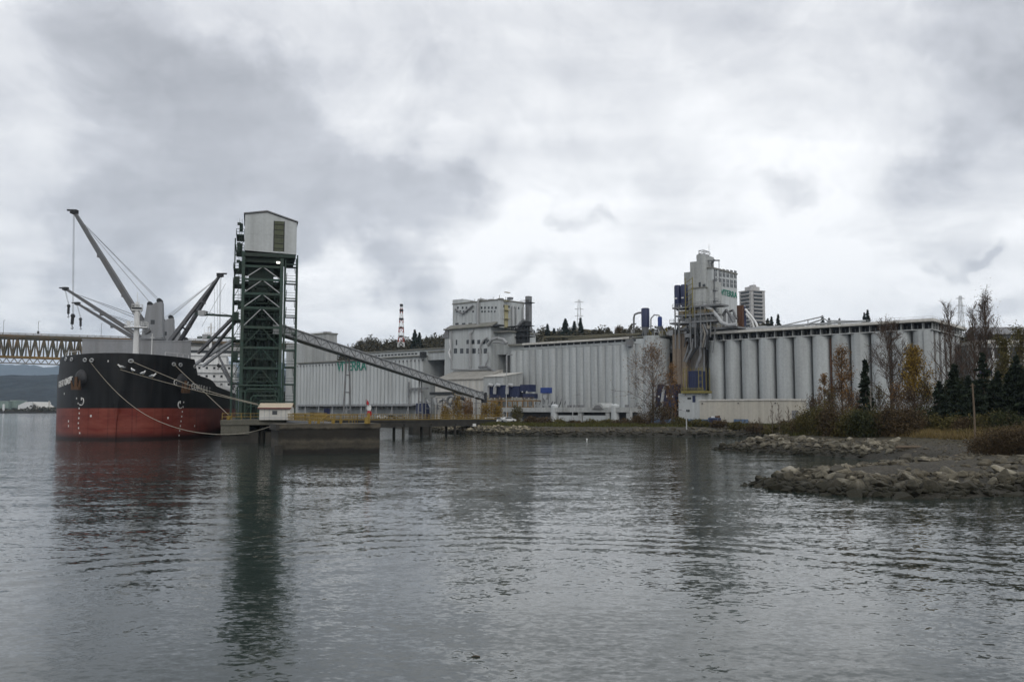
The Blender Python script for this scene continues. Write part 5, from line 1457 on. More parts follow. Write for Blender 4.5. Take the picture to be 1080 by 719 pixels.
ductpath(e2, [(762,333,10),(766,327,10),(770,332,6),(774,341,2)], 2, .6, m_steel); ductpath(e2, [(768,329,10),(773,327,8),(777,336,4)], 2, .45, m_steel)
ductpath(e2, [(735,350),(738,364),(739,374),(735.5,384),(734.5,388)], -2.5, .6, m_steel)
ductpath(e2, [(726,352),(728,362),(725,372)], -2, .5, m_galv); ductpath(e2, [(742.5,352),(742.5,420)], -1.4, .35, m_steel)
# navy cyclones on the shoulder
for p0, p1 in ((711.5,717.8),(718.2,725)):
    a_, b_ = rx(p0,-.4,310), rx(p1,-.4,310); zz0, zz1 = rz(718,320,-3), rz(718,299.5,-3)
    g = RB(); g.tube([((a_+b_)/2,-.4,zz0-2.5),((a_+b_)/2,-.4,zz0),((a_+b_)/2,-.4,zz1-.5),((a_+b_)/2,-.4,zz1)], [.5,(b_-a_)/2,(b_-a_)/2,(b_-a_)/2*.8], 16); cy = g.build('filter_drum', m_blue, e2, True)
    g = RB(); x = (a_+b_)/2; g.span(x-.5,x+.5,-.5-(b_-a_)/2,-.35-(b_-a_)/2,rz(718,314.4,-3),rz(718,313,-3)); g.build('data_plate', m_white, cy)
# blue filter in a yellow cage near the foot
a_, b_ = rx(726,-8,400), rx(737.5,-8,400); z0_, z1_ = rz(732,411,-8), rz(732,391,-8)
g = RB(); g.span(a_,b_,-8,-3,z0_,z1_)
for x in np.linspace(a_+.4,b_-.4,5): g.span(x-.1,x+.1,-8.12,-8,z0_,z1_)
g.build('filter_box', m_blue, e2)
g = RB(); ca, cb = a_-1.6, b_+1.8
for x in (ca,cb,a_-.3,b_+.3):
    for y in (-9,-3): g.bar((x,y,z0_-1.2),(x,y,z1_+1.2),.2)
for z in np.linspace(z0_,z1_,4): g.rail([(ca,-9,z-.2),(a_-.4,-9,z-.2)],1,.06,1); g.rail([(b_+.4,-9,z-.2),(cb,-9,z-.2)],1,.06,1)
g.span(ca-1,cb+.6,-9.4,-2.5,z0_-1.3,z0_-.4); g.rail([(ca-1,-9.4,z0_-.4),(cb+.6,-9.4,z0_-.4)],1.1,.08,1.2); g.build('cage', MATS['olive_yellow_steel'], e2)
g = RB(); g.span(rx(717,-7,430), rx(741,-7,430), -8, 2, G0, z0_-1.3); g.build('foot_building', m_pale, e2)
g = RB(); xx = rx(732,-8,420); g.span(xx-.6,xx+.6,-8.2,-8.02,rz(732,424,-8),rz(732,417,-8)); g.build('door', m_blue, e2)
winrow(e2, [724.5,726.5], 433, -8.0, .7, .9, m_dark); winrow(e2, [727], 420, -8.0, 1.6, .8, m_dark)
g = RB(); g.span(rx(690,-1,370)+6, ta, 6, 14, rz(705,371,4), rz(705,358,4)); g.build('link', m_pale, e2)
winrow(e2, [701.5,707.5], 366, 5.95, 1.2, 1.4, m_steel)
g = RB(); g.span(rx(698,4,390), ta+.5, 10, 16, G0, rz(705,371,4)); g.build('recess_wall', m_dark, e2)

# ---- big ducts and filters before the gap, partly behind the bare tree
fb_ = rowthing('dust_filter_bank', 'dark navy filter tanks with curved white ducts behind the bare tree', 'filter bank', rx(700,-10,420), -10)
for p0, p1 in ((689,698),(698.5,706),(704,711.5)):
    a_, b_ = rx(p0,-8,420), rx(p1,-8,420); g = RB(); g.span(a_,b_,-8,-3,rz(700,429,-8),rz(700,405,-8)); fo = g.build('filter_box', m_blue, fb_)
    g = RB(); x = (a_+b_)/2+.6; g.span(x-.35,x+.35,-8.1,-8,rz(700,419,-8),rz(700,417,-8)); g.build('data_plate', m_white, fo)
for pts in ([(682,440),(682.5,424),(684,411),(686,404),(689,403)],[(697,437),(698,424),(700,411),(703,406),(706,407)],[(689.5,436),(690,418),(692,406),(696,402)]):
    ductpath(fb_, pts, -10, .62, m_galv)
g = RB()
for px in (688,697,705,712): x = rx(px,-8,430); g.bar((x,-7.5,G0),(x,-7.5,9),.35)
g.build('frame', m_rust, fb_)
# rusty stair tower between bank and pier
rs = rowthing('rusty_stair_tower', 'rust brown stair frame at the foot of the stained concrete pier', 'stair tower', rx(713.5,-6,425), -6)
g = RB(); a_, b_ = rx(711.5,-6,425), rx(716.5,-6,425)
for x in (a_,b_):
    for y in (-6,-3): g.bar((x,y,G0),(x,y,rz(714,408,-6)),.25)
g.build('frame', m_rust, rs)
g = RB()
for k in range(5): z = G0+2+k*2; g.span(a_,b_,-6,-3,z,z+.12); g.bar((a_,-5.5,z),(b_,-5.5,z+2),.5,.1)
g.build('stair', m_rust, rs)

# ---- roof tanks and ducts on the mid block end
def rooftank(px0, px1, py0, py1, ry, lab, mat=m_blue):
    a_, b_ = rx(px0,ry,340), rx(px1,ry,340); x = (a_+b_)/2; r_ = (b_-a_)/2
    z1_, z0_ = rz((px0+px1)/2,py0,ry), rz((px0+px1)/2,py1,ry)
    t = rowthing('roof_filter', lab, 'filter drum', x, ry, 36.4)
    g = RB(); g.tube([(x,ry,z0_),(x,ry,z1_-.4),(x,ry,z1_)], [r_,r_,r_*.85], 18); g.build('drum', mat, t, True)
    g = RB(); 
    for k in range(4): g.bar((x+r_*.7*math.cos(k*PI/2+.7),ry+r_*.7*math.sin(k*PI/2+.7),36.3),(x+r_*.7*math.cos(k*PI/2+.7),ry+r_*.7*math.sin(k*PI/2+.7),z0_+.2),.2)
    g.tube([(x,ry,36.4),(x,ry,z0_)],[.4,r_*.9],12); g.build('stand', m_steel, t)
    return t, x, z0_, z1_
t1, xx1, za1, zb1 = rooftank(677,684.5,325,345,8,'tall navy filter drum with a bent duct on the fluted silo roof')
ductpath(t1, [(668.5,351),(668.5,335),(669.5,331.5),(673,330),(678,329.5)], 8, .42, m_steel)
t2, _, _, _ = rooftank(694,698,334,344,10,'small blue filter drum on the fluted silo roof near the elevator tower', m_blue2)
ductpath(t2, [(686.5,348),(686.5,336),(690,332),(695,332.5),(696.5,334.5)], 10, .3, m_galv)
t3, xx3, _, _ = rooftank(783,787,323,344,10,'slim dark filter drum beside a rusty column on the pillared roof', m_blue)
g = RB(); a_ = rx(781,8,335); g.bar((a_,8,36),(a_,8,rz(781,322,8)),2.2,1.6); g.build('rusty_column', rust, t3)
for pts in ([(786,326),(792,333),(797,340),(799,345)],[(787,331),(793,338),(795,345)]): ductpath(t3, pts, 9, .45, m_white)
ductpath(t3, [(799,345),(806,344.5),(814,345.5)], 9, .4, m_galv)
rp_ = rowthing('roof_machinery', 'clutter of small pipes, hoppers and olive frames on the end of the fluted silo roof', 'roof machinery', rx(695,8,350), 8, 36.4)
prn = random.Random(21)
for k in range(26):
    px = prn.uniform(664,712); x = rx(px,8,350); y = prn.uniform(5,14); z = 36.4; t_ = k%4
    g = RB()
    if t_ == 0: g.box((x,y,z+1),(prn.uniform(1,2.4),1.6,prn.uniform(1.2,2.8)))
    elif t_ == 1: g.tube([(x,y,z),(x,y,z+2),(x+prn.uniform(1,3),y,z+3.2),(x+prn.uniform(2,4),y,z+.4)],prn.uniform(.2,.42),7)
    elif t_ == 2: g.rail([(x-2,y,z+.9),(x+2,y,z+.9)],1.1,.07,1.0); g.span(x-2,x+2,y,y+1.5,z+.7,z+.9)
    else: g.cyl(x,y,z,z+prn.uniform(1.5,4),.5,.35,10)
    g.build('machine', prn.choice((m_steel,m_dark,m_galv,MATS['olive_yellow_steel'],MATS['grimy_concrete'])), rp_, t_ in (1,3))
# drain and vent pieces hung on the mossy strip
# ---- beige warehouse in front of the near silos
wh = rowthing('beige_warehouse', 'low flat roofed beige warehouse in front of the big round silos', 'warehouse', rx(790,-26,435), -26, 1.2)
wy = -28
a_, b_ = rx(738,wy,430), rx(831,wy,430)
zT = 9.0
g = RB(); g.span(a_, b_, wy, wy+16, .6, zT); g.build('wall', m_beige, wh)
g = RB(); g.span(a_-.3, b_+.3, wy-.3, wy+16.3, zT, zT+.55); g.build('roof_edge', m_offw, wh)
for x in np.linspace(a_+6, b_-4, 6):
    g = RB(); g.span(x-.04,x+.04,wy-.03,wy,2,zT); g.build('panel_seam', m_offw, wh)
for y in np.linspace(wy+2, wy+14, 4):
    g = RB(); g.span(b_,b_+.03,y-.04,y+.04,2,zT); g.build('panel_seam', m_offw, wh)
g = RB(); g.span(b_, b_+.08, wy+3, wy+8.5, 1.3, 5.6); g.build('roller_door', m_steel, wh)
g = RB()
for px in (741,779,818): x = rx(px,wy,430); g.box((x,wy-.2,zT-.9),(.35,.4,.3)); 
g.build('wall_lamp', m_dark, wh)

# ---- long low grey canopy with arches by the shore
cn = rowthing('rail_canopy', 'long low grey concrete canopy with dark openings along the shore bank', 'canopy', rx(595,-40,435), -42)
cy_ = -42
a_, b_ = rx(528,cy_,435), rx(664,cy_,435); zc1 = rz(600,429.5,cy_); zc0 = rz(600,434.5,cy_)
g = RB(); g.span(a_,b_,cy_,cy_+9,zc0,zc1); g.build('roof_beam', m_conc, cn)
for px in (529,546,583,611,640,647,662): x = rx(px,cy_,435); g = RB(); g.span(x-.8,x+.8,cy_+.3,cy_+2,.6,zc0); g.build('pier', m_conc, cn)
g = RB(); g.span(a_,b_,cy_+6,cy_+8.6,.8,zc0); g.build('back_wall', m_steel, cn)
for p0, p1 in ((588,612),(614,642)): g = RB(); g.span(rx(p0,cy_,435),rx(p1,cy_,435),cy_+.6,cy_+1,1.5,zc0-1.2) ; g.build('side_panel', m_pale, cn)
for px in (583,647): x = rx(px,cy_,433); g = RB(); g.cyl(x,cy_+1.2,1.5,zc1+.6,1.6,1.5,18); g.tube([(x,cy_+1.2,zc1+.6),(x,cy_+1.2,zc1+1.1),(x,cy_+1.2,zc1+1.3)],[1.5,1.0,.2],18); g.build('round_turret', m_pale, cn, True)
x = rx(631,cy_,433); g = RB()
g.prism([(x+2.6*math.cos(t),zc1-.6+2.2*math.sin(t)) for t in np.linspace(0,PI,13)], cy_-.4, cy_+8); g.build('arched_roof', m_conc, cn, False)
g = RB(); g.prism([(x+1.9*math.cos(t),zc1-.6+1.5*math.sin(t)) for t in np.linspace(0,PI,11)], cy_-.46, cy_-.42); g.build('arch_grille', m_steel, cn)
for px in (594,598,603,607,621,655): x = rx(px,cy_,433); g = RB(); g.box((x,cy_+4,zc1+.5),(1.3,1,.9)); g.build('roof_vent', m_steel, cn)
for px in (577,580,586): x = rx(px,cy_,433); g = RB(); g.bar((x,cy_+2,zc1),(x+1,cy_+2,zc1+2.2),.2); g.build('roof_bracket', m_dark, cn)

# ---- blue freight boxes and fence along the bank
for k, (p0, p1, t0, lab) in enumerate(((686,704,441.5,'long faded blue freight container below the bare tree'),(705,722,442,'faded blue freight container beside the foot building of the tall elevator'),(723,744,442,'faded blue freight container touching the end of the beige warehouse'),(747,757,440.5,'taller dark blue container with junk on top before the beige warehouse'),(774,786,442,'separate faded blue container standing before the middle of the beige warehouse'))):
    ry = -33; a_, b_ = rx(p0,ry,443), rx(p1,ry,443)
    c_ = rowthing('freight_container', lab, 'container', (a_+b_)/2, ry, 1.0, 'blue containers along the bank')
    ztp = rz((p0+p1)/2,t0,ry)
    g = RB(); g.span(a_,b_,ry,ry+2.4,.9,ztp); 
    for x in np.arange(a_+.25,b_-.1,.5): g.span(x-.09,x+.09,ry-.05,ry,2.0,ztp-.15)
    g.build('box', m_blue if k == 3 else m_cblue, c_)
    g = RB()
    for x in (a_+.06,b_-.06): g.span(x-.09,x+.09,ry-.09,ry+.09,1.9,ztp+.03)
    g.span(a_,b_,ry-.08,ry+.04,ztp-.1,ztp+.05); g.build('corner_frame', m_cblue, c_)
jk = rowthing('scrap_heap', 'pile of pale and brown scrap lying on the dark blue container', 'scrap', rx(754,-32,440), -32, rz(752,440.5,-33)+.05)
zj = rz(752,440.5,-33)+.05
g = RB(); x = rx(752,-32,440); g.box((x,-31.8,zj+.25),(1.2,1.0,.5),15); g.build('pale_sheet', m_white, jk)
g = RB(); g.box((x+1.6,-31.8,zj+.3),(1.3,1.2,.6),-20); g.bar((x-1.6,-31.6,zj+.1),(x+2.4,-31.4,zj+.7),.2); g.build('brown_board', m_rust, jk)
# ------------------------------------------------------------------ bridge, high-rise, pylons, far shore
YB = 700
br = thing('truss_bridge', 'long high road bridge on a dark steel truss crossing behind the ship', 'bridge', at(20,431,YB)*1.0)
br.location.z = 0; INV[br.name] = frame(br.location, 0).inverted()
def bx(px): return (px-540)/F*YB
def bz(px): return 6+(431.5-(353.2+.032*px))/F*YB    # deck height
Xa, Xb = bx(-90), bx(330)
g = MB(); g.bar((Xa,YB,bz(-90)-.8),(Xb,YB,bz(330)-.8),16,2.0); g.build('deck', M('bridge_deck',(.10,.085,.06),.9,(.2,.1,.03),.6,.05), br)
g = MB(); g.rail([(Xa,YB-8,bz(-90)),(Xb,YB-8,bz(330))],1.4,.18,6); g.build('railing', m_bridge, br)
for yy in (YB-6.5, YB+6.5):
    g = MB(); n = 26; Xt0, Xt1 = bx(-90), bx(152)
    def zt_(x): return bz(540+x/YB*F)-2.2
    def zb_f(x):
        return zt_(x)-15.0
    for i in range(n):
        xa, xb = Xt0+(Xt1-Xt0)*i/n, Xt0+(Xt1-Xt0)*(i+1)/n; xm = (xa+xb)/2
        g.bar((xa,yy,zt_(xa)),(xm,yy,zb_f(xm)),.95); g.bar((xm,yy,zb_f(xm)),(xb,yy,zt_(xb)),.95)
        g.bar((xm,yy,zb_f(xm)),(xm,yy,zt_(xm)),.55); g.bar((xa,yy,zb_f(xa)),(xa,yy,zt_(xa)),.7)
        if i%2: g.bar((xa,yy,zt_(xa)-7),(xm,yy,zt_(xm)-7),.4)
    g.bar((Xt0,yy,zt_(Xt0)),(Xt1,yy,zt_(Xt1)),1.3,1.6)
    g.build('truss', m_bridge, br)
    g = MB(); g.bar((Xt0,yy,zb_f(Xt0)),(Xt1,yy,zb_f(Xt1)),1.2,1.5); g.build('bottom_chord', M('orange_primed_steel',(.22,.13,.035),.8,(.09,.07,.04),.7,.06), br)
g = MB(); zl0, zl1 = zb_f(Xt0)-1, zb_f(Xt1)-1
m2 = 60
for i in range(m2):
    xa, xb = Xt0+(Xt1-Xt0)*i/m2, Xt0+(Xt1-Xt0)*(i+1)/m2
    za = zl0+(zl1-zl0)*i/m2; zb2 = zl0+(zl1-zl0)*(i+1)/m2
    g.bar((xa,YB-6.2,za-(0 if i%2 else 4)),(xb,YB-6.2,zb2-(4 if i%2 else 0)),.5)
g.bar((Xt0,YB-6.2,zl0-4),(Xt1,YB-6.2,zl1-4),.9); g.build('maintenance_walkway', m_bridgel, br)
g = MB(); g.bar((bx(150),YB,bz(150)-3.2),(Xb,YB,bz(330)-3.2),10,3); g.build('approach_girder', M('approach_concrete',(.24,.23,.21),.9), br)
for px in (150, 215, 268, 330):
    g = MB(); g.bar((bx(px),YB-4,-2),(bx(px),YB-4,bz(px)-4),3); g.bar((bx(px),YB+4,-2),(bx(px),YB+4,bz(px)-4),3); g.build('column', MATS['approach_concrete'], br)
for px in (7.5, 44, 110, 178, 222):
    g = MB(); x = bx(px); g.tube([(x,YB-7.8,bz(px)),(x,YB-7.8,bz(px)+11)],.16,5); g.bar((x,YB-7.8,bz(px)+11),(x,YB-5.5,bz(px)+11.4),.25); g.build('lamp_post', m_steel, br)
g = MB(); x = bx(44); g.box((x,YB-7.8,bz(44)+2.5),(1.6,.4,1.9)); g.build('road_sign', m_dark, br)

# far shore works
def farbox(name, lab, px0, px1, pyt, pyb, Y, mat, cat='building', roof='flat', depth=30, group='sheds on the far shore'):
    a, b = at(px0,pyt,Y), at(px1,pyt,Y); zt = at((px0+px1)/2,pyt,Y).z; zb2 = 2
    t = thing(name, lab, cat, ((a.x+b.x)/2, Y, 2.5), 0, group)
    g = MB()
    g.span(a.x,b.x,Y,Y+depth,zb2,zt if roof == 'flat' else zt-(zt-zb2)*.4); g.build('wall', mat, t)
    g = MB()
    if roof == 'flat': g.span(a.x-.5,b.x+.5,Y-.5,Y+depth+.5,zt,zt+.9)
    else: g.prism([(a.x-1,zt-(zt-zb2)*.4),(b.x+1,zt-(zt-zb2)*.4),((a.x+b.x)/2,zt)],Y-1,Y+depth)
    g.build('roof', m_far if roof == 'flat' else mat, t); 
    g = MB()
    for k in range(3): x = a.x+(b.x-a.x)*(k+.5)/3; g.span(x-2,x+2,Y-.1,Y-.02,2.5,zb2+ (zt-zb2)*.35)
    g.build('door', m_dark, t); return t
farbox('far_shed', 'grey green shed at the waterline beyond the ship bow, widest of the far sheds', 0, 9, 423.3, 430, 1440, M('sage_wall',(.20,.26,.23),.8))
farbox('far_shed', 'grey green shed beside the white peaked hall across the water', 11, 18, 422.5, 430, 1450, MATS['sage_wall'])
farbox('far_shed', 'low brown shed next to the ship bow across the water', 52, 62, 431, 433, 1420, m_beige)
hall = thing('white_hall', 'white peaked fabric hall on the shore across the water', 'storage hall', at(31,430,1420), 0)
hall.location.z = 2.5; INV[hall.name] = frame(hall.location, 0).inverted()
g = MB(); X = lambda px: (px-540)/F*1420; Zp = lambda py: 6+(431.5-py)/F*1420
g.prism([(X(20.5),2),(X(34.5),2),(X(34.5),Zp(424)),(X(33.5),Zp(423.6)),(X(28),Zp(423.8)),(X(20.5),Zp(427.4))],1420,1480); g.build('white_cover', m_white, hall)
g = MB(); g.prism([(X(34.5),2),(X(43),Zp(430)),(X(42),Zp(429)),(X(34.5),Zp(424.2))],1425,1470); g.build('side_cover', m_offw, hall)
g = MB(); g.prism([(X(34.7),2),(X(37.3),2),(X(37),Zp(427)),(X(35.6),Zp(426.4))],1423,1424.9); g.build('doorway', m_dark, hall)
tk = thing('white_tank', 'small bright white tank before the grey green sheds across the water', 'tank', (X(9),1410,2.5)); g = MB(); g.cyl(X(9),1410,2,Zp(426.5),1.7,1.7,12); g.tube([(X(9),1410,Zp(426.5)),(X(9),1410,Zp(426))],[1.7,.3],12); g.build('shell', m_white, tk, True)
ch = thing('far_stack', 'slim pale stack by the shore across the water', 'stack', (X(49.7),1430,2.5)); g = MB(); g.cyl(X(49.7),1430,2,Zp(422.8),1.6,1.2,10); g.build('shaft', m_offw, ch, True)
g = MB(); g.cyl(X(49.7),1430,Zp(422.8),Zp(422.4),1.4,1.4,10); g.build('cap', m_steel, ch)

# high-rise on the hill
YH = 760
hr = thing('apartment_tower', 'grey concrete apartment tower with stacked balconies rising behind the elevator tower', 'apartment tower', at(795,420,YH), 28)
hz0 = 40
HC = at(795,400,YH); hr.location = (HC.x,HC.y,hz0); HMt = frame((HC.x,HC.y,0),28); INV[hr.name] = frame((HC.x,HC.y,hz0),28).inverted()
zt = at(795,308,YH).z
g = MB(HMt); g.span(-8,8,-7,7,hz0-8,zt); g.build('core', m_tower, hr)
nfl = 19; fh = (zt-hz0-6)/nfl
for k in range(nfl):
    z = hz0+6+k*fh; g = MB(HMt)
    for sx_ in (-1,1): g.span(sx_*8 if sx_>0 else -9.4, 9.4 if sx_>0 else -8, -5.5,5.5,z,z+.9)
    g.span(-5.2,5.2,-8.2,-7,z,z+.95); g.build('balcony', m_tower, hr)
    g = MB(HMt); g.span(-5,5,-7.06,-7,z+.95,z+fh-.2); g.span(-8.06,-8,-5,5,z+.95,z+fh-.2); g.build('window_band', m_glass, hr)
g = MB(HMt); g.span(-8.4,8.4,-7.4,7.4,zt,zt+.8); g.build('roof', m_tower, hr)
g = MB(HMt); g.span(-4.5,5,-4,4,zt+.8,zt+4.2); g.span(-1,2,-3,2,zt+4.2,zt+6); g.tube([(2.5,0,zt+4),(2.5,0,zt+9)],.12,5); g.build('plant_room', m_tower, hr)

# pylons
def pylon(name, lab, px, pyt, pyb, Y, wpx, mat, mat2=None, arms=True):
    b, t = at(px,pyb,Y), at(px,pyt,Y); w = wpx/F*Y
    p_ = thing(name, lab, 'pylon' if arms else 'mast', (b.x,Y,b.z))
    n = 9; g1, g2 = MB(), MB()
    def cor(k): 
        f_ = k/n; ww = w*(1-.72*f_)/2; z = b.z+(t.z-b.z)*f_
        return [Vector((b.x+i*ww,Y+j*ww,z)) for i, j in ((-1,-1),(1,-1),(1,1),(-1,1))]
    for k in range(n):
        A, B = cor(k), cor(k+1); g = g2 if (mat2 and k%2) else g1
        for i in range(4):
            g.bar(A[i],B[i],.24 if arms else .32); g.bar(A[i],B[(i+1)%4],.10 if arms else .2); g.bar(A[(i+1)%4],B[i],.10 if arms else .2); g.bar(B[i],B[(i+1)%4],.12 if arms else .2)
    g1.build('lattice', mat, p_)
    if mat2: g2.build('painted_lattice', mat2, p_)
    if arms:
        for f_ in (.62,.78,.94):
            z = b.z+(t.z-b.z)*f_; g = MB(); aw = w*.75
            g.bar((b.x-aw,Y,z),(b.x,Y,z+1.2),.25); g.bar((b.x+aw,Y,z),(b.x,Y,z+1.2),.25); g.bar((b.x-aw,Y,z),(b.x+aw,Y,z),.3); g.build('cross_arm', mat, p_)
    else:
        for f_ in (.25,.45,.65,.85,.97):
            z = b.z+(t.z-b.z)*f_; g = MB(); g.box((b.x,Y,z),(w*(1-.6*f_)*1.1,w*.7,1.3)); g.build('antenna_ring', m_dark, p_)
    return p_
pylon('radio_mast', 'red and white lattice mast on the wooded hill behind the grain store', 423, 320.5, 366, 620, 6.5, m_white, M('mast_red',(.30,.05,.03),.7), False)
pylon('power_pylon', 'pale lattice power pylon above the dark conifers', 611, 316, 362, 900, 6.5, m_galv)
pylon('power_pylon', 'pale lattice power pylon behind the bare poplar trees', 1014.5, 312, 360, 800, 6.5, m_galv)

# buildings behind the trees at the far end of the bank
ib = thing('industrial_building', 'white and grey industrial building half hidden behind dark trees', 'building', at(1060,430,305), -12)
IC = at(1060,430,305); IM = frame((IC.x,IC.y,0),-12); ib.location = (IC.x,IC.y,2.5); INV[ib.name] = frame((IC.x,IC.y,2.5),-12).inverted()
zi = lambda py: 6+(431.5-py)/F*305
g = MB(IM); g.span(-9,40,0,20,1,zi(362)); g.build('wall', m_conc, ib)
g = MB(IM); g.span(-9.5,41,-.6,21,zi(362),zi(358.5)); g.build('roof', m_offw, ib)
g = MB(IM); g.span(-7,30,-.12,-.02,zi(378),zi(366)); g.build('window_band', m_glass, ib)
g = MB(IM); g.span(-9,30,-.14,-.02,zi(396),zi(388)); g.build('blue_stripe', m_blue, ib)
g = MB(IM)
for x in np.arange(-8.6,30,5): g.span(x,x+.8,-.3,-.14,2.5,zi(362))
g.build('column', m_white, ib)
hs = thing('hill_house', 'long dark roofed house on the hill crest beyond the white industrial building', 'house', at(1058,360,420), 0)
hc0 = at(1058,352,420); g = MB(); g.span(hc0.x-11,hc0.x+14,420,432,hc0.z-14,hc0.z-.3); g.build('wall', m_steel, hs)
INV[hs.name] = frame(hs.location, 0).inverted()
g = MB(); g.prism_x([(418,hc0.z-.3),(434,hc0.z-.3),(426,hc0.z+3.8)],hc0.x-12.5,hc0.x+15.5); g.build('roof', m_steel, hs)
g = MB()
for k in range(6): g.span(hc0.x-9+k*3.6,hc0.x-7+k*3.6,419.93,420,hc0.z-3,hc0.z-1.4)
g.build('window', m_glass, hs)

# street lamps and masts around the yard
def lamp(px, pyt, pyb, Y, lab, arm=1):
    b, t = at(px,pyb,Y), at(px,pyt,Y); l_ = thing('yard_lamp', lab, 'lamp post', (b.x,Y,b.z))
    g = MB(); g.tube([(b.x,Y,b.z-1.5),(b.x,Y,t.z-.6),(b.x+.3*arm,Y,t.z-.1),(b.x+1.3*arm,Y,t.z)],.13,6); g.build('pole', m_galv, l_, True)
    g = MB(); g.box((b.x+1.6*arm,Y,t.z),(1.0,.5,.22)); g.build('lamp_head', m_steel, l_)
lamp(534,374,440,290,'tall slim grey lamp post before the blue filter bank')
lamp(499.5,418,443,240,'short curved lamp post at the shore end of the trestle')
lamp(604,416,438,262,'slim curved lamp post above the grey canopy')
lamp(724,432,446,200,'short lamp post by the blue containers', -1)
# parked cars by the trestle end and on the pier behind the rails
car = None
def parked(px, py, Y, deg, lab, mat):
    p_ = at(px,py,Y); z = max(gz(p_.x,p_.y), 2.2)
    c_ = thing('parked_car', lab, 'car', (p_.x,p_.y,z), deg, 'cars parked in the yard')
    Mx = frame((p_.x,p_.y,z),deg)
    g = MB(Mx); g.prism([(-2.2,.35),(2.2,.35),(2.25,.8),(1.3,.95),(.7,1.42),(-1.0,1.45),(-1.8,1.0),(-2.25,.9)],-.85,.85); g.build('body', mat, c_)
    g = MB(Mx)
    for y in (-.87,.86): g.prism([(1.05,.98),(.6,1.34),(-.9,1.36),(-1.5,1.0)],y,y+.01)
    g.build('window', m_glass, c_)
    for x in (-1.35,1.35):
        for y in (-.8,.8):
            g = MB(Mx); g.tube([(x,y-.11,.33),(x,y+.11,.33)],.33,12); g.build('wheel', m_dark, c_, True)
parked(517,441,258,8,'white parked car nearest the trestle end', m_white)
parked(526,441.5,262,-15,'silver parked car behind the white car by the trestle', m_galv)
parked(536,441,266,20,'pale car parked beside the grey canopy end', m_white)
parked(403,437,360,15,'white car parked below the grain store, seen over the yellow railing', m_white)
parked(413,437,362,-10,'black car parked below the grain store beside a white one', m_dark)
parked(423,437.5,364,10,'dark grey car parked below the grain store', m_steel)
bn = at(345,433,300); bin_ = thing('blue_bin', 'small dark blue bin standing by the yellow railing below the grain store', 'bin', (bn.x,bn.y,3)); INVp = MB()
INVp.box((bn.x,bn.y,4.4),(1.8,1.6,3.4)); INVp.build('body', m_blue, bin_); INVp = MB(); INVp.box((bn.x,bn.y,6.2),(2.0,1.8,.2)); INVp.build('lid', m_blue, bin_)
# two pale concrete blocks on the rocks
for k, (px, lab) in enumerate(((489,'pale concrete block on the rocks under the trestle end'),(499,'pale concrete block beside the short curved lamp post'))):
    p_ = at(px,448,224); t = thing('concrete_block', lab, 'concrete block', (p_.x,p_.y,p_.z-.35), 5, 'pale blocks on the rocks')
    Mx = frame((p_.x,p_.y,0),5); g = MB(Mx); g.prism([(-.75,p_.z-.35),(.75,p_.z-.35),(.7,p_.z+.32),(-.7,p_.z+.32)],-.5,.5); g.build('block', m_white, t)
    g = MB(Mx); g.tube([(-.2,0,p_.z+.3),(-.2,0,p_.z+.42),(.2,0,p_.z+.42),(.2,0,p_.z+.3)],.03,5); g.build('lifting_eye', m_steel, t)
# debris on the water
dpos = onz(502,692); dw = thing('driftwood', 'small dark branch floating on the open water', 'driftwood', dpos, 12)
g = MB(); g.tube([dpos+Vector((-.11,0,.005)),dpos+Vector((0,.01,.02)),dpos+Vector((.1,-.02,.01))],[.012,.02,.01],6); g.build('stem', m_bark, dw, True)
g = MB(); g.tube([dpos+Vector((-.04,0,.015)),dpos+Vector((-.08,.02,.06))],[.01,.004],5); g.build('twig', m_bark, dw)
bp_ = onz(619,464); by = thing('white_buoy', 'tiny white buoy floating before the rocky bank', 'buoy', bp_)
g = MB(); g.tube([bp_+Vector((0,0,-.1)),bp_+Vector((0,0,.1)),bp_+Vector((0,0,.25)),bp_+Vector((0,0,.34))],[.05,.16,.15,.05],10); g.build('float', m_white, by, True)
g = MB(); g.tube([bp_+Vector((0,0,.34)),bp_+Vector((0,0,.45))],.04,5); g.build('ring', m_steel, by)
# ------------------------------------------------------------------ rocks
def rock_mesh(seed, mat):
    r = random.Random(seed); bm = bmesh.new()
    ax = (1, r.uniform(.65,.95), r.uniform(.5,.75))
    for i in range(13):
        v = Vector((r.gauss(0,1), r.gauss(0,1), r.gauss(0,1))).normalized()
        bm.verts.new((v.x*ax[0]*r.uniform(.85,1.1), v.y*ax[1]*r.uniform(.85,1.1), v.z*ax[2]*r.uniform(.85,1.1)))
    h = bmesh.ops.convex_hull(bm, input=bm.verts)
    bmesh.ops.delete(bm, geom=[e for e in h['geom_interior'] if isinstance(e, bmesh.types.BMVert)], context='VERTS')
    bmesh.ops.bevel(bm, geom=list(bm.edges), offset=.035, segments=1, profile=.6, affect='EDGES')
    bmesh.ops.triangulate(bm, faces=[f for f in bm.faces if len(f.verts) > 4])
    me = bpy.data.meshes.new('boulder'); bm.to_mesh(me); bm.free(); me.materials.append(mat)
    return me
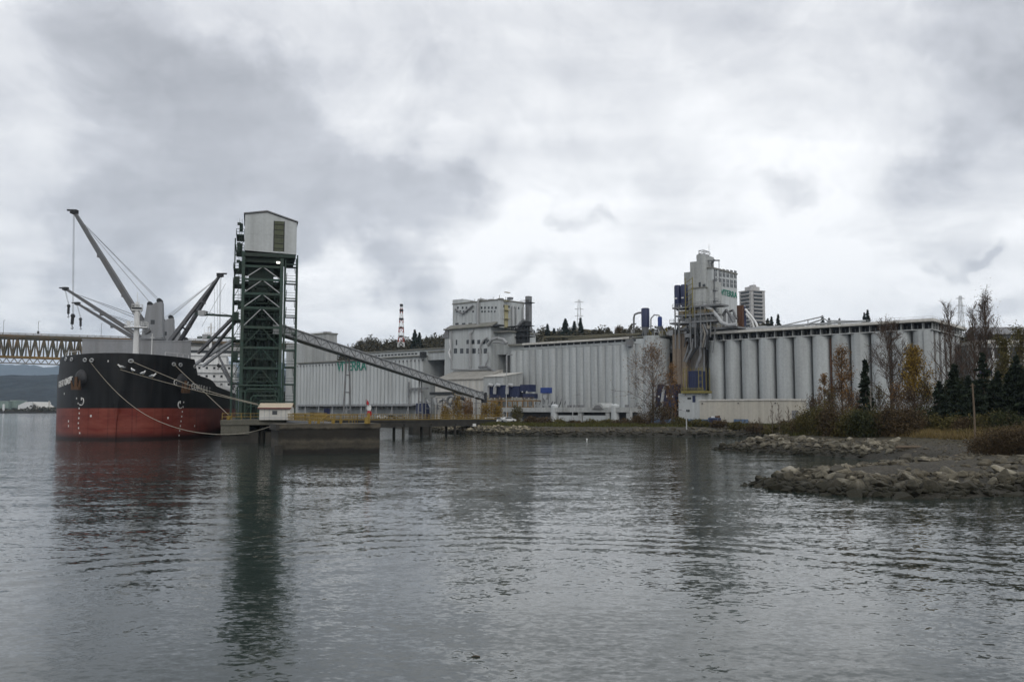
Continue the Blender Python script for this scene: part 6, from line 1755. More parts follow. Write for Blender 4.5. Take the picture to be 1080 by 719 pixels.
def rockmat(name, c, d_):
    m = bpy.data.materials.new(name); m.use_nodes = True
    nt = m.node_tree; N = nt.nodes; L = nt.links; b = N['Principled BSDF']; b.inputs['Roughness'].default_value = .9; b.inputs['Specular IOR Level'].default_value = .25
    g = N.new('ShaderNodeNewGeometry'); oi = N.new('ShaderNodeObjectInfo'); sx = N.new('ShaderNodeSeparateXYZ'); L.new(g.outputs['Position'], sx.inputs[0])
    n = N.new('ShaderNodeTexNoise'); n.inputs['Scale'].default_value = 1.3; n.inputs['Detail'].default_value = 9; n.inputs['Roughness'].default_value = .65; L.new(g.outputs['Position'], n.inputs['Vector'])
    cr = N.new('ShaderNodeValToRGB'); e = cr.color_ramp.elements; e[0].position = .3; e[0].color = (*d_,1); e[1].position = .72; e[1].color = (*c,1)
    q = cr.color_ramp.elements.new(.5); q.color = (*[(a*.6+b_*.4)*f_ for a, b_, f_ in zip(c,d_,(1.05,1.0,.85))],1)
    L.new(n.outputs[0], cr.inputs[0])
    ri = N.new('ShaderNodeMath'); ri.operation = 'ADD'; L.new(oi.outputs['Random'], ri.inputs[0])
    pr = N.new('ShaderNodeMapRange'); L.new(oi.outputs['Random'], pr.inputs[0]); pr.inputs[3].default_value = .5; pr.inputs[4].default_value = 2.1
    mu = N.new('ShaderNodeMix'); mu.data_type = 'RGBA'; mu.blend_type = 'MULTIPLY'; mu.inputs['Factor'].default_value = 1; L.new(cr.outputs[0], mu.inputs['A']); L.new(pr.outputs[0], mu.inputs['B'])
    # weed line: rocks washed by the tide are dark with growth
    tz_ = N.new('ShaderNodeMath'); tz_.operation = 'MULTIPLY_ADD'; L.new(n.outputs[0], tz_.inputs[0]); tz_.inputs[1].default_value = .9; L.new(sx.outputs['Z'], tz_.inputs[2])
    tr = N.new('ShaderNodeMapRange'); L.new(tz_.outputs[0], tr.inputs[0]); tr.inputs[1].default_value = .9; tr.inputs[2].default_value = 1.65
    mw = N.new('ShaderNodeMix'); mw.data_type = 'RGBA'; L.new(tr.outputs[0], mw.inputs['Factor']); mw.inputs['A'].default_value = (.021,.020,.013,1); L.new(mu.outputs['Result'], mw.inputs['B'])
    L.new(mw.outputs['Result'], b.inputs['Base Color'])
    n3 = N.new('ShaderNodeTexNoise'); n3.inputs['Scale'].default_value = 7; n3.inputs['Detail'].default_value = 8; L.new(g.outputs['Position'], n3.inputs['Vector'])
    bp = N.new('ShaderNodeBump'); bp.inputs['Distance'].default_value = .09; L.new(n3.outputs[0], bp.inputs['Height']); L.new(bp.outputs[0], b.inputs['Normal'])
    return m
m_rock = rockmat('riprap_stone', (.155,.147,.128), (.03,.028,.024))
RM = [rock_mesh(100+i, m_rock) for i in range(9)]
def place_rock(x, y, s, group, label, r):
    z = gz(x, y) + s*.12
    o = bpy.data.objects.new('boulder', r.choice(RM)); COL.objects.link(o)
    o.location = (x,y,z); o.scale = (s*r.uniform(.85,1.25), s*r.uniform(.8,1.1), s*r.uniform(.75,1.05)); o.rotation_euler = (r.uniform(-.4,.4), r.uniform(-.4,.4), r.uniform(0,6.28))
    tag(o, label, 'boulder', group)
    return o
def scatter(n, xr, yr, cond, smin, smax, seed, spacing=.8):
    r = random.Random(seed); out = []; tries = 0
    while len(out) < n and tries < n*400:
        tries += 1
        x, y = r.uniform(*xr), r.uniform(*yr)
        if not cond(x, y): continue
        s = smin+(smax-smin)*r.random()**2.0
        if any((x-a)**2+(y-b)**2 < (spacing*(s+c))**2 for a, b, c in out): continue
        out.append((x,y,s))
    return out
def sd1(x, y): return float(sdist(np.array([x]), np.array([y]))[0])
rr = random.Random(77)
def in_spit_near(x, y):
    s = sd1(x,y); px = 540+F*x/y
    return -1.0 < s < 6.2 and y < 90 and px < 1110 and y-(60+.0*x) < 20+ (x-28)*.35
NEAR = scatter(196, (17,52), (58,92), in_spit_near, .40, 1.15, 1, .50)
for x, y, s in NEAR: place_rock(x, y, s, 'boulders of the near stone spit', 'weathered grey boulder piled on the dark stone spit nearest to the viewer', rr)
def in_spit_far(x, y):
    s = sd1(x,y); px = 540+F*x/y
    return -.8 < s < 7.5 and 107 < y < 140 and px < 960 and (x-30)*.55 > abs(y-131+ (x-30)*.62)-6.5
FARR = scatter(100, (28,62), (104,140), in_spit_far, .5, 1.15, 2, .55)
for x, y, s in FARR: place_rock(x, y, s, 'boulders of the second stone spit', 'pale grey boulder on the stone spit behind the muddy cove', rr)
for (px, py, s, lab) in ((974,457,1.15,'large pale flat boulder perched highest above the muddy cove'),(980,463.5,1.0,'pale block shaped boulder just below the highest flat boulder')):
    p_ = onz(px, py, 3.4); o = place_rock(p_.x, p_.y, s, None, lab, rr)
    o.location.z = gz(p_.x,p_.y)+.1; o.scale = (s*1.4,s,s*.6); o.rotation_euler = (0,0,.3)
# all smaller and farther stones as one mass
def stone_mass(name, label, spots, seed, mat):
    r = random.Random(seed); vs, fs = [], []; n = 0
    base = []
    for me in RM:
        v = np.array([q.co for q in me.vertices]); f = []
        for p in me.polygons:
            ids = list(p.vertices)
            for k in range(1, len(ids)-1): f.append((ids[0],ids[k],ids[k+1]))
        base.append((v, np.array(f)))
    for x, y, s in spots:
        v, f = base[r.randrange(len(base))]
        M3 = np.array(Matrix.Rotation(r.uniform(0,6.28),3,'Z') @ Matrix.Rotation(r.uniform(-.5,.5),3,'X'))
        w = (v*np.array([s*r.uniform(.8,1.3),s,s*r.uniform(.7,1)])) @ M3.T + np.array([x,y,gz(x,y)+s*.1])
        vs.append(w); fs.append(f+n); n += len(w)
    o = np_mesh(name, np.concatenate(vs), np.concatenate(fs), mat)
    tag(o, label, 'stones', None, 'stuff'); return o
m_rock2 = rockmat('bank_stone', (.12,.11,.092), (.03,.028,.023))
sp = []
r = random.Random(9)
def many(n, xr, yr, cond, a, b):
    c = 0; t = 0
    while c < n and t < n*60:
        t += 1; x, y = r.uniform(*xr), r.uniform(*yr)
        if cond(x, y): sp.append((x,y,a+(b-a)*r.random()**2)); c += 1
many(1100, (17,56), (57,92), lambda x,y: in_spit_near(x,y), .2, .6)
many(800, (28,66), (100,140), lambda x,y: in_spit_far(x,y) , .2, .6)
many(420, (30,64), (66,110), lambda x,y: 2 < sd1(x,y) < 16 and gz(x,y) > .5, .12, .5)
many(900, (30,66), (80,114), lambda x,y: .3 < sd1(x,y) < 18 and gz(x,y) > .35, .06, .26)
many(420, (48,90), (40,80), lambda x,y: -.6 < sd1(x,y) < 9, .25, .95)
many(170, (36,62), (70,92), lambda x,y: 3 < sd1(x,y) < 14 and y < 66+(x-30)*.7, .3, .8)
many(900, (-30,66), (185,250), lambda x,y: -.6 < sd1(x,y) < 6.0 and gz(x,y) < 2.9, .35, .85)
many(200, (45,75), (140,200), lambda x,y: -.6 < sd1(x,y) < 5.0, .3, .8)
stone_mass('shore_stones', 'broken stone lining the waterline and filling between the boulders', sp, 4, m_rock2)
m_rock3 = rockmat('pale_bank_stone', (.30,.275,.22), (.14,.128,.10)); sp = []
many(240, (-24,4), (203,232), lambda x,y: -.3 < sd1(x,y) < 7.5, .35, .8)
stone_mass('pale_stones', 'pale broken stone bank beside the shore end of the trestle', sp, 5, m_rock3)

# drift logs stranded in the cove
for k, (px, py, ln, dg, lab) in enumerate(((962,473,4.2,8,'long grey drift log lying across the head of the muddy cove'),(1000,470,3.0,-14,'shorter drift log beside the long grey one in the cove'),(930,486,2.6,20,'dark drift log half sunk in the mud of the cove'),(1012,478,2.2,35,'small bleached drift log near the bramble mound'))):
    p_ = onz(px, py, 1.3); z = gz(p_.x, p_.y); lg = thing('drift_log', lab, 'drift log', (p_.x,p_.y,z), dg)
    g = MB(frame((p_.x,p_.y,z),dg)); g.tube([(-ln/2,0,.14),(-ln*.2,.06,.17),(ln*.2,-.04,.15),(ln/2,.05,.12)],[.17,.18,.15,.10],9); g.build('stem', m_pole if k != 2 else m_bark, lg, True)
    g = MB(frame((p_.x,p_.y,z),dg)); g.tube([(ln*.1,0,.2),(ln*.16,.25,.5)],[.06,.02],5); g.build('snag', m_bark, lg)

# ------------------------------------------------------------------ foliage
def leaf_quads(C, size, rng, aspect=.6, flat=0.):
    n = len(C)
    a = rng.normal(size=(n,3)); a[:,2] *= (1-flat); a /= np.linalg.norm(a, axis=1)[:,None]+1e-9
    b = rng.normal(size=(n,3)); b -= a*(a*b).sum(1)[:,None]; b /= np.linalg.norm(b, axis=1)[:,None]+1e-9
    s = (size*(.6+.8*rng.random(n)))[:,None] if np.ndim(size) else size*(.6+.8*rng.random((n,1)))
    a = a*s; b = b*s*aspect
    V = np.stack([C-a, C+b*.9-a*.1, C+a, C-b*.9-a*.1], 1).reshape(-1,3)
    Fq = np.arange(4*n).reshape(-1,4)
    return V, Fq
def clumps(n, rx_, ry_, rz_, k, rng, tight=.33, bottom=0.):
    """leaf centres gathered in clumps over an ellipsoid crown"""
    c = rng.normal(size=(k,3)); c /= np.linalg.norm(c, axis=1)[:,None]
    c *= (.45+.55*rng.random((k,1)))
    c = c*np.array([rx_,ry_,rz_])
    idx = rng.integers(0, k, n)
    off = rng.normal(size=(n,3))*np.array([rx_,ry_,rz_])*tight*(.6+.8*rng.random((k,1)))[idx]
    return c[idx]+off
def branch_paths(rng, h, spread, levels=3, n1=16, start=.25, up=.55, r0=.14, kids=5, wig=.12):
    """trunk and limbs as tapered polylines in local space"""
    out = []
    tr = [Vector((0,0,0))]
    for i in range(1, 8):
        tr.append(Vector((rng.normal()*wig*.12*h*.2, rng.normal()*wig*.12*h*.2, h*i/7)) + Vector((tr[-1].x*.7, tr[-1].y*.7, 0)))
    out.append((tr, [max(.03,r0*(1-.88*i/7)) for i in range(8)]))
    def grow(p, d, ln, rad, lv):
        pts = [p]; q = d.copy()
        for i in range(4):
            q = (q + Vector((rng.normal()*.16, rng.normal()*.16, .10*up+rng.normal()*.10))).normalized()
            pts.append(pts[-1] + q*ln/4)
        out.append((pts, [max(.021,rad*(1-.8*i/4)) for i in range(5)]))
        if lv > 0:
            for k in range(kids):
                f_ = .3+.7*(k+rng.random())/kids; i = min(3, int(f_*4)); t = f_*4-i
                b = pts[i].lerp(pts[i+1], t)
                ax = Vector((rng.normal(), rng.normal(), rng.normal()*.6)).normalized()
                d2 = (q*.75 + ax*.75 + Vector((0,0,up*.3))).normalized()
                grow(b, d2, ln*(.36+.3*rng.random()), rad*.42, lv-1)
    for k in range(n1):
        f_ = start+(1-start)*(k+rng.random()*.8)/n1*.96
        i = min(6, int(f_*7)); b = tr[i].lerp(tr[i+1], f_*7-i)
        a = k*2.4+rng.random()
        el = up*(.5+.6*f_)
        d = Vector((math.cos(a)*math.cos(el*1.3), math.sin(a)*math.cos(el*1.3), math.sin(el*1.3)))
        grow(b, d, spread*(1.15-.75*(f_-start)/(1-start))*(.75+.4*rng.random()), r0*.42*(1.1-.7*f_), levels-1)
    return out
def build_branches(name, paths, mat, par):
    g = MB()
    for pts, rad in paths:
        n = 6 if rad[0] > .06 else (4 if rad[0] > .025 else 3)
        g.tube(pts, rad, n)
    me_verts = np.array([tuple(v) for v in g.v]); 
    # caps differ in size: build through from_pydata in local space
    me = bpy.data.meshes.new(name); me.from_pydata([tuple(v) for v in g.v], [], g.f); me.materials.append(mat)
    o = bpy.data.objects.new(name, me); COL.objects.link(o); o.parent = par; return o
def tree(name, lab, cat, p, h, spread, seed, bark, leaf=None, nleaf=0, lsize=.12, group=None, levels=3, n1=16, start=.25, up=.55, r0=None, kids=5, tipleaf=True, crown=None):
    rng = np.random.default_rng(seed)
    t = thing(name, lab, cat, p, 0, group)
    paths = branch_paths(rng, h, spread, levels, n1, start, up, r0 or .012*h+.03, kids)
    k = [q for q in paths if len(q[0]) == 8]; br_ = [q for q in paths if len(q[0]) != 8]
    build_branches('trunk', k, bark, t); build_branches('branches', br_, m_twig if bark is m_bark else bark, t)
    if leaf and nleaf:
        src = [q[0][j] for q in br_ if q[1][0] < .03 or levels < 3 for j in (2,3,4)] or [q[0][4] for q in br_]
        src = np.array([tuple(v) for v in src])
        idx = rng.integers(0, len(src), nleaf)
        C = src[idx]+rng.normal(size=(nleaf,3))*spread*.15
        V, Fq = leaf_quads(C, lsize, rng, .7)
        np_mesh('crown', V, Fq, leaf, t, local=True)
    return t
def conifer(name, lab, p, h, w, seed, group=None, mat=l_needle, gap=0., cols=None):
    rng = np.random.default_rng(seed)
    t = thing(name, lab, 'tree', p, 0, group)
    g = MB(); g.tube([(0,0,-.5),(0,0,h*.5),(0,0,h*.98)],[.018*h+.05,.011*h+.03,.02],7)
    me = bpy.data.meshes.new('trunk'); me.from_pydata([tuple(v) for v in g.v],[],g.f); me.materials.append(m_bark); o = bpy.data.objects.new('trunk',me); COL.objects.link(o); o.parent = t
    Cs = []; nb2 = int(60+h*5)
    for i in range(nb2):
        f_ = (i+rng.random())/nb2; f_ = .05+.95*f_
        if rng.random() < gap: continue
        R = w*.5*((1-f_)**.85)*(.35+.85*rng.random()**.8)+.12
        a = rng.random()*6.283; n_ = int(14+R*24)
        u = rng.random(n_)**.75
        z = f_*h - u*R*(.28+.2*rng.random()) + .12*R*u*u
        sw = rng.normal(size=n_)*.16*R*(u+.15)
        x = np.cos(a)*u*R-np.sin(a)*sw; y = np.sin(a)*u*R+np.cos(a)*sw
        Cs.append(np.stack([x,y,z+rng.normal(size=n_)*.05*R-.0],-1))
    C = np.concatenate(Cs)
    V, Fq = leaf_quads(C, .026*h+.09, rng, .45, .35)
    np_mesh('crown', V, Fq, mat, t, local=True)
    return t
def bush(name, lab, p, rx_, ry_, h, seed, leaf, n=1600, lsize=.11, group=None, cat='bush'):
    rng = np.random.default_rng(seed)
    t = thing(name, lab, cat, p, 0, group)
    g = MB()
    for k in range(26):
        a = rng.random()*6.283; e = .3+1.1*rng.random(); d = Vector((math.cos(a)*math.cos(e)*rx_, math.sin(a)*math.cos(e)*ry_, math.sin(e)*h))*(.8+.35*rng.random())
        g.tube([(0,0,-.2), d*.5+Vector((0,0,.08*h)), d], [.035,.02,.006], 4)
    me = bpy.data.meshes.new('stems'); me.from_pydata([tuple(v) for v in g.v],[],g.f); me.materials.append(m_twig); o = bpy.data.objects.new('stems',me); COL.objects.link(o); o.parent = t
    C = clumps(n, rx_*.8, ry_*.8, h*.55, 26, rng, .26); C[:,2] = np.abs(C[:,2]+h*.42)
    V, Fq = leaf_quads(C, lsize, rng, .6); np_mesh('foliage', V, Fq, leaf, t, local=True)
    return t
def gpt(px, Y):
    x = (px-CX)/F*Y*1.0015; return Vector((x, Y, gz(x, Y)-.05))
def hgt(px, py, p): return at(px, py, p.y).z - p.z

# trees of the near bank
p = gpt(963,142); T = tree('golden_tree','bright golden leaved tree in front of the last round silos','tree',p,hgt(963,374,p),2.9,31,m_bark,l_gold,5600,.13,n1=30,start=.2,up=.75)
p = gpt(938.5,146); tree('bare_tree','tall bare forked tree standing before the round silos beside the golden tree','tree',p,hgt(938,346,p),4.6,32,m_bark,l_brown,700,.07,n1=30,start=.25,up=.7,kids=7)
p = gpt(887,150); tree('russet_tree','loose russet leaved tree before the round silos','tree',p,hgt(887,371,p),2.6,33,m_bark,l_rust,3000,.12,n1=26,start=.2,up=.7)
p = gpt(868,152); tree('russet_tree','short thin russet tree, smallest of the russet ones before the silos','tree',p,hgt(868,396,p),1.7,34,m_bark,l_rust,1600,.11,n1=14,start=.15,up=.75)
p = gpt(912,138); conifer('young_conifer','young dark conifer between the russet tree and the tall bare tree',p,hgt(912,380,p),3.4,35)
p = gpt(917,134); tree('bare_sapling','pale bare sapling in front of the young dark conifer','tree',p,hgt(917,408,p),1.3,36,m_paleb,n1=9,start=.3,up=.8,levels=2)
p = gpt(1003,150); tree('bare_poplar','bare upright poplar against the end wall of the silos','tree',p,hgt(1003,327,p),5.0,37,m_bark,n1=24,start=.15,up=.92,kids=6)
p = gpt(1006,128); conifer('dark_conifer','broad dark conifer below the bare poplar at the silo corner',p,hgt(1006,384,p),5.6,38)
p = gpt(989,126); conifer('dark_conifer','low bushy conifer between the golden tree and the broad dark conifer',p,hgt(989,402,p),4.2,39)
p = gpt(1041,158); tree('bare_poplar','tallest bare brown poplar with a ragged top beside the industrial building','tree',p,hgt(1040,318,p),4.8,40,m_bark,l_brown,1500,.10,n1=38,start=.25,up=1.0,kids=6)
p = gpt(1028,165); tree('bare_poplar','slim bare poplar just behind the tallest brown poplar','tree',p,hgt(1026,330,p),4.2,41,m_bark,l_brown,500,.08,n1=28,start=.3,up=1.0)
p = gpt(1036,142); conifer('dark_conifer','tall thin dark conifer behind the leaning wooden pole',p,hgt(1036,372,p),6.0,42,gap=.35)
p = gpt(1052,136); conifer('dark_conifer','dark conifer under the golden green tree before the industrial building',p,hgt(1052,392,p),5.5,43)
p = gpt(1072,132); conifer('dark_conifer','large dark conifer at the frame edge before the industrial building',p,hgt(1072,376,p),6.8,44)
p = gpt(1090,128); conifer('dark_conifer','dark conifer beyond the large one at the end of the row',p,hgt(1090,370,p),6.5,45)
p = gpt(1058,146); tree('olive_tree','olive leaved upright tree before the white wall of the industrial building','tree',p,hgt(1060,358,p),2.5,46,m_bark,l_olive,4200,.13,n1=20,start=.25,up=.8)
p = gpt(1078,150); tree('olive_tree','olive leaved tree with a rounded top at the end of the dark conifers','tree',p,hgt(1078,352,p),3.2,47,m_bark,l_olive,4200,.13,n1=20,start=.3,up=.7)
p = gpt(1020,131); conifer('dark_conifer','dark conifer filling the gap beside the wooden pole',p,hgt(1018,396,p),5.0,48)
p0_ = gpt(1025,104); wp = thing('wooden_pole','bare brown wooden pole standing in the dry grass','pole',p0_)
g = MB(); tp = at(1025.5,404,104); g.tube([p0_+Vector((0,0,-.5)),p0_.lerp(tp,.5)+Vector((.05,0,0)),tp],[.12,.11,.09],9); g.build('pole',m_pole,wp,True)
g = MB(); g.bar(tp+Vector((-.25,0,-.3)),tp+Vector((.25,0,-.25)),.08); g.build('bracket',m_pole,wp)
# the big bare tree before the gap, with a few rust leaves
p = gpt(688,214); tree('bare_tree','wide bare tree with a few orange leaves before the dark gap and stained pier','tree',p,hgt(688,372,p),6.8,50,m_bark,l_rust,1500,.16,n1=26,start=.2,up=.6,kids=6)
p = gpt(708,222); tree('russet_tree','thin orange leaved tree beside the stained concrete pier','tree',p,hgt(706,384,p),2.6,51,m_bark,l_rust,1100,.17,n1=14,start=.2,up=.75)
p = gpt(683,212); bush('shrub','dark twiggy shrub at the foot of the wide bare tree',p,3.5,2.5,7.5,52,l_brown,1500,.18)
p = gpt(698,212); bush('shrub','dark green and brown shrub beside the foot of the wide bare tree',p,3.2,2.5,5.5,53,l_brown,1500,.18)
# autumn shrubs before the works
for k, (px, pyt, Y, w, lab, lf) in enumerate(((483,417,318,5.5,'golden shrub under the lower end of the conveyor',l_gold),(470,424,322,4.5,'small golden shrub beside the pipe rack below the conveyor',l_gold),(494,421,316,4.2,'orange shrub next to the conveyor tail',l_rust),(513,419,312,5.0,'golden shrub below the first blue filter box',l_gold),(523,421,310,4.8,'orange golden shrub under the orange steel frame',l_gold),(545,426,306,4,'low olive shrub under the blue filter bank',l_olive))):
    p = gpt(px, Y); bush('autumn_shrub', lab, p, w*.55, w*.5, max(3, hgt(px,pyt,p)), 60+k, lf, 1700, .22)

# bank vegetation: named bushes in front, ground cover as one mass
BU = [(852,136,3.2,2.8,'olive bush at the water side end of the bank thicket',l_olive),(866,131,3.4,2.9,'olive brown bush beneath the small russet tree',l_olive),(880,128,3.6,3.0,'brown bush below the russet tree',l_brown),(895,126,3.4,2.6,'olive bush below the young conifer',l_olive),
      (910,124,3.3,2.5,'dark green bush beneath the pale sapling',l_green),(926,124,3.4,2.7,'olive bush below the tall bare tree',l_olive),(942,122,3.6,2.9,'purple brown bush under the golden tree',l_brown),(957,121,3.3,2.4,'brown bush above the perched boulders',l_brown),
      (972,126,3.0,2.2,'green bush at the edge of the dry grass',l_green),(988,122,2.8,1.8,'olive bush below the low conifer',l_olive),(1003,118,2.6,1.6,'small olive bush beneath the broad conifer',l_olive),(1014,116,2.6,1.4,'small brown bush between grass and conifer',l_brown),(1040,114,2.8,1.7,'olive bush beside the wooden pole',l_olive),
      (1058,112,3.0,2.0,'green bush before the large conifer',l_green),(846,150,3.0,2.2,'low brown bush near the beige warehouse end',l_brown),(835,158,3.0,1.8,'small olive bush before the roller door',l_olive)]
for k, (px, Y, w, h, lab, lf) in enumerate(BU):
    p = gpt(px, Y); bush('bank_bush', lab, p, w*.7, w*.6, h*1.35, 80+k, lf, 7000, .12)
TB = [(856,140,5,'twiggy brown thicket at the water end of the bank'),(874,140,6,'twiggy thicket beneath the smallest russet tree'),(893,138,6.2,'twiggy thicket under the russet tree'),(905,144,5,'twiggy thicket behind the young conifer'),(926,140,6,'twiggy thicket between young conifer and tall bare tree'),(944,138,6.4,'twiggy thicket around the foot of the tall bare tree'),(958,134,5,'twiggy thicket below the golden tree'),(976,140,6,'twiggy thicket beside the golden tree'),(998,140,5.5,'brown thicket behind the broad conifer'),(1016,146,6.5,'brown thicket among the bare poplars'),(1034,150,7,'tall brown thicket under the tallest poplar'),(1048,144,6,'brown thicket between the dark conifers'),(1064,142,6.5,'brown thicket behind the large conifer'),(1082,140,6.5,'brown thicket at the end of the conifers')]
for k, (px, Y, h, lab) in enumerate(TB):
    p = gpt(px, Y); t = tree('thicket', lab, 'bush', p, h, 2.6, 300+k, m_bark, [l_brown,l_olive,l_rust][k%3] if k < 8 else l_green, 900 if k < 8 else 4200, .10, n1=34, start=.03, up=.85, levels=2, kids=8, r0=.07)
DC = [(996,122,5.2,4.6),(1012,120,4.6,4.2),(1030,120,5.6,5),(1046,122,6.5,5),(1062,120,7.5,5.2),(1080,118,8,5.6)]
DL = ['low dark conifer under the bare poplar','short dark conifer left behind the wooden pole base','short dark conifer at the pole','dark conifer low beside the large one','dark bushy conifer before the large one','dark bushy conifer at the frame edge']
DL = ['low dark conifer skirting the broad conifer','short dark conifer near the pole on the silo side','short dark conifer on the far side of the pole','mid height dark conifer before the olive tree','dark bushy conifer crowding the large one','dark bushy conifer standing closest to the bramble mounds']
for k, (px, Y, h, w) in enumerate(DC): conifer('dark_conifer', DL[k], gpt(px, Y), h, w, 330+k)
for k, (px, Y, w, h, lab) in enumerate(((1052,84,4.2,2.7,'big dense brown bramble mound above the piled boulders'),(1072,82,4.5,3.0,'brown bramble mound at the frame edge above the boulders'),(1095,80,4.5,3.0,'brown bramble mound past the frame edge'),(1035,90,2.6,1.6,'low brown bramble beside the big mound'))):
    p = gpt(px, Y); bush('bramble_mound', lab, p, w*.62, w*.6, h, 110+k, l_brown, 7000, .075)
CB = [(560,228,3.4,2.4,l_brown),(574,226,3.6,2.6,l_brown),(590,222,3.2,1.9,l_olive),(606,221,3.4,2.0,l_brown),(622,219,3.2,2.1,l_olive),(640,217,3.4,1.9,l_olive),(656,216,3.2,1.8,l_brown),(672,214,3.4,2.3,l_brown),(716,212,3.2,1.8,l_olive),(736,210,3.2,1.6,l_olive),(757,208,3.2,1.7,l_brown),(776,204,3.4,1.9,l_olive),(796,200,3.6,2.2,l_brown),(815,196,3.6,2.2,l_olive),(548,232,3.0,1.5,l_olive),(832,190,3.6,2.4,l_brown)]
CL = ['brown bush before the grey canopy end','taller brown bush under the first round turret','olive bush before the long canopy panel','brown bush before the canopy middle','olive bush before the dark canopy opening','olive bush below the arched roof','brown bush below the second turret','brown bush beside the wide bare tree','olive bush before the long blue container','olive bush before the containers by the elevator foot','brown bush before the dark blue container','olive bush before the separate blue container','brown bush before the beige warehouse wall','olive bush before the beige warehouse corner','low olive bush near the parked cars','brown bush beyond the warehouse end']
for k, (px, Y, w, h, lf) in enumerate(CB):
    p = gpt(px, Y); bush('shore_bush', CL[k], p, w*.75, w*.6, h, 130+k, lf, 2600, .17)
for k, (px, Y, h, lab) in enumerate(((813,190,9,'slim bare sapling before the beige warehouse corner'),(820,188,8,'bare sapling touching the warehouse roller door'),(800,192,6,'small bare sapling before the beige wall'),(830,186,6,'thin bare sapling beyond the roller door'))):
    p = gpt(px, Y); tree('bare_sapling', lab, 'tree', p, h*.8, 1.5, 170+k, m_bark, n1=10, start=.25, up=.9, levels=2)

# grass and low ground cover
def grass(name, label, n, xr, yr, cond, hmin, hmax, mat, seed, wid=.02):
    rng = np.random.default_rng(seed); X = rng.uniform(*xr, n*3); Y = rng.uniform(*yr, n*3)
    s = sdist(X, Y); Z = ground_z(X, Y); k = cond(X, Y, s, Z); X, Y, Z = X[k][:n], Y[k][:n], Z[k][:n]; m = len(X)
    a = rng.random(m)*6.283; h = hmin+(hmax-hmin)*rng.random(m)**1.5; w = wid*(1+rng.random(m))
    lx, ly = rng.normal(size=m)*.3*h, rng.normal(size=m)*.3*h
    B = np.stack([X,Y,Z-.05],-1); dx = np.stack([np.cos(a)*w,np.sin(a)*w,np.zeros(m)],-1); T = B+np.stack([lx,ly,h],-1)
    V = np.stack([B-dx,B+dx,T],1).reshape(-1,3); o = np_mesh(name, V, np.arange(3*m).reshape(-1,3), mat)
    tag(o, label, 'grass', None, 'stuff')
grass('dry_grass','tall dry grass over the bank around the wooden pole',60000,(40,78),(84,134),lambda X,Y,s,Z:(Z>2.3)&(s>7),.3,1.2,l_grass,1,.03)
grass('green_grass','short green and brown grass along the rocky bank',60000,(-12,80),(135,250),lambda X,Y,s,Z:(Z>1.9)&(s>3.5)&(s<22),.3,.9,leafmat('bank_grass',(.025,.028,.010),(.085,.085,.025)),2,.06)
rng = np.random.default_rng(55)
X = rng.uniform(38,84,110000); Y = rng.uniform(88,150,110000); s = sdist(X,Y); Z = ground_z(X,Y); k = (Z>2.6)&(s>8)&(Y>98+ (X<50)*6); X,Y,Z = X[k],Y[k],Z[k]
hh_ = .3+1.7*np.clip(wob(X,Y,.33,2.)+.5,0,1.2)*sstep(104,122,Y)
C = np.stack([X,Y,Z+rng.random(len(X))*hh_],-1); V, Fq = leaf_quads(C, .10, rng, .6)
tag(np_mesh('undergrowth', V, Fq, l_olive), 'tangled low undergrowth covering the wooded bank', 'undergrowth', None, 'stuff')

# hillside beyond the works
HC_ = [(563.5,349,5.5,640),(577.5,342,5.2,650),(584.5,346.5,5.5,655),(596.5,336.5,8.5,640),(606,339,6.2,660),(612.5,335.5,5.2,650),(437,348,6.5,700),(442,351,6,690),(566,352,6,660)]
HLb = ['short round topped conifer nearest the first elevator house','slim pointed conifer on the hill beyond the fluted silos','blunt conifer beside the slim pointed one','broad spire shaped conifer, tallest of the hill group','conifer just before the pale pylon','dense column shaped conifer under the pale pylon','dark conifer beside the red and white mast','shorter dark conifer behind the mast conifer','low conifer behind the short round topped one']
for k, (px, pyt, wpx, Y) in enumerate(HC_):
    zt_ = at(px,pyt,Y).z; h = 27 if k != 3 else 30; w = wpx*2.9/F*Y
    conifer('hill_conifer', HLb[k], Vector(((px-CX)/F*Y*1.0,Y,zt_-h)), h, w, 200+k, 'conifers on the hill')
HC2 = [(815,334,5,640,'small pointed conifer beside the apartment tower foot'),(822,331.5,4.5,640,'narrow conifer beyond the apartment tower'),(869,333,5,620,'leaning pair conifer above the pillared roof'),(917,327,4.5,600,'upright dark conifer above the middle of the pillared roof'),(913.5,330,4,605,'lower conifer touching the upright one above the pillared roof'),(887,336,5,610,'tiny conifer tip above the pillared roof'),(811,336,8,630,'dark bushy conifer against the apartment tower'),(876,335.5,6,615,'broad conifer tip above the pillared roof'),(1069,346,7,430,'small dark conifer beside the long house on the hill crest')]
for k, (px, pyt, wpx, Y, lab) in enumerate(HC2):
    zt_ = at(px,pyt,Y).z; conifer('hill_conifer', lab, Vector(((px-CX)/F*Y,Y,zt_-20)), 20, wpx*2.6/F*Y, 230+k, 'conifers on the hill')
HD = [(630,346.5,9,600,'round brown tree on the hill behind the fluted silos'),(642,347,8,610,'second round brown tree behind the fluted silos'),(653,345,9,600,'bare domed tree on the hill near the navy roof drum'),(697,343,7,560,'olive tree behind the roof machinery'),(622,353,9,620,'low olive tree beside the pylon conifers'),(1047,350,9,400,'brown tree behind the tallest poplar'),(1025,352,8,400,'bushy brown tree behind the slim poplar')]
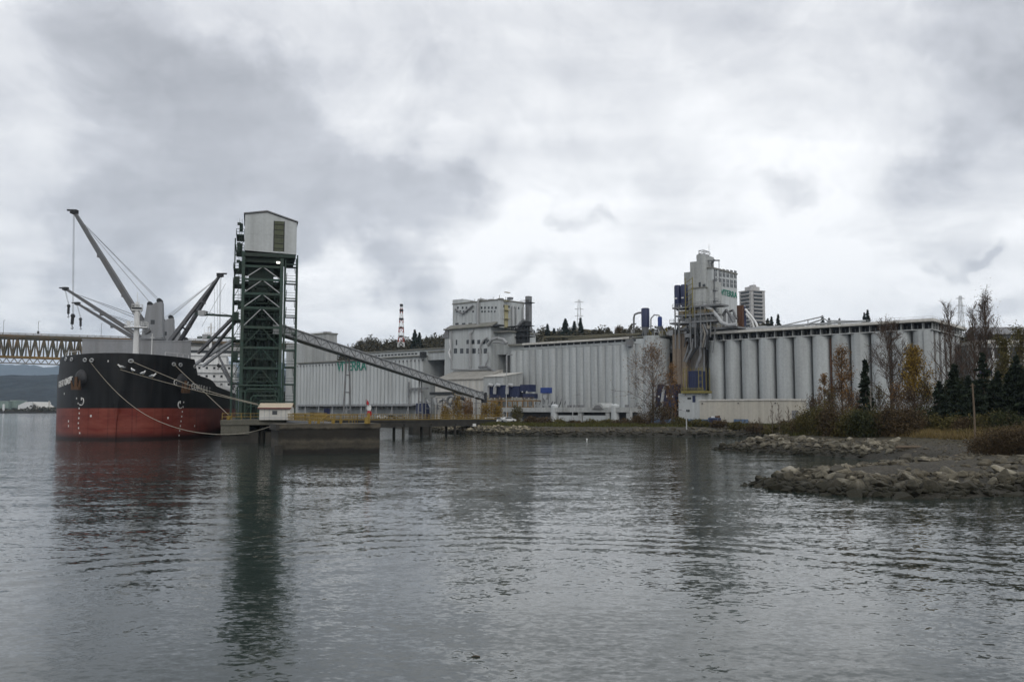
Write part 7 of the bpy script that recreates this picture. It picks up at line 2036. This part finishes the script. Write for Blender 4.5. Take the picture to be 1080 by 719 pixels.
for k, (px, pyt, wpx, Y, lab) in enumerate(HD):
    zt_ = at(px,pyt,Y).z; w = wpx/F*Y
    t = thing('hill_tree', lab, 'tree', ((px-CX)/F*Y,Y,zt_-15), 0, 'broad trees on the hill'); rng = np.random.default_rng(260+k)
    pa = branch_paths(rng, 14, w*.5, 2, 14, .3, .7, .3, 4); build_branches('trunk', pa[:1], m_bark, t); build_branches('branches', pa[1:], m_twig, t)
    C = clumps(2600, w*.42, w*.42, 4.6, 30, rng, .22); C[:,2] += 10.3; V, Fq = leaf_quads(C, .42, rng, .7); np_mesh('crown', V, Fq, l_far if k != 2 else l_brown, t, local=True)
# the wooded slope itself reads as one mass
def woods(n, seed):   # stands of trees between the terminal and the crest
    rng = np.random.default_rng(seed); X = rng.uniform(-190,520,n); ry = rng.uniform(70,420,n)
    P = np.array([[.766,-.6428],[.6428,.766]]); Y = 295+(X-140)*.0+0
    Y = 295+(ry-(X-140)*.6428)/.766
    ok = (Y > 330) & (Y < 1100) & (sdist(X,Y) > 14); return X[ok], Y[ok]
X, Y = woods(3600, 7); Z = ground_z(X,Y); rng = np.random.default_rng(12); parts = []
px_ = CX+F*X/Y
lim = np.interp(px_, [300,366,380,470,560,640,700,760,860,1000,1040,1080],[357,359.5,356,354,349,349,347,345,340,340,350,352])
zlim = 6+(HOR-lim)/F*Y*1.0
for x, y, z, zl in zip(X,Y,Z,zlim):
    h = rng.uniform(9,18); h = min(h, zl-z+rng.normal()*2.6-1.6)
    if h < 2.5: continue
    w = rng.uniform(3,5.5); c = clumps(150, w*.8, w*.8, h*.45, 12, rng, .28); c[:,2] = np.abs(c[:,2]+h*.5); c[:,2] = np.minimum(c[:,2], h)
    parts.append(c+np.array([x,y,z]))
C = np.concatenate(parts); V, Fq = leaf_quads(C, .75, rng, .75)
tag(np_mesh('woods', V, Fq, l_far), 'brown green woodland covering the slope behind the terminal', 'woodland', None, 'stuff')
# far shore scrub line
rng = np.random.default_rng(66); n = 9000
X = rng.uniform(-960,-600,n); Y = rng.uniform(1402,1440,n); Z = 2+rng.random(n)**2*6*(1+wob(X,Y,.05,1.)); C = np.stack([X,Y,Z],-1); V, Fq = leaf_quads(C, 1.4, rng, .8)
tag(np_mesh('shore_scrub', V, Fq, l_far), 'dark scrub and trees along the far shore', 'scrub', None, 'stuff')

# ------------------------------------------------------------------ haze
HAZE = 5.5e-5
if HAZE:
    hm = bpy.data.materials.new('haze'); hm.use_nodes = True; nt = hm.node_tree; nt.nodes.clear()
    out = nt.nodes.new('ShaderNodeOutputMaterial'); pv = nt.nodes.new('ShaderNodeVolumePrincipled'); nt.links.new(pv.outputs[0], out.inputs['Volume'])
    pv.inputs['Density'].default_value = HAZE; pv.inputs['Color'].default_value = (.62,.79,1,1)
    g = MB(); g.span(-15000,15000,-400,17000,-5,900); o = g.build('haze', hm); tag(o, 'thin grey blue air over the inlet', None, None, 'stuff')
